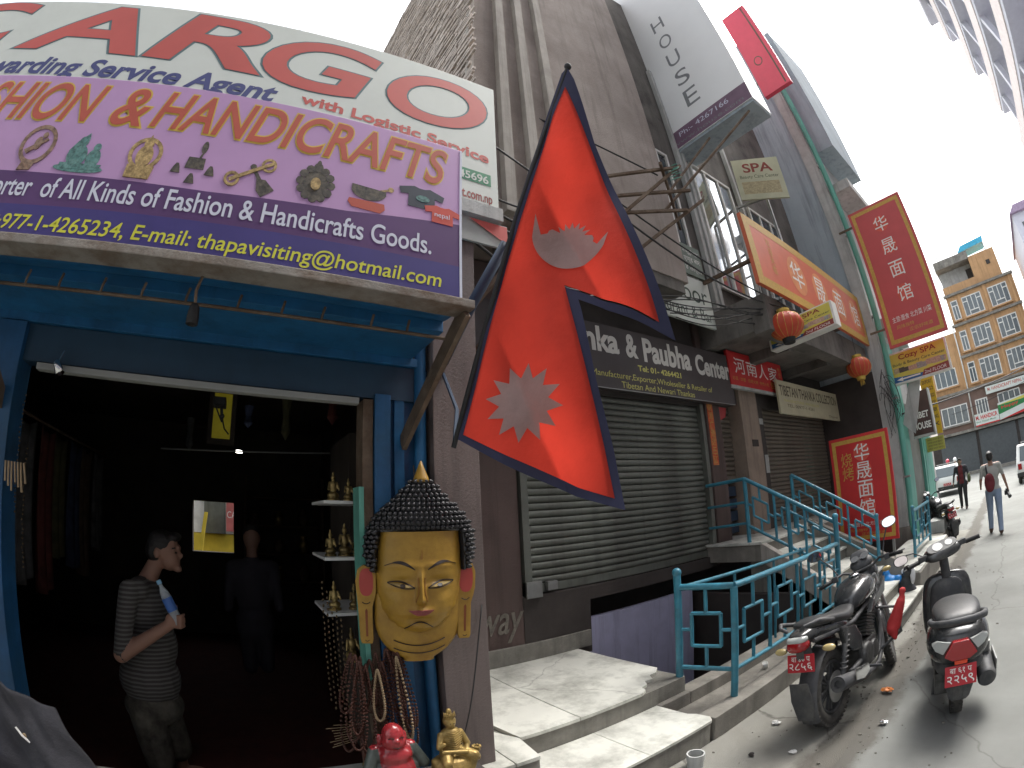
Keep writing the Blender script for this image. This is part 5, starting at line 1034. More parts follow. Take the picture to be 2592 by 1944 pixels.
wire('overhead_wire', (-3.15, 3.4, 5.15), (-2.64, 6.2, 4.30), .25, .013, 'thick lower drooping wire in front of the white restaurant board', None)
wire('overhead_wire', (-2.66, 6.2, 4.4), (-2.7, 8.3, 4.38), .06, .009, 'wire leading from the lantern behind the spa box sign', None)
wire('overhead_wire', (-2.3, 10.9, 2.9), (9, 44, 9.0), .6, .02, 'wire sagging across the street toward the orange building', None)
wire('overhead_wire', (-4.5, 46.0, 5.2), (5, 45.9, 6.6), .2, .02, 'wire along the orange building front', None)
rr = random.Random(4)
for k in range(14):   # cobwebby bundle at the pier of the grey building
    wire('cable', (-2.36, 10.45 - rr.uniform(0, .1), 3.6 + rr.uniform(-.3, .3)), (-2.3 + rr.uniform(-.15, .2), 10.4, 2.7 + rr.uniform(-.3, .4)), rr.uniform(-.2, .2), .0055, 'tangled cable strand on the pier under the spa sign', 'tangled strands on the pier', .25)
t = thing('sign_truss', (-3.0, 4, 5), 'rusty angle iron truss carrying the signs beside the flag edge', 'truss')
b = MB()
for a, c in (((-3.18, 3.3, 4.75), (-2.55, 4.25, 5.75)), ((-3.18, 3.9, 4.72), (-2.62, 4.7, 5.45)), ((-3.18, 3.35, 5.55), (-2.58, 4.15, 5.68)), ((-3.1, 3.55, 5.05), (-2.75, 4.45, 5.25)), ((-3.15, 3.45, 5.28), (-2.6, 4.4, 5.45))): b.bar(a, c, .035, .035)
b.build('frame', M_rust, t); b = MB()
rr = random.Random(9)
for k in range(12): p = V((-2.58, 4.15, 5.68)); b.obox(p + V((rr.uniform(-.06, .06), rr.uniform(-.06, .06), rr.uniform(-.2, .04))), (.03, .01, 0), (0, .02, .01), (0, 0, .002))
b.build('green_ribbon', M_teal, t)
wire('pillar_cable', (-2.29, 1.20, 1.35), (-2.29, 1.02, .55), -.0, .004, 'thin black cable running down the brown pillar', None, .05)
ic = thing('incense_bundle', (-2.42, .42, .72), 'fan of pale incense sticks poking out at the foot of the shelves', 'incense')
ri = random.Random(6)
for k in range(9): b = MB(); b.tube([(-2.40, .50 + ri.uniform(-.02, .02), .74 - .012 * k), (-2.36, .36 + ri.uniform(-.04, .03), .765 - .016 * k)], .0022, 4); b.build('stick', M_bead2, ic)
hr = thing('wooden_horn', (-2.30, .50, .50), 'slim wooden horn with a brass mouth standing beside the red statue', 'horn')
b = MB(); b.tube([(-2.30, .495, .78), (-2.29, .50, .62), (-2.28, .505, .56)], [.010, .012, .02], 10); b.build('tube', M_bead, hr, smooth=True); b = MB(); b.lathe([(.018, .02), (.026, 0), (.024, -.004), (.015, .01)], (-2.28, .505, .55), n=14); b.build('mouth', M_brass, hr, smooth=True)
for k in range(5): b = MB(); yk = .40 + .022 * k; [b.ell((-2.46, yk + ri.uniform(-.002, .002), 1.50 - .05 * k - i * .03), (.006, .006, .009), 6, 4) for i in range(22)]; tag(b.build('bead_string', M_bronze, smooth=True), '%s glinting dark bead string below the bottom shelf' % ('first', 'second', 'third', 'fourth', 'last')[k], 'beads', 'glinting bead strings below the shelf')
# ================================================================== small things on the street
def crumple(name, c, r, m, lab, cat, sz=.5, seed=1):
    b = MB(); b.ell(c, (r, r * .8, r * sz), 10, 6); rs_ = random.Random(seed); b.v = [tuple(V(p) + V((rs_.uniform(-1, 1), rs_.uniform(-1, 1), rs_.uniform(-.5, .6))) * r * .28) for p in b.v]; mz = min(p[2] for p in b.v); b.v = [(p[0], p[1], p[2] - mz + c[2]) for p in b.v]; return tag(b.build(name, m), lab, cat)
crumple('crumpled_paper', (-1.70, 3.22, .013), .035, M_wht, 'crumpled white paper in the gutter behind the motorcycle wheel', 'litter', .4, 1)
crumple('crumpled_paper', (-1.36, 2.86, .013), .028, M_wht, 'flattened white paper scrap nearest the camera in the gutter', 'litter', .25, 2)
crumple('foil_scrap', (-.90, 3.43, .004), .03, M_chrome, 'crumpled silver foil beside the dark dirt strip', 'litter', .5, 3)
crumple('orange_wrapper', (-1.04, 3.99, .018), .05, mat('orange_wrapper_print', (.6, .20, .05), .5, var=.5, vs=30), 'orange snack wrapper lying on the dirt strip between the bikes', 'litter', .25, 4)
crumple('dark_stone', (-1.6, 2.71, .01), .022, M_dark, 'small dark pebble in the gutter near the pipe stub', 'stone', .7, 5)
b = MB(); b.lathe([(.024, 0), (.03, .065), (.027, .065), (.022, .006), (.0005, .006)], (-2.32, 4.13, .10), n=14, M=Matrix.Rotation(.3, 3, 'X')); tag(b.build('paper_cup', M_wht, smooth=True), 'white paper cup standing in the trough under the railing', 'cup')
pp = thing('pipe_stub', (-1.83, 2.45, 0), 'short white plastic pipe stub rising from the gutter', 'pipe')
b = MB(); b.lathe([(.055, 0), (.055, .07), (.062, .07), (.062, .12), (.052, .12), (.052, .01), (.0005, .01)], (-1.85, 2.42, .0), n=20); auto(b.build('pipe', M_greycol, pp), 40)
rb = thing('black_rubbish_bag', (-1.6, 6.85, 0), 'black plastic rubbish bag sitting at the kerb behind the motorcycle', 'bag')
M_bag = mat('black_plastic', (.03, .032, .035), .25, var=.3, vs=12, bump=.6, bs=14)
organic('sack', [('e', (-1.6, 6.85, .16), (.20, .17, .16)), ('e', (-1.58, 6.82, .30), (.12, .10, .12)), ('c', (-1.58, 6.82, .38), (-1.52, 6.80, .46), .05, .08)], M_bag, rb, .02, 1)
organic('tied_neck', [('e', (-1.53, 6.80, .46), (.10, .05, .05)), ('e', (-1.45, 6.78, .40), (.04, .04, .12))], mat('white_plastic', (.6, .6, .62), .3, var=.2, vs=10, bump=.5, bs=18), rb, .016, 1)
b2 = thing('blue_plastic_bag', (-1.75, 6.9, .2), 'blue plastic bag resting on the black rubbish bag', 'bag')
organic('sack', [('e', (-1.78, 6.80, .33), (.13, .10, .10)), ('e', (-1.85, 6.82, .42), (.06, .06, .09)), ('e', (-1.66, 6.78, .36), (.07, .06, .07))], mat('blue_plastic', (.02, .17, .45), .3, var=.25, vs=9, bump=.5, bs=16), b2, .016, 1)
# ================================================================== two-wheelers
M_tyre = mat('dusty_tyre', (.045, .043, .04), .85, var=.25, vs=20, dirt=(.12, .11, .095), damt=.5, ds=8, bump=.5, bs=70)
M_bpaint = mat('black_gloss_paint', (.024, .026, .028), .25, var=.15, vs=6, dirt=(.10, .097, .09), damt=.55, ds=5, coat=.4)
M_bplast = mat('black_dusty_plastic', (.05, .052, .056), .55, var=.2, vs=9, dirt=(.17, .163, .15), damt=.5, ds=6)
M_seat = mat('black_vinyl', (.035, .036, .037), .42, var=.15, vs=8, dirt=(.09, .088, .082), damt=.3, ds=6, bump=.12, bs=90)
M_eng = mat('grimy_engine_alloy', (.10, .10, .098), .5, metal=.6, var=.35, vs=14, dirt=(.03, .028, .025), damt=.7, ds=9)
M_silv = mat('silver_paint', (.42, .42, .42), .3, metal=.6, var=.1, coat=.3)
M_redl = mat('red_lens', (.30, .010, .012), .15, var=.1, coat=.6); M_amb = mat('amber_lens', (.50, .40, .18), .2, var=.1, coat=.5); M_clr = mat('clear_lens', (.42, .44, .42), .12, var=.1, coat=.6)
M_plate = mat('red_plate', (.42, .02, .03), .45, var=.08); M_mir = mat('mirror_glass', (.9, .9, .9), .03, metal=1., var=0)
M_cloth = mat('red_cloth_bag', (.50, .04, .04), .7, var=.12, vs=8, bump=.3, bs=22)
def torus(b, c, Rr, ra, rb, nu=36, nv=10, sec=None):
    c = V(c); s0 = len(b.v)
    vs = []; fs = []
    for i in range(nu):
        a = 2 * math.pi * i / nu
        for j in range(nv):
            t = 2 * math.pi * j / nv; r = Rr + ra * math.cos(t); x = rb * math.sin(t)
            vs.append(c + V((x, r * math.cos(a), r * math.sin(a))))
    for i in range(nu):
        for j in range(nv): fs.append((i * nv + j, ((i + 1) % nu) * nv + j, ((i + 1) % nu) * nv + (j + 1) % nv, i * nv + (j + 1) % nv))
    b.add(vs, fs)
def wheel(parent, c, Rw, w, m_rim, spokes=6, T=None, disc=True):
    b = MB(); b.T = T; torus(b, c, Rw - w * .55, w * .55, w * .5, 44, 12); ty = b.build('wheel', M_tyre, parent, smooth=True, world=False)
    b = MB(); b.T = T
    for k in range(44):
        a = 2 * math.pi * k / 44; d = V((0, math.cos(a), math.sin(a))); tt = V((0, -math.sin(a), math.cos(a)))
        for s in (-1, 1): b.obox(V(c) + d * (Rw - .012) + V((s * w * .26, 0, 0)) + tt * (.008 * s), V((w * .2, 0, 0)) + tt * .006, d * .010, tt * .008)
    o = b.build('tread', M_tyre, ty, world=False); o['kind'] = 'stuff'
    b = MB(); b.T = T; ri = Rw - w * 1.1
    torus(b, c, ri, .018, w * .34, 36, 8); b.lathe([(.001, -.05), (.05, -.05), (.055, -.03), (.055, .03), (.05, .05), (.001, .05)], c, 'X', 18)
    for k in range(spokes):
        a = 2 * math.pi * k / spokes + .3
        for da in (-.16, .16): b.bar(V(c) + V((0, math.cos(a + da * .6), math.sin(a + da * .6))) * .045, V(c) + V((0, math.cos(a + da), math.sin(a + da))) * ri, .02, .022, (1, 0, 0))
    b.build('rim', m_rim, ty, smooth=False, world=False)
    if disc:
        b = MB(); b.T = T; b.lathe([(.06, -.003), (.12, -.003), (.12, .003), (.06, .003)], V(c) + V((.06, 0, 0)), 'X', 30); b.build('brake_disc', M_steel, ty, world=False)
    return ty
def sect(y, z, w, h, n=14, p=2.5, top=1.): # superellipse ring in the XZ plane
    r = []
    for i in range(n):
        t = 2 * math.pi * i / n; cx = abs(math.cos(t)) ** (2 / p) * (1 if math.cos(t) >= 0 else -1); sz = abs(math.sin(t)) ** (2 / p) * (1 if math.sin(t) >= 0 else -1)
        r.append(V((w * cx * (1 - (1 - top) * max(0, sz)), y, z + h * sz)))
    return r
def body(name, secs, m, parent, T=None, n=16, sub=1):
    b = MB(); b.T = T; b.loft([sect(*s[:4], n=n, p=s[4] if len(s) > 4 else 2.6, top=s[5] if len(s) > 5 else 1) for s in secs]); o = b.build(name, m, parent, smooth=True, world=False)
    if sub: md = o.modifiers.new('s', 'SUBSURF'); md.levels = 1; md.render_levels = 1
    return o
def arcfender(name, c, r0, w, a0, a1, m, parent, T=None, t=.006):
    b = MB(); b.T = T; n = 14; c = V(c); L = []
    for i in range(n + 1):
        a = R(a0 + (a1 - a0) * i / n)
        ring = []
        for r_, x in ((r0, -w), (r0 + .022, -w * .75), (r0 + .03, 0), (r0 + .022, w * .75), (r0, w), (r0 + .022 - t, w * .72), (r0 + .03 - t, 0), (r0 + .022 - t, -w * .72)): ring.append(c + V((x, r_ * math.cos(a), r_ * math.sin(a))))
        L.append(ring)
    b.loft(L); return auto(b.build(name, m, parent, world=False), 50)
def plate(parent, O, Wd, lines, w=.20, h=.115, T=None):
    """number plate facing -Y in local frame; O lower left"""
    P = Panel(O, (1, 0, 0), Wd, w, h)
    b = MB(); b.obox(P.p(w / 2, h / 2, -.004), P.U * w / 2, P.W * h / 2, P.N * .004); pl = b.build('number_plate', M_plate, parent, bev=.008, world=False)
    def tx(body_, u0, u1, v0, v1):
        me = text_data(body_, .006); xs = [q.co.x for q in me.vertices]; ys = [q.co.y for q in me.vertices]
        for q in me.vertices: q.co = P.p(u0 + (q.co.x - min(xs)) / (max(xs) - min(xs)) * (u1 - u0), v0 + (q.co.y - min(ys)) / (max(ys) - min(ys)) * (v1 - v0), .0015)
        link('lettering', me, M_wht, pl, False)
    tx(lines[0], .15 * w, .85 * w, .60 * h, .88 * h); tx(lines[1], .07 * w, .93 * w, .10 * h, .52 * h); return pl
def mirror(parent, base, tip, head, T, r=.05, facing=V((0, -1, .15))):
    b = MB(); b.T = T; b.tube([base, V(base).lerp(V(tip), .5) + V((0, .02, .02)), tip], .006, 6); st_ = auto(b.build('mirror_stem', M_bplast, parent, world=False), 50)
    n = facing.normalized(); u = n.cross(V((0, 0, 1))).normalized(); w = u.cross(n); pts = superell(0, 0, .07, r, 20, 2.4)
    b = MB(); b.T = T; b.prism(pts, V(head), u, w, n, -.022, .004); b.build('mirror_shell', M_bplast, st_, bev=.006, world=False)
    b = MB(); b.T = T; b.prism([(a * .9, c * .88) for a, c in pts], V(head), u, w, n, .004, .006); b.build('mirror_glass', M_mir, st_, world=False)
def motorcycle(mtx, label, lines, steer=18, detail=True, group=None):
    t = thing('motorcycle', None, label, 'motorcycle', group, mtx=mtx)
    RW, WB = .305, 1.28
    wheel(t, (0, 0, RW), RW, .10, M_bplast, 6)
    head = V((0, 1.02, .86)); ax = V((0, -.42, .9)).normalized()
    S = Matrix.Translation(head) @ Matrix.Rotation(R(steer), 4, ax) @ Matrix.Translation(-head)
    wheel(t, (0, WB, RW), RW, .085, M_bplast, 6, T=S)
    arcfender('front_mudguard', (0, WB, RW), RW + .012, .055, 40, 165, M_bpaint, t, S)
    b = MB(); b.T = S
    for s in (-1, 1): b.tube([(s * .085, WB, RW), (s * .085, WB - .16, RW + .33), (s * .085, WB - .30, RW + .62)], [.027, .022, .018], 10); b.tube([(s * .085, WB, RW - .01), (s * .085, WB - .09, RW + .2)], .03, 10)
    b.box(-.11, .11, WB - .30, WB - .22, RW + .48, RW + .52); auto(b.build('front_fork', M_silv, t, world=False), 50)
    # rear end
    arcfender('rear_mudguard', (0, 0, RW), RW + .035, .075, 60, 205, M_bplast, t)
    b = MB(); b.prism([(-.07, .50), (.07, .50), (.085, .36), (.06, .20), (-.06, .20), (-.085, .36)], (0, -.345, 0), (1, 0, 0), (0, -.18, 1), (0, -1, 0), -.004, .004); b.build('mudflap', M_bplast, t, bev=.003, world=False)
    plate(t, (-.105, -.385, .565), (0, .18, 1), lines, .21, .125)
    b = MB(); b.box(-.03, .03, -.37, -.25, .60, .74); b.build('plate_bracket', M_bplast, t, world=False)
    body('tail_cowl', [(-.42, .80, .055, .03), (-.36, .80, .085, .055), (-.2, .80, .105, .07), (.0, .775, .12, .075), (.2, .73, .12, .07), (.34, .68, .10, .05)], M_bpaint, t)
    body('tail_lamp', [(-.445, .755, .045, .028), (-.42, .755, .075, .045), (-.36, .76, .085, .05), (-.33, .76, .08, .04)], M_redl, t); body('lamp_cover', [(-.44, .795, .05, .018), (-.40, .80, .08, .03), (-.33, .80, .09, .035)], M_clr, t)
    body('seat', [(-.30, .86, .07, .02), (-.24, .865, .11, .035), (-.05, .845, .135, .045), (.15, .795, .145, .05), (.32, .77, .125, .05), (.44, .79, .09, .05), (.48, .80, .06, .03)], M_seat, t)
    b = MB()
    for s in (-1, 1): b.tube([(s * .10, -.02, .80), (s * .15, -.10, .845), (s * .15, -.32, .90), (s * .09, -.42, .895), (s * .05, -.40, .86)], [.014, .016, .016, .014, .012], 8)
    auto(b.build('grab_rail', M_bplast, t, world=False), 50)
    body('fuel_tank', [(.42, .80, .08, .055), (.50, .835, .125, .085), (.62, .87, .16, .11), (.76, .89, .165, .12), (.88, .88, .145, .11), (.97, .87, .10, .085), (1.0, .865, .06, .05)], M_bpaint, t)
    for s in (-1, 1): b = MB(); b.prism([(.55, .70), (.95, .78), (1.02, .90), (.90, .86), (.66, .78)], (s * .17, 0, 0), (0, 1, 0), (0, 0, 1), (s, 0, 0), -.03, .012); b.build('tank_shroud', M_bpaint, t, bev=.008, world=False)
    b = MB(); b.lathe([(.001, .018), (.036, .018), (.045, .01), (.05, 0)], (0, .74, 1.0), n=20); b.build('filler_cap', M_chrome, t, smooth=True, world=False)
    for s in (-1, 1): b = MB(); b.prism([(.05, .74), (.32, .68), (.42, .56), (.40, .45), (.22, .50), (.10, .60)], (s * .11, 0, 0), (0, 1, 0), (0, 0, 1), (s, 0, 0), -.02, .02); b.build('side_panel', M_bpaint, t, bev=.012, world=False)
    # frame, engine, exhaust
    b = MB()
    for s in (-1, 1):
        b.tube([(s * .05, 1.0, .86), (s * .09, .72, .76), (s * .10, .35, .70), (s * .10, -.1, .74), (s * .08, -.3, .76)], .018, 8); b.tube([(s * .04, 1.0, .80), (s * .10, .92, .52), (s * .11, .80, .30), (s * .11, .42, .27), (s * .11, .36, .62)], .018, 8)
        b.tube([(s * .085, 0, RW), (s * .10, .40, .36)], .024, 8); b.tube([(s * .11, .02, .36), (s * .115, .16, .70)], .022, 8)
        for k in range(7): b.ell((s * .1125, .05 + .018 * k, .43 + .036 * k), (.034, .034, .009), 10, 5)
    auto(b.build('frame', M_bplast, t, world=False), 50)
    b = MB(); b.box(-.11, .11, .42, .76, .28, .47); b.lathe([(.001, -.15), (.085, -.15), (.10, -.13), (.10, .13), (.085, .15), (.001, .15)], (0, .50, .38), 'X', 20); b.lathe([(.001, -.13), (.075, -.13), (.085, -.11), (.085, .11), (.075, .13), (.001, .13)], (0, .68, .36), 'X', 20); auto(b.build('crankcase', M_eng, t, bev=.012, world=False), 40)
    for k in range(9): b = MB(); b.obox((0, .70 + k * .012, .48 + k * .026), (.085, 0, 0), (0, .085, -.03), (0, .003, .0075)); b.build('cooling_fin', M_eng, t, world=False)
    b = MB(); b.obox((0, .82, .735), (.07, 0, 0), (0, .07, -.03), (0, .018, .045)); b.build('cylinder_head', M_eng, t, bev=.01, world=False)
    b = MB(); b.tube([(.05, .90, .66), (.07, .98, .55), (.10, .92, .32), (.13, .70, .22), (.15, .40, .24), (.16, .22, .30)], .022, 10); auto(b.build('exhaust_pipe', M_bplast, t, world=False), 50)
    b = MB(); M3 = Matrix.Rotation(R(12), 3, 'X'); b.lathe([(.001, .30), (.03, .30), (.048, .24), (.055, .05), (.058, -.22), (.062, -.25), (.058, -.27), (.03, -.27), (.028, -.24), (.001, -.24)], (.175, .06, .335), 'Y', 20, M3.inverted()); mf = b.build('muffler', M_bplast, t, smooth=True, world=False); auto(mf, 45)
    b = MB(); b.prism([(-.12, .05), (.12, .06), (.16, -.0), (.05, -.045), (-.1, -.035)], (.238, .08, .36), (0, 1, -.2), (0, .2, 1), (1, 0, 0), -.006, .006); b.build('heat_shield', M_chrome, mf, bev=.004, world=False)
    for s in (-1, 1):
        b = MB(); b.tube([(s * .12, .42, .30), (s * .27, .42, .29)], .013, 8); auto(b.build('foot_peg', M_bplast, t, world=False), 50)
        b = MB(); b.tube([(s * .13, .10, .38), (s * .25, .06, .41)], .012, 8); auto(b.build('foot_peg', M_bplast, t, world=False), 50)
    b = MB(); b.tube([(-.12, .50, .28), (-.20, .52, .15), (-.25, .50, .04)], .012, 8); auto(b.build('side_stand', M_bplast, t, world=False), 50)
    b = MB()
    for s in (-1, 1): b.tube([(s * .10, .88, .66), (s * .26, .94, .62), (s * .29, .92, .40), (s * .12, .84, .30)], .014, 8)
    auto(b.build('crash_guard', M_bplast, t, world=False), 50)
    # cockpit
    b = MB(); b.T = S; b.tube([(-.37, .82, 1.01), (-.30, .86, 1.02), (-.18, .97, 1.04), (-.10, 1.01, 1.0), (.10, 1.01, 1.0), (.18, .97, 1.04), (.30, .86, 1.02), (.37, .82, 1.01)], .012, 8); auto(b.build('handlebar', M_bplast, t, world=False), 50)
    for s in (-1, 1):
        b = MB(); b.T = S; b.tube([(s * .39, .805, 1.01), (s * .28, .875, 1.022)], .018, 10); b.build('grip', M_black, t, smooth=True, world=False)
        b = MB(); b.T = S; b.tube([(s * .24, .93, 1.03), (s * .36, .90, 1.02), (s * .42, .86, 1.015)], .006, 6); b.build('lever', M_steel, t, world=False)
        b = MB(); b.T = S; b.box(s * .25 - .025, s * .25 + .025, .86, .93, 1.0, 1.05); b.build('switch_box', M_bplast, t, bev=.006, world=False)
        mirror(t, (s * .22, .93, 1.05), (s * .33, .96, 1.25), (s * .37, .95, 1.29), S, .045)
        b = MB(); b.ell((s * .19, -.30, .70), (.05, .03, .026), 12, 8); b.build('indicator', M_amb, t, smooth=True, world=False)
        b = MB(); b.tube([(s * .08, -.29, .72), (s * .16, -.30, .705)], .008, 6); b.build('indicator_stalk', M_bplast, t, world=False)
        b = MB(); b.T = S; b.ell((s * .20, 1.16, .90), (.045, .028, .024), 12, 8); b.build('indicator', M_amb, t, smooth=True, world=False)
    body('meter_pod', [(1.02, 1.02, .06, .03), (1.06, 1.05, .11, .05), (1.12, 1.06, .12, .06), (1.18, 1.03, .10, .06)], M_bplast, t, S)
    b = MB(); b.T = S; n_ = V((0, -.6, .8)); u = V((1, 0, 0)); w = n_.cross(u)
    for cx in (-.045, .05): b.prism(circ(cx, .0, .04, .04, 20), (0, 1.06, 1.108), u, -w, n_, 0, .006)
    b.build('dial', mat('dial_face', (.11, .115, .12), .3, var=.25, vs=60, coat=.2), t, world=False)
    body('headlamp', [(1.08, .93, .10, .10, 2.2), (1.18, .94, .13, .12, 2.2), (1.26, .93, .13, .12, 2.2), (1.30, .92, .10, .10, 2.2)], M_bpaint, t, S); body('headlamp_lens', [(1.295, .92, .098, .095, 2.2), (1.315, .92, .07, .07, 2.2)], M_clr, t, S)
    body('fly_screen', [(1.12, 1.08, .10, .03), (1.17, 1.13, .10, .04), (1.2, 1.16, .07, .015)], M_bplast, t, S)
    return t
def lean_mtx(loc, head_deg, lean_deg): return Matrix.Translation(loc) @ Matrix.Rotation(R(head_deg), 4, 'Z') @ Matrix.Rotation(R(lean_deg), 4, 'Y')
bk = motorcycle(lean_mtx((-1.285, 3.36, .012), -3.0, -9.5), 'dusty black motorcycle leaning on its stand beside the turquoise railing', ('बा ४७ प', '२८५६'), 20)
def wp(o, p): return o.matrix_basis @ V(p)
rg = thing('red_cloth_bundle', wp(bk, (.27, .93, .35)), 'red cloth bag tied on the right crash guard of the motorcycle', 'bag')
organic('bag', [('c', wp(bk, (.33, .90, .66)), wp(bk, (.245, .88, .48)), .042, .066), ('e', wp(bk, (.345, .91, .69)), (.03, .03, .03)), ('c', wp(bk, (.235, .86, .45)), wp(bk, (.255, .84, .37)), .058, .02), ('c', wp(bk, (.34, .90, .70)), wp(bk, (.355, .92, .745)), .018, .032)], M_cloth, rg, .011, 2)
# ------------------------------------------------------------------ scooter
def scooter(mtx, label, lines, steer=16):
    t = thing('scooter', None, label, 'scooter', mtx=mtx); RW, WB = .225, 1.235
    head = V((0, 1.02, .80)); ax = V((0, -.45, .9)).normalized(); S = Matrix.Translation(head) @ Matrix.Rotation(R(steer), 4, ax) @ Matrix.Translation(-head)
    wheel(t, (0, 0, RW), RW, .095, M_bplast, 5, disc=False); wheel(t, (0, WB, RW), RW, .09, M_bplast, 5, T=S, disc=False)
    arcfender('front_mudguard', (0, WB, RW), RW + .02, .07, 20, 170, M_bpaint, t, S)
    b = MB(); b.T = S
    for s in (-1, 1): b.tube([(s * .07, WB, RW), (s * .07, WB - .14, RW + .33)], .024, 8)
    b.tube([(0, WB - .14, RW + .3), (0, 1.0, .85)], .03, 10); auto(b.build('front_fork', M_bplast, t, world=False), 50)
    body('rear_cowl', [(-.36, .59, .11, .08), (-.32, .60, .185, .125), (-.22, .61, .235, .15), (-.02, .60, .245, .165), (.2, .56, .225, .17), (.38, .50, .19, .15), (.46, .45, .14, .12)], M_bpaint, t)
    body('rear_lower_cover', [(-.32, .48, .14, .06), (-.26, .46, .18, .08), (-.05, .44, .19, .09), (.25, .42, .18, .08), (.42, .38, .14, .07)], M_bplast, t)
    b = MB(); b.prism([(-.115, .578), (-.06, .546), (.06, .546), (.115, .578), (.055, .668), (-.055, .668)], (0, -.462, 0), (1, 0, 0), (0, .12, 1), (0, -1, 0), -.06, .010); b.build('tail_light', M_redl, t, bev=.006, world=False)
    for s in (-1, 1): b = MB(); b.prism([(s * .068, .662), (s * .122, .584), (s * .175, .61), (s * .20, .650), (s * .16, .674)], (0, -.458, 0), (1, s * .36, 0), (0, .12, 1), (0, -1, 0), -.05, .014); b.build('indicator', M_clr, t, bev=.006, world=False)
    b = MB(); b.box(-.045, .045, -.40, -.34, .515, .542); b.build('reflector', mat('orange_red_reflector', (.70, .06, .015), .25, coat=.5), t, bev=.004, world=False)
    body('seat', [(-.28, .755, .12, .03), (-.20, .775, .17, .05), (.0, .78, .19, .06), (.18, .765, .18, .06), (.30, .745, .15, .055), (.42, .725, .125, .05), (.50, .71, .09, .035)], M_seat, t)
    b = MB(); b.tube([(-.19, .02, .72), (-.205, -.14, .755), (-.18, -.30, .785), (-.09, -.385, .80), (0, -.40, .805), (.09, -.385, .80), (.18, -.30, .785), (.205, -.14, .755), (.19, .02, .72)], [.018, .022, .024, .024, .024, .024, .024, .022, .018], 8); auto(b.build('grab_rail', M_bplast, t, world=False), 50)
    b = MB(); b.prism([(-.10, .46), (.10, .46), (.105, .36), (.075, .25), (.05, .225), (-.05, .225), (-.075, .25), (-.105, .36)], (0, -.285, 0), (1, 0, 0), (0, -.12, 1), (0, -1, 0), -.006, .006); b.build('mudflap', M_bplast, t, bev=.004, world=False)
    b = MB()
    for u in (-.04, 0, .04): b.bar((u, -.342, .39), (u * .8, -.322, .24), .012, .010, (0, 1, 0))
    b.build('flap_ribs', M_bplast, t, world=False)
    plate(t, (-.11, -.42, .375), (0, .22, 1), lines, .22, .135); b = MB(); b.box(-.05, .05, -.36, -.28, .40, .50); b.build('plate_bracket', M_bplast, t, world=False)
    b = MB(); b.box(-.17, -.03, -.12, .42, .20, .36); b.lathe([(.001, -.06), (.09, -.06), (.10, -.05), (.10, .05), (.09, .06), (.001, .06)], (-.10, .05, .28), 'X', 20); auto(b.build('engine', M_eng, t, bev=.02, world=False), 40)
    b = MB(); b.lathe([(.001, -.16), (.062, -.16), (.072, -.145), (.074, .16), (.05, .24), (.03, .26), (.001, .26)], (.225, .02, .285), 'Y', 22, Matrix.Rotation(R(8), 3, 'X')); mf = auto(b.build('muffler', M_bplast, t, world=False), 45)
    b = MB(); b.prism([(-.14, .06), (.12, .07), (.10, -.05), (-.13, -.05)], (.30, .06, .31), (0, 1, 0), (0, 0, 1), (1, 0, 0), -.005, .005); b.build('heat_shield', M_steel, mf, bev=.01, world=False)
    b = MB(); b.tube([(.12, .0, .30), (.2, .1, .30)], .018, 8); b.build('exhaust_pipe', M_bplast, t, smooth=True, world=False); b = MB(); b.tube([(-.17, .14, .34), (-.19, -.06, .62)], .02, 8); b.build('shock_absorber', M_bplast, t, smooth=True, world=False)
    b = MB(); b.obox((.235, .14, .42), (.035, 0, 0), (0, .05, .01), (0, -.006, .045)); b.build('foot_rest', M_steel, t, bev=.008, world=False)
    b = MB(); b.prism([(.42, .26), (1.0, .25), (1.02, .31), (.44, .32)], (0, 0, 0), (0, 1, 0), (0, 0, 1), (1, 0, 0), -.19, .19); b.build('floorboard', M_bplast, t, bev=.012, world=False)
    body('leg_shield', [(.98, .50, .21, .20, 4), (1.0, .52, .24, .30, 4), (1.03, .54, .255, .32, 4), (1.09, .56, .20, .27, 3)], M_bpaint, t); body('inner_shield', [(.93, .52, .12, .22, 3.4), (.965, .53, .17, .28, 3.4), (.985, .53, .19, .285, 3.4)], M_bplast, t)
    b = MB(); b.T = S
    b.tube([(0, 1.0, .80), (0, .985, .98)], .045, 12); auto(b.build('steering_column', M_bplast, t, world=False), 50)
    body('handlebar_cowl', [(.87, 1.01, .12, .03, 2.6), (.90, 1.025, .185, .05, 2.6), (1.0, 1.035, .20, .07, 2.6), (1.08, 1.03, .16, .065, 2.6), (1.13, 1.02, .09, .04, 2.6)], M_bpaint, t, S)
    b = MB(); b.T = S; n_ = V((0, -.55, .84)); u = V((1, 0, 0)); w = n_.cross(u); b.prism(superell(0, 0, .150, .065, 24, 2.6), (0, .945, 1.088), u, -w, n_, -.01, .008); b.build('dashboard', M_bplast, t, bev=.004, world=False)
    for cx, rr_ in ((-.045, .050), (.07, .036)): b = MB(); b.T = S; b.prism(circ(cx, 0, rr_, rr_, 22), (0, .945, 1.088), u, -w, n_, .008, .012); b.build('dial', mat('dial_face', (.11, .115, .12), .3, var=.25, vs=60, coat=.2), t, world=False)
    for s in (-1, 1):
        b = MB(); b.T = S; b.tube([(s * .15, .98, 1.03), (s * .25, .95, 1.03)], .016, 10); b.tube([(s * .24, .953, 1.03), (s * .37, .90, 1.03)], .02, 10); auto(b.build('grip', M_black, t, world=False), 50)
        b = MB(); b.T = S; b.box(s * .20 - .04, s * .20 + .04, .93, .99, 1.02, 1.068); b.build('switch_box', M_bplast, t, bev=.01, world=False)
        b = MB(); b.T = S; b.tube([(s * .2, 1.0, 1.02), (s * .3, .985, 1.015), (s * .40, .94, 1.01)], .006, 6); b.build('lever', M_steel, t, world=False)
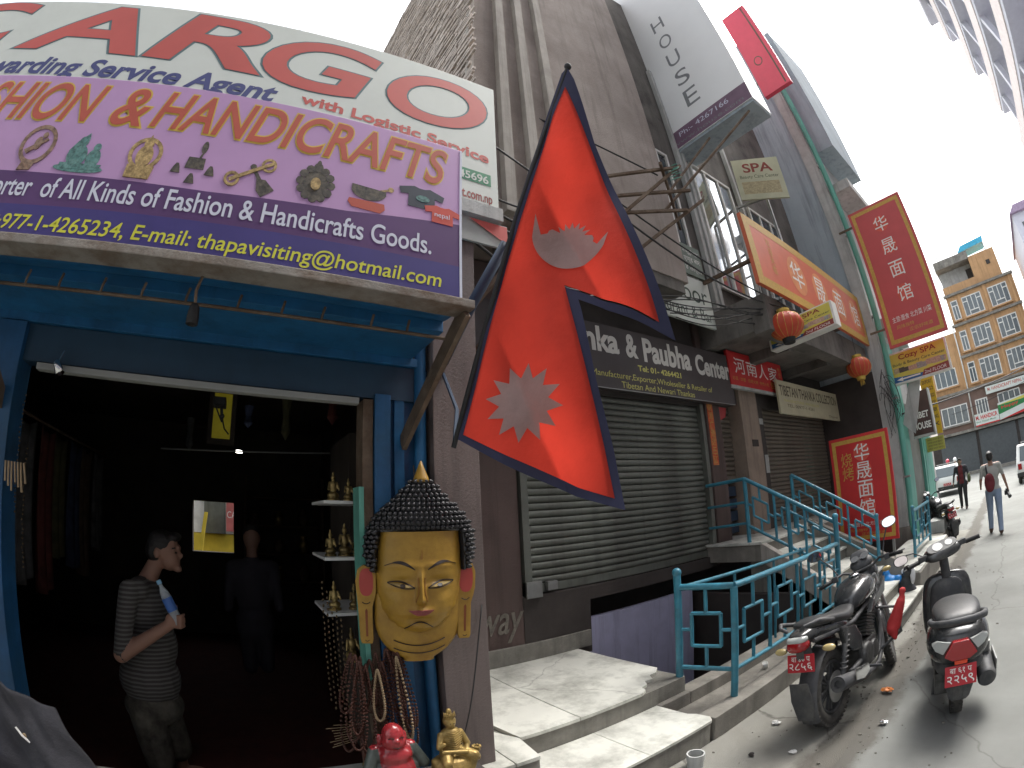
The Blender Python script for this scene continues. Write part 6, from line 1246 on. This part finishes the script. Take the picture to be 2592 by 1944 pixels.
    mirror(t, (-.19, 1.0, 1.06), (-.34, .99, 1.13), (-.40, .985, 1.10), S, .045)
    b = MB(); b.tube([(-.10, .42, .26), (-.16, .36, .12), (-.17, .30, .02)], .013, 8); b.build('stand', M_bplast, t, smooth=True, world=False)
    body('front_apron', [(1.08, .62, .13, .2, 3), (1.14, .66, .13, .2, 2.6), (1.19, .70, .09, .13, 2.4)], M_bpaint, t)
    return t
scooter(lean_mtx((-.40, 3.70, .002), 12.5, -4.0), 'black scooter with red tail light parked on the asphalt right of the motorcycle', ('बा ६१ प', '२२५९'))
# parked motorcycle farther up the street
motorcycle(lean_mtx((-1.50, 11.75, .002), 28, -10), 'far dark blue motorcycle parked by the teal shopfront', ('बा २६ प', '४१०३'), 15)
# ================================================================== cars
M_cw = mat('white_car_paint', (.68, .69, .68), .25, var=.03, dirt=(.5, .5, .47), damt=.3, ds=2, coat=.6); M_cg = mat('car_glass', (.07, .09, .10), .05, spec=.8, var=0); M_cb = mat('car_black_trim', (.03, .03, .03), .5)
def car(mtx, label, paint, L=3.7, W=1.55, H=1.45, roofrack=True, hatch=True):
    t = thing('parked_car', None, label, 'car', 'white cars', mtx=mtx)   # local: rear at y=0 facing -Y, forward +Y
    hw = W / 2
    prof = [(.0, .30), (.0, .62), (.05, .86), (.10, .92), (.42, H - .06), (.60, H), (2.0, H), (2.35, H - .08), (2.72, .95), (3.45, .86), (L - .03, .70), (L, .50), (L, .28)]
    b = MB(); rings = []
    for s, k in ((-1, 1.), (-.97, 1.), (-.8, 1.), (0, 1.), (.8, 1.), (.97, 1.), (1, 1.)):
        rings.append([V((s * hw * (1 - (.14 * max(0, (z - .86) / (H - .86)))), y if abs(s) < .99 else y * .985 + .03, z if abs(s) < .99 else .30 + (z - .30) * .985)) for y, z in prof])
    b.loft(rings); o = auto(b.build('body', paint, t, world=False), 35)
    g = MB()
    def wn(pts, x): g.prism(pts, (x, 0, 0), (0, 1, 0), (0, 0, 1), (1 if x > 0 else -1, 0, 0), -.05, .012)
    for s in (-1, 1):
        x = s * hw * .95
        for nm, pts in (('side_window', [(.30, .94), (.52, H - .10), (1.15, H - .08), (1.15, .92)]), ('side_window', [(1.22, .92), (1.22, H - .08), (2.0, H - .08), (2.5, .95)])):
            q = MB(); q.prism(pts, (x, 0, 0), (s * -.0, 1, 0), (-s * .20, 0, 1), (s, 0, 0), -.03, .016); q.T = None
            q.v = [(p[0] + s * .18, p[1], p[2]) for p in q.v]; q.build(nm, M_cg, t, world=False)
    q = MB(); q.add([(-hw * .78, .085, .93), (hw * .78, .085, .93), (hw * .70, .40, H - .09), (-hw * .70, .40, H - .09)], [(0, 1, 2, 3)]); o = q.build('rear_window', M_cg, t, world=False); md = o.modifiers.new('t', 'SOLIDIFY'); md.thickness = .02; md.offset = 1
    q = MB(); q.add([(-hw * .80, 2.66, 1.0), (hw * .80, 2.66, 1.0), (hw * .72, 2.36, H - .10), (-hw * .72, 2.36, H - .10)], [(0, 1, 2, 3)]); o = q.build('windscreen', M_cg, t, world=False); md = o.modifiers.new('t', 'SOLIDIFY'); md.thickness = .03; md.offset = 0
    q = MB(); q.box(-hw * 1.0, hw * 1.0, -.09, .04, .30, .48); q.build('rear_bumper', M_cb if hatch else paint, t, bev=.03, world=False); q = MB(); q.box(-hw, hw, L - .05, L + .08, .28, .46); q.build('front_bumper', M_cb, t, bev=.03, world=False)
    for s in (-1, 1):
        q = MB(); q.box(s * hw * .80 - .09, s * hw * .80 + .09, -.018, .03, .60, .84); q.build('tail_lamp', M_redl, t, bev=.01, world=False)
        q = MB(); q.box(s * hw * .72 - .15, s * hw * .72 + .15, L - .06, L + .012, .56, .70); q.build('headlight', M_clr, t, bev=.01, world=False)
        q = MB(); q.ell((s * (hw + .08), 2.45, .98), (.08, .05, .06)); q.build('wing_mirror', M_cb, t, smooth=True, world=False)
        for y in (.62, L - .70):
            q = MB(); torus(q, (s * (hw - .09), y, .29), .22, .075, .09, 28, 10); w_ = q.build('wheel', M_tyre, t, smooth=True, world=False)
            q = MB(); q.lathe([(.001, -.06), (.15, -.06), (.16, 0), (.15, .06), (.001, .06)], (s * (hw - .09), y, .29), 'X', 18); q.build('rim', M_silv, w_, world=False)
    plate(t, (-.2, -.10, .50), (0, 0, 1), ('बा १ ज', '३४०२'), .4, .12)
    if roofrack:
        q = MB()
        for s in (-1, 1): q.tube([(s * hw * .62, .6, H + .08), (s * hw * .62, 1.9, H + .08)], .015, 6)
        for y in (.62, 1.05, 1.5, 1.9): q.tube([(-hw * .62, y, H + .08), (hw * .62, y, H + .08)], .012, 6); [q.tube([(s * hw * .6, y, H - .02), (s * hw * .6, y, H + .08)], .012, 5) for s in (-1, 1)]
        q.build('roof_rack', M_steel, t, world=False)
    return t
car(Matrix.Translation((-3.35, 25.9, 0)) @ Matrix.Rotation(R(6), 4, 'Z'), 'white taxi with a roof rack seen from behind left of the pedestrians', M_cw)
car(Matrix.Translation((1.15, 23.3, 0)) @ Matrix.Rotation(R(-4), 4, 'Z'), 'white estate car cut off by the right edge of the picture', M_cw, 4.0, 1.6, 1.6)
car(Matrix.Translation((-6.6, 34.5, 0)) @ Matrix.Rotation(R(70), 4, 'Z'), 'white car end half hidden behind the green shopfront', M_cw, roofrack=False)
# ================================================================== people
M_skin = mat('brown_skin', (.26, .145, .10), .55, var=.06); M_hair = mat('black_hair', (.014, .012, .011), .5, var=.2, bump=.4, bs=90)
M_tee = mat('grey_tshirt', (.33, .34, .32), .85, var=.06, bump=.2, bs=14); M_jean = mat('pale_blue_jeans', (.20, .26, .36), .85, var=.12, vs=6, bump=.2, bs=16); M_shoe = mat('brown_shoe', (.07, .04, .03), .6); M_dkj = mat('dark_jacket_cloth', (.03, .028, .036), .8, var=.15); M_maroon = mat('maroon_cloth', (.12, .018, .024), .8, var=.15); M_dkt = mat('dark_trouser_cloth', (.025, .024, .026), .85)
def person(name, loc, rz, label, J, mats, regions, hair, vox=.016, gender=None):
    """J: dict of local joints (front -Y... faces +Y), regions: fn(local point) -> material index"""
    Mx = Matrix.Translation(loc) @ Matrix.Rotation(rz, 4, 'Z'); t = thing(name, None, label, 'person', mtx=Mx)
    o = organic('body', J, mats, t, vox, 4, regions, world=False)
    organic('hair', hair, M_hair, t, vox * .8, 2, world=False); return t
def figure(h=1.72, stride=.16, arms=((-.24, .02), (.24, .02)), fore=None, wide=1.):
    """standing or walking figure, faces +Y, feet on z=0"""
    s = h / 1.72; q = lambda x, y, z: V((x * s * wide, y * s, z * s)); P_ = []
    for sg, st_ in ((-1, stride), (1, -stride)):
        hip = q(sg * .09, 0, .90); knee = q(sg * .095, st_ * .55 + .03, .49); ank = q(sg * .10, st_ - .02, .085)
        if st_ < 0: ank = q(sg * .10, st_ - .06, .10)
        P_ += [('c', hip, knee, .102 * s, .076 * s), ('c', knee, ank, .074 * s, .058 * s), ('e', ank + q(0, .06, -.045), (.045 * s, .12 * s, .045 * s))]
    P_ += [('e', q(0, 0, .93), (.165 * s * wide, .115 * s, .13 * s)), ('e', q(0, .01, 1.08), (.150 * s * wide, .105 * s, .15 * s)), ('e', q(0, .0, 1.27), (.175 * s * wide, .115 * s, .17 * s)), ('c', q(-.16, 0, 1.41), q(.16, 0, 1.41), .068 * s, .068 * s), ('c', q(0, -.005, 1.40), q(0, .02, 1.54), .052 * s, .048 * s), ('e', q(0, .025, 1.60), (.074 * s, .090 * s, .100 * s)), ('e', q(0, .05, 1.57), (.055 * s, .062 * s, .060 * s)), ('e', q(0, .118, 1.60), (.012 * s, .016 * s, .022 * s)), ('e', q(-.072, .02, 1.605), (.012 * s, .02 * s, .03 * s)), ('e', q(.072, .02, 1.605), (.012 * s, .02 * s, .03 * s))]
    for sg, (el, wr) in ((-1, arms[0]), (1, arms[1])):
        sh_ = q(sg * .19, 0, 1.40); el = q(*el); wr = q(*wr); d = (wr - el).normalized()
        P_ += [('c', sh_, el, .052 * s, .040 * s), ('c', el, wr, .040 * s, .028 * s), ('e', wr + d * .045 * s, (.028 * s, .035 * s, .045 * s))]
        for k in range(4): P_.append(('c', wr + d * .07 * s + q(0, -.024 + .016 * k, 0), wr + d * (.125 - .006 * abs(k - 1.5)) * s + q(-sg * .018, -.024 + .016 * k, 0), .0085 * s, .007 * s))
        P_.append(('c', wr + d * .03 * s + q(0, .03, 0), wr + d * .08 * s + q(-sg * .01, .045, 0), .0095 * s, .008 * s))
    return P_
def hairs(h=1.72): s = h / 1.72; q = lambda x, y, z: V((x * s, y * s, z * s)); return [('e', q(0, .008, 1.640), (.084 * s, .096 * s, .074 * s)), ('e', q(0, -.03, 1.59), (.080 * s, .066 * s, .080 * s)), ('e', q(0, .07, 1.695), (.055 * s, .035 * s, .03 * s))]
H1 = 1.74
person('person', (-.44, 11.80, .0), R(4), 'person in grey T-shirt and pale jeans walking away with a camera', figure(H1, .24, (((-.25, -.02, 1.16), (-.26, .14, 1.02)), ((.25, -.04, 1.14), (.31, .03, .90))), wide=1.1), [M_skin, M_tee, M_jean, M_shoe],
       lambda c: 3 if c.z < .10 else 2 if c.z < .94 and abs(c.x) < .21 else 1 if (c.z < 1.47 and (abs(c.x) < .205 or c.z > 1.20)) and not (c.z > 1.435 and abs(c.x) < .06) else 0, hairs(H1))
bp = thing('backpack', (-.52, 11.66, 1.0), 'maroon backpack slung on the left shoulder of the person in grey', 'backpack')
organic('pack', [('e', (-.50, 11.64, 1.10), (.13, .085, .20)), ('e', (-.50, 11.60, 1.02), (.11, .07, .12))], M_maroon, bp, .018, 2)
b = MB(); b.tube([(-.54, 11.66, 1.26), (-.56, 11.74, 1.46), (-.56, 11.85, 1.49), (-.55, 11.93, 1.35)], .018, 6); b.build('strap', M_dkj, bp, smooth=True)
cmr = thing('hand_camera', (-.12, 11.86, .82), 'black camera with a long lens held in the right hand of the walking person', 'camera')
b = MB(); b.box(-.18, -.06, 11.82, 11.88, .76, .86); b.box(-.15, -.09, 11.83, 11.87, .86, .89); b.build('camera_body', M_cb, cmr, bev=.01); b = MB(); b.lathe([(.001, 0), (.036, 0), (.038, .09), (.044, .12), (.044, .14), (.001, .14)], (-.10, 11.83, .80), n=16, M=Matrix.Rotation(R(125), 3, 'X') @ Matrix.Rotation(R(20), 3, 'Y')); auto(b.build('lens', M_cb, cmr), 45)
H2 = 1.70
person('person', (-1.82, 18.4, 0), R(178), 'person in a dark jacket over maroon walking toward the camera', figure(H2, .10, (((-.25, -.03, 1.14), (-.22, .06, .90)), ((.27, -.02, 1.14), (.30, .06, .92))), wide=1.08), [M_skin, M_dkj, M_dkt, M_shoe, M_maroon],
       lambda c: 3 if c.z < .09 else 2 if c.z < .80 and abs(c.x) < .22 else (4 if abs(c.x) < .085 and c.y > .04 and c.z > .85 else 1) if c.z < 1.46 and not (c.z < .93 and abs(c.x) > .215) else 0, hairs(H2))
hb = thing('shoulder_bag', (-2.1, 18.3, .9), 'dark green bag hanging at the side of the person in the dark jacket', 'bag')
organic('bag', [('e', (-1.53, 18.3, 1.0), (.07, .12, .16))], mat('olive_bag', (.06, .075, .03), .7), hb, .02, 1); b = MB(); b.tube([(-1.53, 18.3, 1.14), (-1.62, 18.38, 1.44), (-1.74, 18.42, 1.40)], .012, 6); b.build('strap', M_dkj, hb)
# two riders behind the taxi
for x, mh, lb in ((-3.75, mat('red_helmet', (.5, .04, .07), .25, coat=.6), 'rider with a red helmet behind the white taxi'), (-3.28, mat('white_helmet', (.6, .62, .62), .25, coat=.6), 'rider with a white helmet behind the white taxi')):
    t = thing('person', (x, 30.5, 0), lb, 'person', 'riders behind the taxi')
    organic('body', [('e', (x, 30.5, 1.10), (.18, .12, .26)), ('c', (x - .16, 30.5, 1.28), (x + .16, 30.5, 1.28), .07, .07), ('c', (x, 30.5, 1.28), (x, 30.5, 1.46), .05, .05), ('e', (x, 30.48, 1.52), (.075, .085, .10)), ('c', (x - .2, 30.5, 1.26), (x - .26, 30.7, 1.02), .05, .04), ('c', (x + .2, 30.5, 1.26), (x + .26, 30.7, 1.02), .05, .04), ('c', (x - .1, 30.5, .86), (x - .16, 30.9, .78), .08, .06), ('c', (x + .1, 30.5, .86), (x + .16, 30.9, .78), .08, .06), ('c', (x - .16, 30.9, .78), (x - .16, 30.8, .35), .06, .045), ('c', (x + .16, 30.9, .78), (x + .16, 30.8, .35), .06, .045)], [M_dkj, M_skin], t, .022, 2, lambda c: 1 if c.z > 1.4 else 0)
    organic('helmet', [('e', (x, 30.48, 1.60), (.125, .135, .13))], mh, t, .02, 1)
# person inside the dark shop: profile facing right (+Y), holding a bottle
M_strp = bpy.data.materials.new('striped_shirt'); M_strp.use_nodes = True; n_ = M_strp.node_tree; tc = n_.nodes.new('ShaderNodeTexCoord'); wv = n_.nodes.new('ShaderNodeTexWave'); wv.bands_direction = 'Z'; wv.inputs['Scale'].default_value = 12; wv.inputs['Distortion'].default_value = .5; rp = n_.nodes.new('ShaderNodeValToRGB'); rp.color_ramp.elements[0].position = .45; rp.color_ramp.elements[0].color = (.035, .03, .028, 1); rp.color_ramp.elements[1].position = .7; rp.color_ramp.elements[1].color = (.085, .085, .08, 1)
n_.links.new(tc.outputs['Object'], wv.inputs['Vector']); n_.links.new(wv.outputs['Fac'], rp.inputs[0]); n_.links.new(rp.outputs[0], n_.nodes['Principled BSDF'].inputs['Base Color']); n_.nodes['Principled BSDF'].inputs['Roughness'].default_value = .9
M_camo = mat('camouflage_shorts', (.05, .046, .036), .9, var=.7, vs=12, dirt=(.10, .095, .078), damt=.7, ds=7); M_skin2 = mat('tan_skin', (.24, .13, .09), .55, var=.05)
XB = -3.1
pt = thing('person', (XB, -.62, .05), 'person in a dark striped T-shirt holding a water bottle inside the shop', 'person')
def m_(x, y, z): return V((XB + x, y, z))
prm = [('e', m_(0, -.485, 1.60), (.075, .092, .100)), ('e', m_(0, -.455, 1.53), (.060, .068, .070)), ('e', m_(0, -.385, 1.555), (.013, .020, .020)), ('e', m_(0, -.395, 1.60), (.03, .015, .02)), ('e', m_(0, -.405, 1.475), (.03, .03, .022)), ('e', m_(.0, -.398, 1.51), (.022, .014, .010)), ('e', m_(.074, -.525, 1.566), (.012, .022, .034)), ('c', m_(0, -.545, 1.50), m_(0, -.60, 1.40), .052, .060),
       ('c', m_(-.15, -.62, 1.35), m_(.15, -.64, 1.35), .07, .07), ('e', m_(0, -.63, 1.22), (.18, .17, .20)), ('e', m_(0, -.63, 1.0), (.18, .195, .22)), ('e', m_(0, -.645, .78), (.185, .205, .20)), ('e', m_(0, -.645, .60), (.185, .20, .14)),
       ('c', m_(.20, -.68, 1.35), m_(.24, -.755, .985), .066, .050), ('c', m_(.24, -.755, .985), m_(.22, -.45, 1.175), .050, .033), ('e', m_(.22, -.425, 1.205), (.032, .045, .045)),
       ('c', m_(-.20, -.64, 1.35), m_(-.24, -.70, 1.02), .062, .048), ('c', m_(-.24, -.70, 1.02), m_(-.20, -.60, .80), .044, .030), ('c', m_(.09, -.68, .58), m_(.10, -.66, .26), .125, .10), ('c', m_(-.09, -.62, .58), m_(-.10, -.56, .26), .125, .10), ('c', m_(.10, -.66, .25), m_(.10, -.67, .10), .058, .042), ('c', m_(-.10, -.56, .25), m_(-.10, -.56, .10), .058, .042), ('e', m_(.10, -.60, .08), (.045, .11, .035)), ('e', m_(-.10, -.50, .08), (.045, .11, .035))]
for k in range(4): zz = 1.235 - .022 * k; prm += [('c', m_(.235, -.405, zz), m_(.262, -.372, zz + .004), .0105, .010), ('c', m_(.262, -.372, zz + .004), m_(.232, -.352, zz + .010), .010, .0085)]
prm += [('c', m_(.20, -.43, 1.24), m_(.205, -.395, 1.285), .012, .010)]
organic('body', prm, [M_skin2, M_strp, M_camo], pt, .0085, 3, ids=[0] * 8 + [1, 1, 1, 1, 2, 1, 0, 0, 1, 0, 2, 2, 0, 0, 0, 0] + [0] * 9)
organic('hair', [('e', m_(0, -.505, 1.625), (.084, .094, .082)), ('e', m_(0, -.55, 1.575), (.076, .062, .075)), ('e', m_(0, -.42, 1.665), (.06, .045, .03))], M_hair, pt, .009, 2)
b = MB(); b.ell(m_(.052, -.405, 1.575), (.006, .008, .006), 8, 6); b.build('eye', M_ml, pt); b = MB(); b.tube([m_(.045, -.42, 1.600), m_(.062, -.41, 1.603), m_(.068, -.43, 1.598)], .004, 5); b.build('eyebrow', M_hair, pt)
bo = thing('water_bottle', m_(.215, -.40, 1.2), 'clear plastic water bottle with blue label in the shop person\'s hand', 'bottle')
Rb = Matrix.Rotation(R(25), 3, 'X'); base = m_(.225, -.375, 1.17)
b = MB(); b.lathe([(.001, 0), (.028, 0), (.031, .02), (.029, .06), (.031, .10), (.031, .19), (.026, .215), (.012, .245), (.012, .262), (.001, .262)], base, n=18, M=Rb); b.build('bottle_body', mat('clear_plastic', (.45, .5, .53), .12, var=.05, alpha=.55), bo, smooth=True)
b = MB(); b.lathe([(.0315, .10), (.032, .105), (.032, .175), (.0315, .18)], base, n=18, M=Rb); b.build('label_band', mat('blue_label', (.05, .13, .38), .4), bo, smooth=True); b = MB(); b.lathe([(.001, .262), (.015, .262), (.015, .285), (.001, .285)], base, n=14, M=Rb); b.build('cap', mat('pale_blue_cap', (.18, .35, .5), .4), bo)
# dim shopkeeper farther inside
pk = thing('person', (-4.6, .05, .38), 'dim shopkeeper in dark clothes standing deeper in the shop', 'person')
organic('body', [('e', (-4.6, .10, 1.62), (.075, .085, .105)), ('c', (-4.6, .10, 1.5), (-4.6, .10, 1.4), .055, .06), ('c', (-4.6, -.06, 1.36), (-4.6, .26, 1.36), .07, .07), ('e', (-4.6, .10, 1.15), (.12, .18, .28)), ('e', (-4.6, .10, .85), (.13, .19, .2)), ('c', (-4.6, -.10, 1.36), (-4.5, -.14, 1.0), .055, .045), ('c', (-4.6, .30, 1.36), (-4.5, .33, 1.0), .055, .045), ('c', (-4.6, .02, .8), (-4.6, .02, .42), .09, .07), ('c', (-4.6, .18, .8), (-4.6, .18, .42), .09, .07)], [M_skin, M_dkj], pk, .02, 2, lambda c: 0 if c.z > 1.46 else 1)
organic('hair', [('e', (-4.62, .10, 1.66), (.078, .088, .085))], M_hair, pk, .016, 1)
# ================================================================== orange building closing the street
ob = thing('orange_building', (-1, 46.5, 0), 'orange five storey building with white window frames closing the street', 'building')
Y0 = 46.5
b = MB(); b.box(-2.45, 4.6, Y0, Y0 + 9, 6.9, 15.1); b.build('wall', M_orange, ob); b = MB(); b.box(-6.3, -2.45, Y0 + .25, Y0 + 9, 6.9, 12.0); b.build('left_wall', M_orange, ob)
M_brick2 = mat('brown_base_render', (.19, .125, .10), .9, var=.12, vs=1, dirt=(.12, .09, .08), damt=.5)
b = MB(); b.box(-6.3, 7, Y0 + .05, Y0 + 9, 3.6, 6.9); b.build('first_floor_wall', M_brick2, ob); b = MB(); b.box(-7.2, 8, Y0 + .3, Y0 + 9, 0, 3.6); b.build('ground_floor', M_dark, ob)
for z, x0, x1 in ((15.0, -2.55, 4.7), (12.3, -2.55, 4.7), (9.55, -2.55, 4.7), (6.75, -6.4, 7.0), (3.45, -7.2, 8)):
    b = MB(); b.box(x0, x1, Y0 - .28, Y0 + .2, z, z + .22); b.build('cornice', M_conc, ob, bev=.03)
b = MB(); b.box(1.0, 3.75, Y0 + .2, Y0 + 8, 15.3, 17.9); b.build('penthouse_wall', M_orange, ob); b = MB(); b.box(-2.45, 1.0, Y0 + 1.6, Y0 + 8, 15.3, 18.0); b.build('terrace_wall', M_greycol, ob)
b = MB(); b.box(-2.6, 1.05, Y0 + .1, Y0 + 8, 17.75, 18.5); b.build('roof_slab', M_conc, ob, bev=.03); b = MB(); b.box(-2.45, 1.0, Y0, Y0 + .15, 15.22, 15.95); b.build('parapet', M_orange, ob)
b = MB(); b.box(2.6, 3.0, Y0 + .15, Y0 + .22, 16.6, 17.0); b.build('small_opening', M_dark, ob); b = MB(); b.box(.35, .95, Y0 + 1.5, Y0 + 1.62, 15.9, 17.3); b.build('terrace_door', M_dark, ob)
b = MB()
for k in range(16): b.box(-2.5 + k * .1, -2.46 + k * .1, Y0 + .3, Y0 + .34, 18.5, 18.95)
b.box(-2.5, -.9, Y0 + .3, Y0 + .34, 18.9, 18.96); b.build('roof_rail', M_conc, ob)
b = MB(); b.prism([(.0, 19.2), (2.9, 19.35), (3.1, 19.9), (.5, 19.75)], (0.2, Y0 + 2, 0), (1, 0, 0), (0, 0, 1), (0, 1, 0), 0, 2); b.build('blue_roof_sheet', mat('sky_blue_sheet', (.05, .38, .58), .4), ob); 
for xx in (.6, 3.1): b = MB(); b.tube([(xx, Y0 + 2.2, 17.9), (xx, Y0 + 2.2, 19.5)], .06, 6); b.build('roof_post', M_steel, ob)
b = MB(); b.tube([(-2.62, Y0 - .1, 18.4), (-2.62, Y0 - .1, 3.7)], .07, 8); b.build('white_downpipe', M_white, ob, smooth=True)
M_pane = mat('far_window_glass', (.10, .12, .13), .08, spec=.8, var=.2, vs=3)
def fwin(x0, x1, z0, z1, kind, y=Y0):
    f = .09; b = MB(); yy = (y - .05, y + .02)
    bars = [(x0, x0 + f, z0, z1), (x1 - f, x1, z0, z1), (x0 + f, x1 - f, z0, z0 + f), (x0 + f, x1 - f, z1 - f, z1)]
    w = x1 - x0; h = z1 - z0
    if kind == 'T': bars += [(x0 + w * .25, x0 + w * .25 + f * .8, z0 + f, z1 - f), (x1 - w * .25 - f * .8, x1 - w * .25, z0 + f, z1 - f), (x0 + w * .5 - f * .4, x0 + w * .5 + f * .4, z0 + h * .27, z1 - f), (x0 + w * .28, x1 - w * .28, z0 + h * .22, z0 + h * .27), (x0 + f, x0 + w * .25, z0 + h * .72, z0 + h * .77), (x1 - w * .25, x1 - f, z0 + h * .72, z0 + h * .77)]
    elif kind == 'N': bars += [(x0 + w * .5 - f * .4, x0 + w * .5 + f * .4, z0 + f, z0 + h * .7), (x0 + f, x1 - f, z0 + h * .7, z0 + h * .75)]
    else:
        for k in range(1, 4): bars.append((x0 + w * k / 4 - f * .4, x0 + w * k / 4 + f * .4, z0 + f, z1 - f))
    for a, c, d, e in bars: b.box(a, c, yy[0], yy[1], d, e)
    o = b.build('window', M_white, ob); p = MB(); p.box(x0 + .02, x1 - .02, y - .012, y - .004, z0 + .02, z1 - .02); p.build('pane', M_pane, o)
    s = MB(); s.box(x0 - .12, x1 + .12, y - .22, y, z0 - .14, z0 - .02); s.build('sill', M_orange if z0 > 7 else M_conc, o)
for zb in (12.85, 10.1, 7.35):
    fwin(-1.0, 1.0, zb, zb + 1.75, 'T'); fwin(1.75, 3.75, zb, zb + 1.75, 'T'); fwin(-2.15, -1.45, zb, zb + 1.75, 'N')
for x in (-1.28, 1.36, 4.1):
    b = MB(); b.box(x, x + .28, Y0 - .12, Y0, 7.0, 15.0); b.build('pilaster', M_orange, ob, bev=.02)
fwin(-5.6, -3.4, 7.6, 9.1, 'G', Y0 + .25)
for x0, x1 in ((-5.6, -3.0), (-2.2, -1.0), (0.0, 2.2), (3.0, 5.2)): fwin(x0, x1, 4.3, 5.9, 'G', Y0 + .05)
for k, (x0, x1) in enumerate(((-6.2, -2.7), (-2.4, 1.2), (1.5, 5.2))):
    b = MB()
    for i in range(22): b.box(x0, x1, Y0 + .2 + .03 * (i % 2), Y0 + .3, .2 + i * .145, .345 + i * .145)
    o = b.build('shop_shutter', mat('dark_grey_shutter', (.10, .11, .115), .5, metal=.3, var=.1), ob); o['kind'] = 'stuff'
b = MB(); b.box(-7.2, 8, Y0 - 1.2, Y0 + .3, 0, .22); b.build('pavement_step', M_conc, ob, bev=.02)
# signs on the orange building
hs_ = thing('handicraft_nepal_sign', (1.2, Y0 - .3, 6.1), 'pale M. HANDICRAFT NEPAL board under the first floor windows of the orange building', 'sign')
P = Panel((-1.0, Y0 - .32, 6.05), (1, 0, 0), (0, 0, 1), 4.6, .62); P.slab('panel', M_signw, hs_, .08); P.text('lettering', 'M. HANDICRAFT NEPAL', M_brick, hs_, .2, 3.6, .22, .5, bold=.02); P.text('lettering', 'Export', M_dkg, hs_, 3.7, 4.4, .15, .45)
h2 = thing('handicraft_board', (-1.2, Y0 - .4, 3.5), 'white board with red M. HANDI lettering above the far shutters', 'sign')
P = Panel((-2.5, Y0 - .42, 3.68), (1, 0, 0), (0, 0, 1), 2.3, 1.0); P.slab('panel', M_signw, h2, .08); P.text('lettering', 'M. HANDICR', M_red, h2, .1, 2.2, .5, .85, bold=.03); P.text('lettering', 'Best Nepali Made', M_greenp, h2, .1, 2.0, .22, .4, bold=.01); P.rect('red_strip', M_red, h2, 0, 2.3, .0, .1)
h3 = thing('green_banner', (1.5, Y0 - .4, 3.8), 'green red and yellow slanted shop banner on the orange building', 'sign')
P = Panel((-.15, Y0 - .42, 3.72), (1, 0, .06), (0, 0, 1), 5.2, 1.35); P.slab('panel', M_signw, h3, .08); P.poly('green_field', mat('leaf_green_print', (.02, .18, .05), .5), h3, [(0, .45), (3.2, .75), (5.2, 1.1), (5.2, 1.35), (0, 1.2)]); P.poly('yellow_band', M_spay, h3, [(0, 1.2), (5.2, 1.34), (5.2, 1.15), (2.4, 1.05)], off=.007); P.poly('red_band', M_red, h3, [(0, .0), (5.2, .0), (5.2, .35), (2.5, .22)], off=.005); P.text('lettering', 'Happy', M_red, h3, .3, 2.0, .75, 1.05, off=.008, bold=.02)
# ================================================================== tall building on the right side of the street
rb_ = thing('balcony_tower', (8, 24, 0), 'pale tall building with stacked balconies on the right side of the street', 'building')
M_lav = mat('pale_lavender_render', (.62, .62, .68), .85, var=.06); M_lav2 = mat('grey_lavender_render', (.50, .52, .62), .85, var=.06); M_brickw = mat('pale_pink_render', (.72, .64, .62), .85, var=.08)
X0 = 6.5; YA, YB = 19.5, 26.5
b = MB(); b.box(X0 + 1.2, X0 + 12, -12, YB, 0, 25); b.build('wall', M_lav2, rb_); 
for k in range(8):
    z = 2.9 + k * 2.85
    b = MB(); b.box(X0 + .05, X0 + 1.3, -11.5, YB - .1, z, z + .25); b.build('balcony_slab', M_lav, rb_, bev=.02)
    b = MB(); b.box(X0, X0 + .14, -11.5, YB, z + .25, z + 1.05); b.build('balcony_parapet', M_brickw, rb_, bev=.02)
    for y in (24.6, 21.8, 18.6): b = MB(); b.box(X0 + .1, X0 + .36, y, y + .3, z + 1.05, z + 2.85); b.build('column', M_lav, rb_)
    for y in (22.6, 19.4): b = MB(); b.box(X0 + 1.16, X0 + 1.2, y, y + 1.6, z + .4, z + 2.2); b.build('window', M_pane, rb_)
b = MB(); b.box(X0 - .3, X0 + 12, -12, YB + .3, 25.0, 25.5); b.build('roof_cornice', M_lav, rb_, bev=.04)
fb = thing('purple_roofed_house', (14, 44, 0), 'pale house with purple roof at the right edge beyond the balcony tower', 'building')
b = MB(); b.box(5.9, 16, 40, 50, 0, 17.2); b.build('wall', M_lav, fb); b = MB(); b.prism([(5.7, 17.2), (16.5, 17.2), (15, 17.8), (6.3, 17.8)], (0, 39.6, 0), (1, 0, 0), (0, 0, 1), (0, 1, 0), 0, 11); b.build('roof', mat('plum_roof', (.34, .26, .36), .7), fb)
for k in range(3):
    for z in (15.0, 12.0): b = MB(); b.box(6.5 + k * 2.2, 7.6 + k * 2.2, 39.95, 40.05, z, z + 1.4); b.build('window', M_pane, fb)
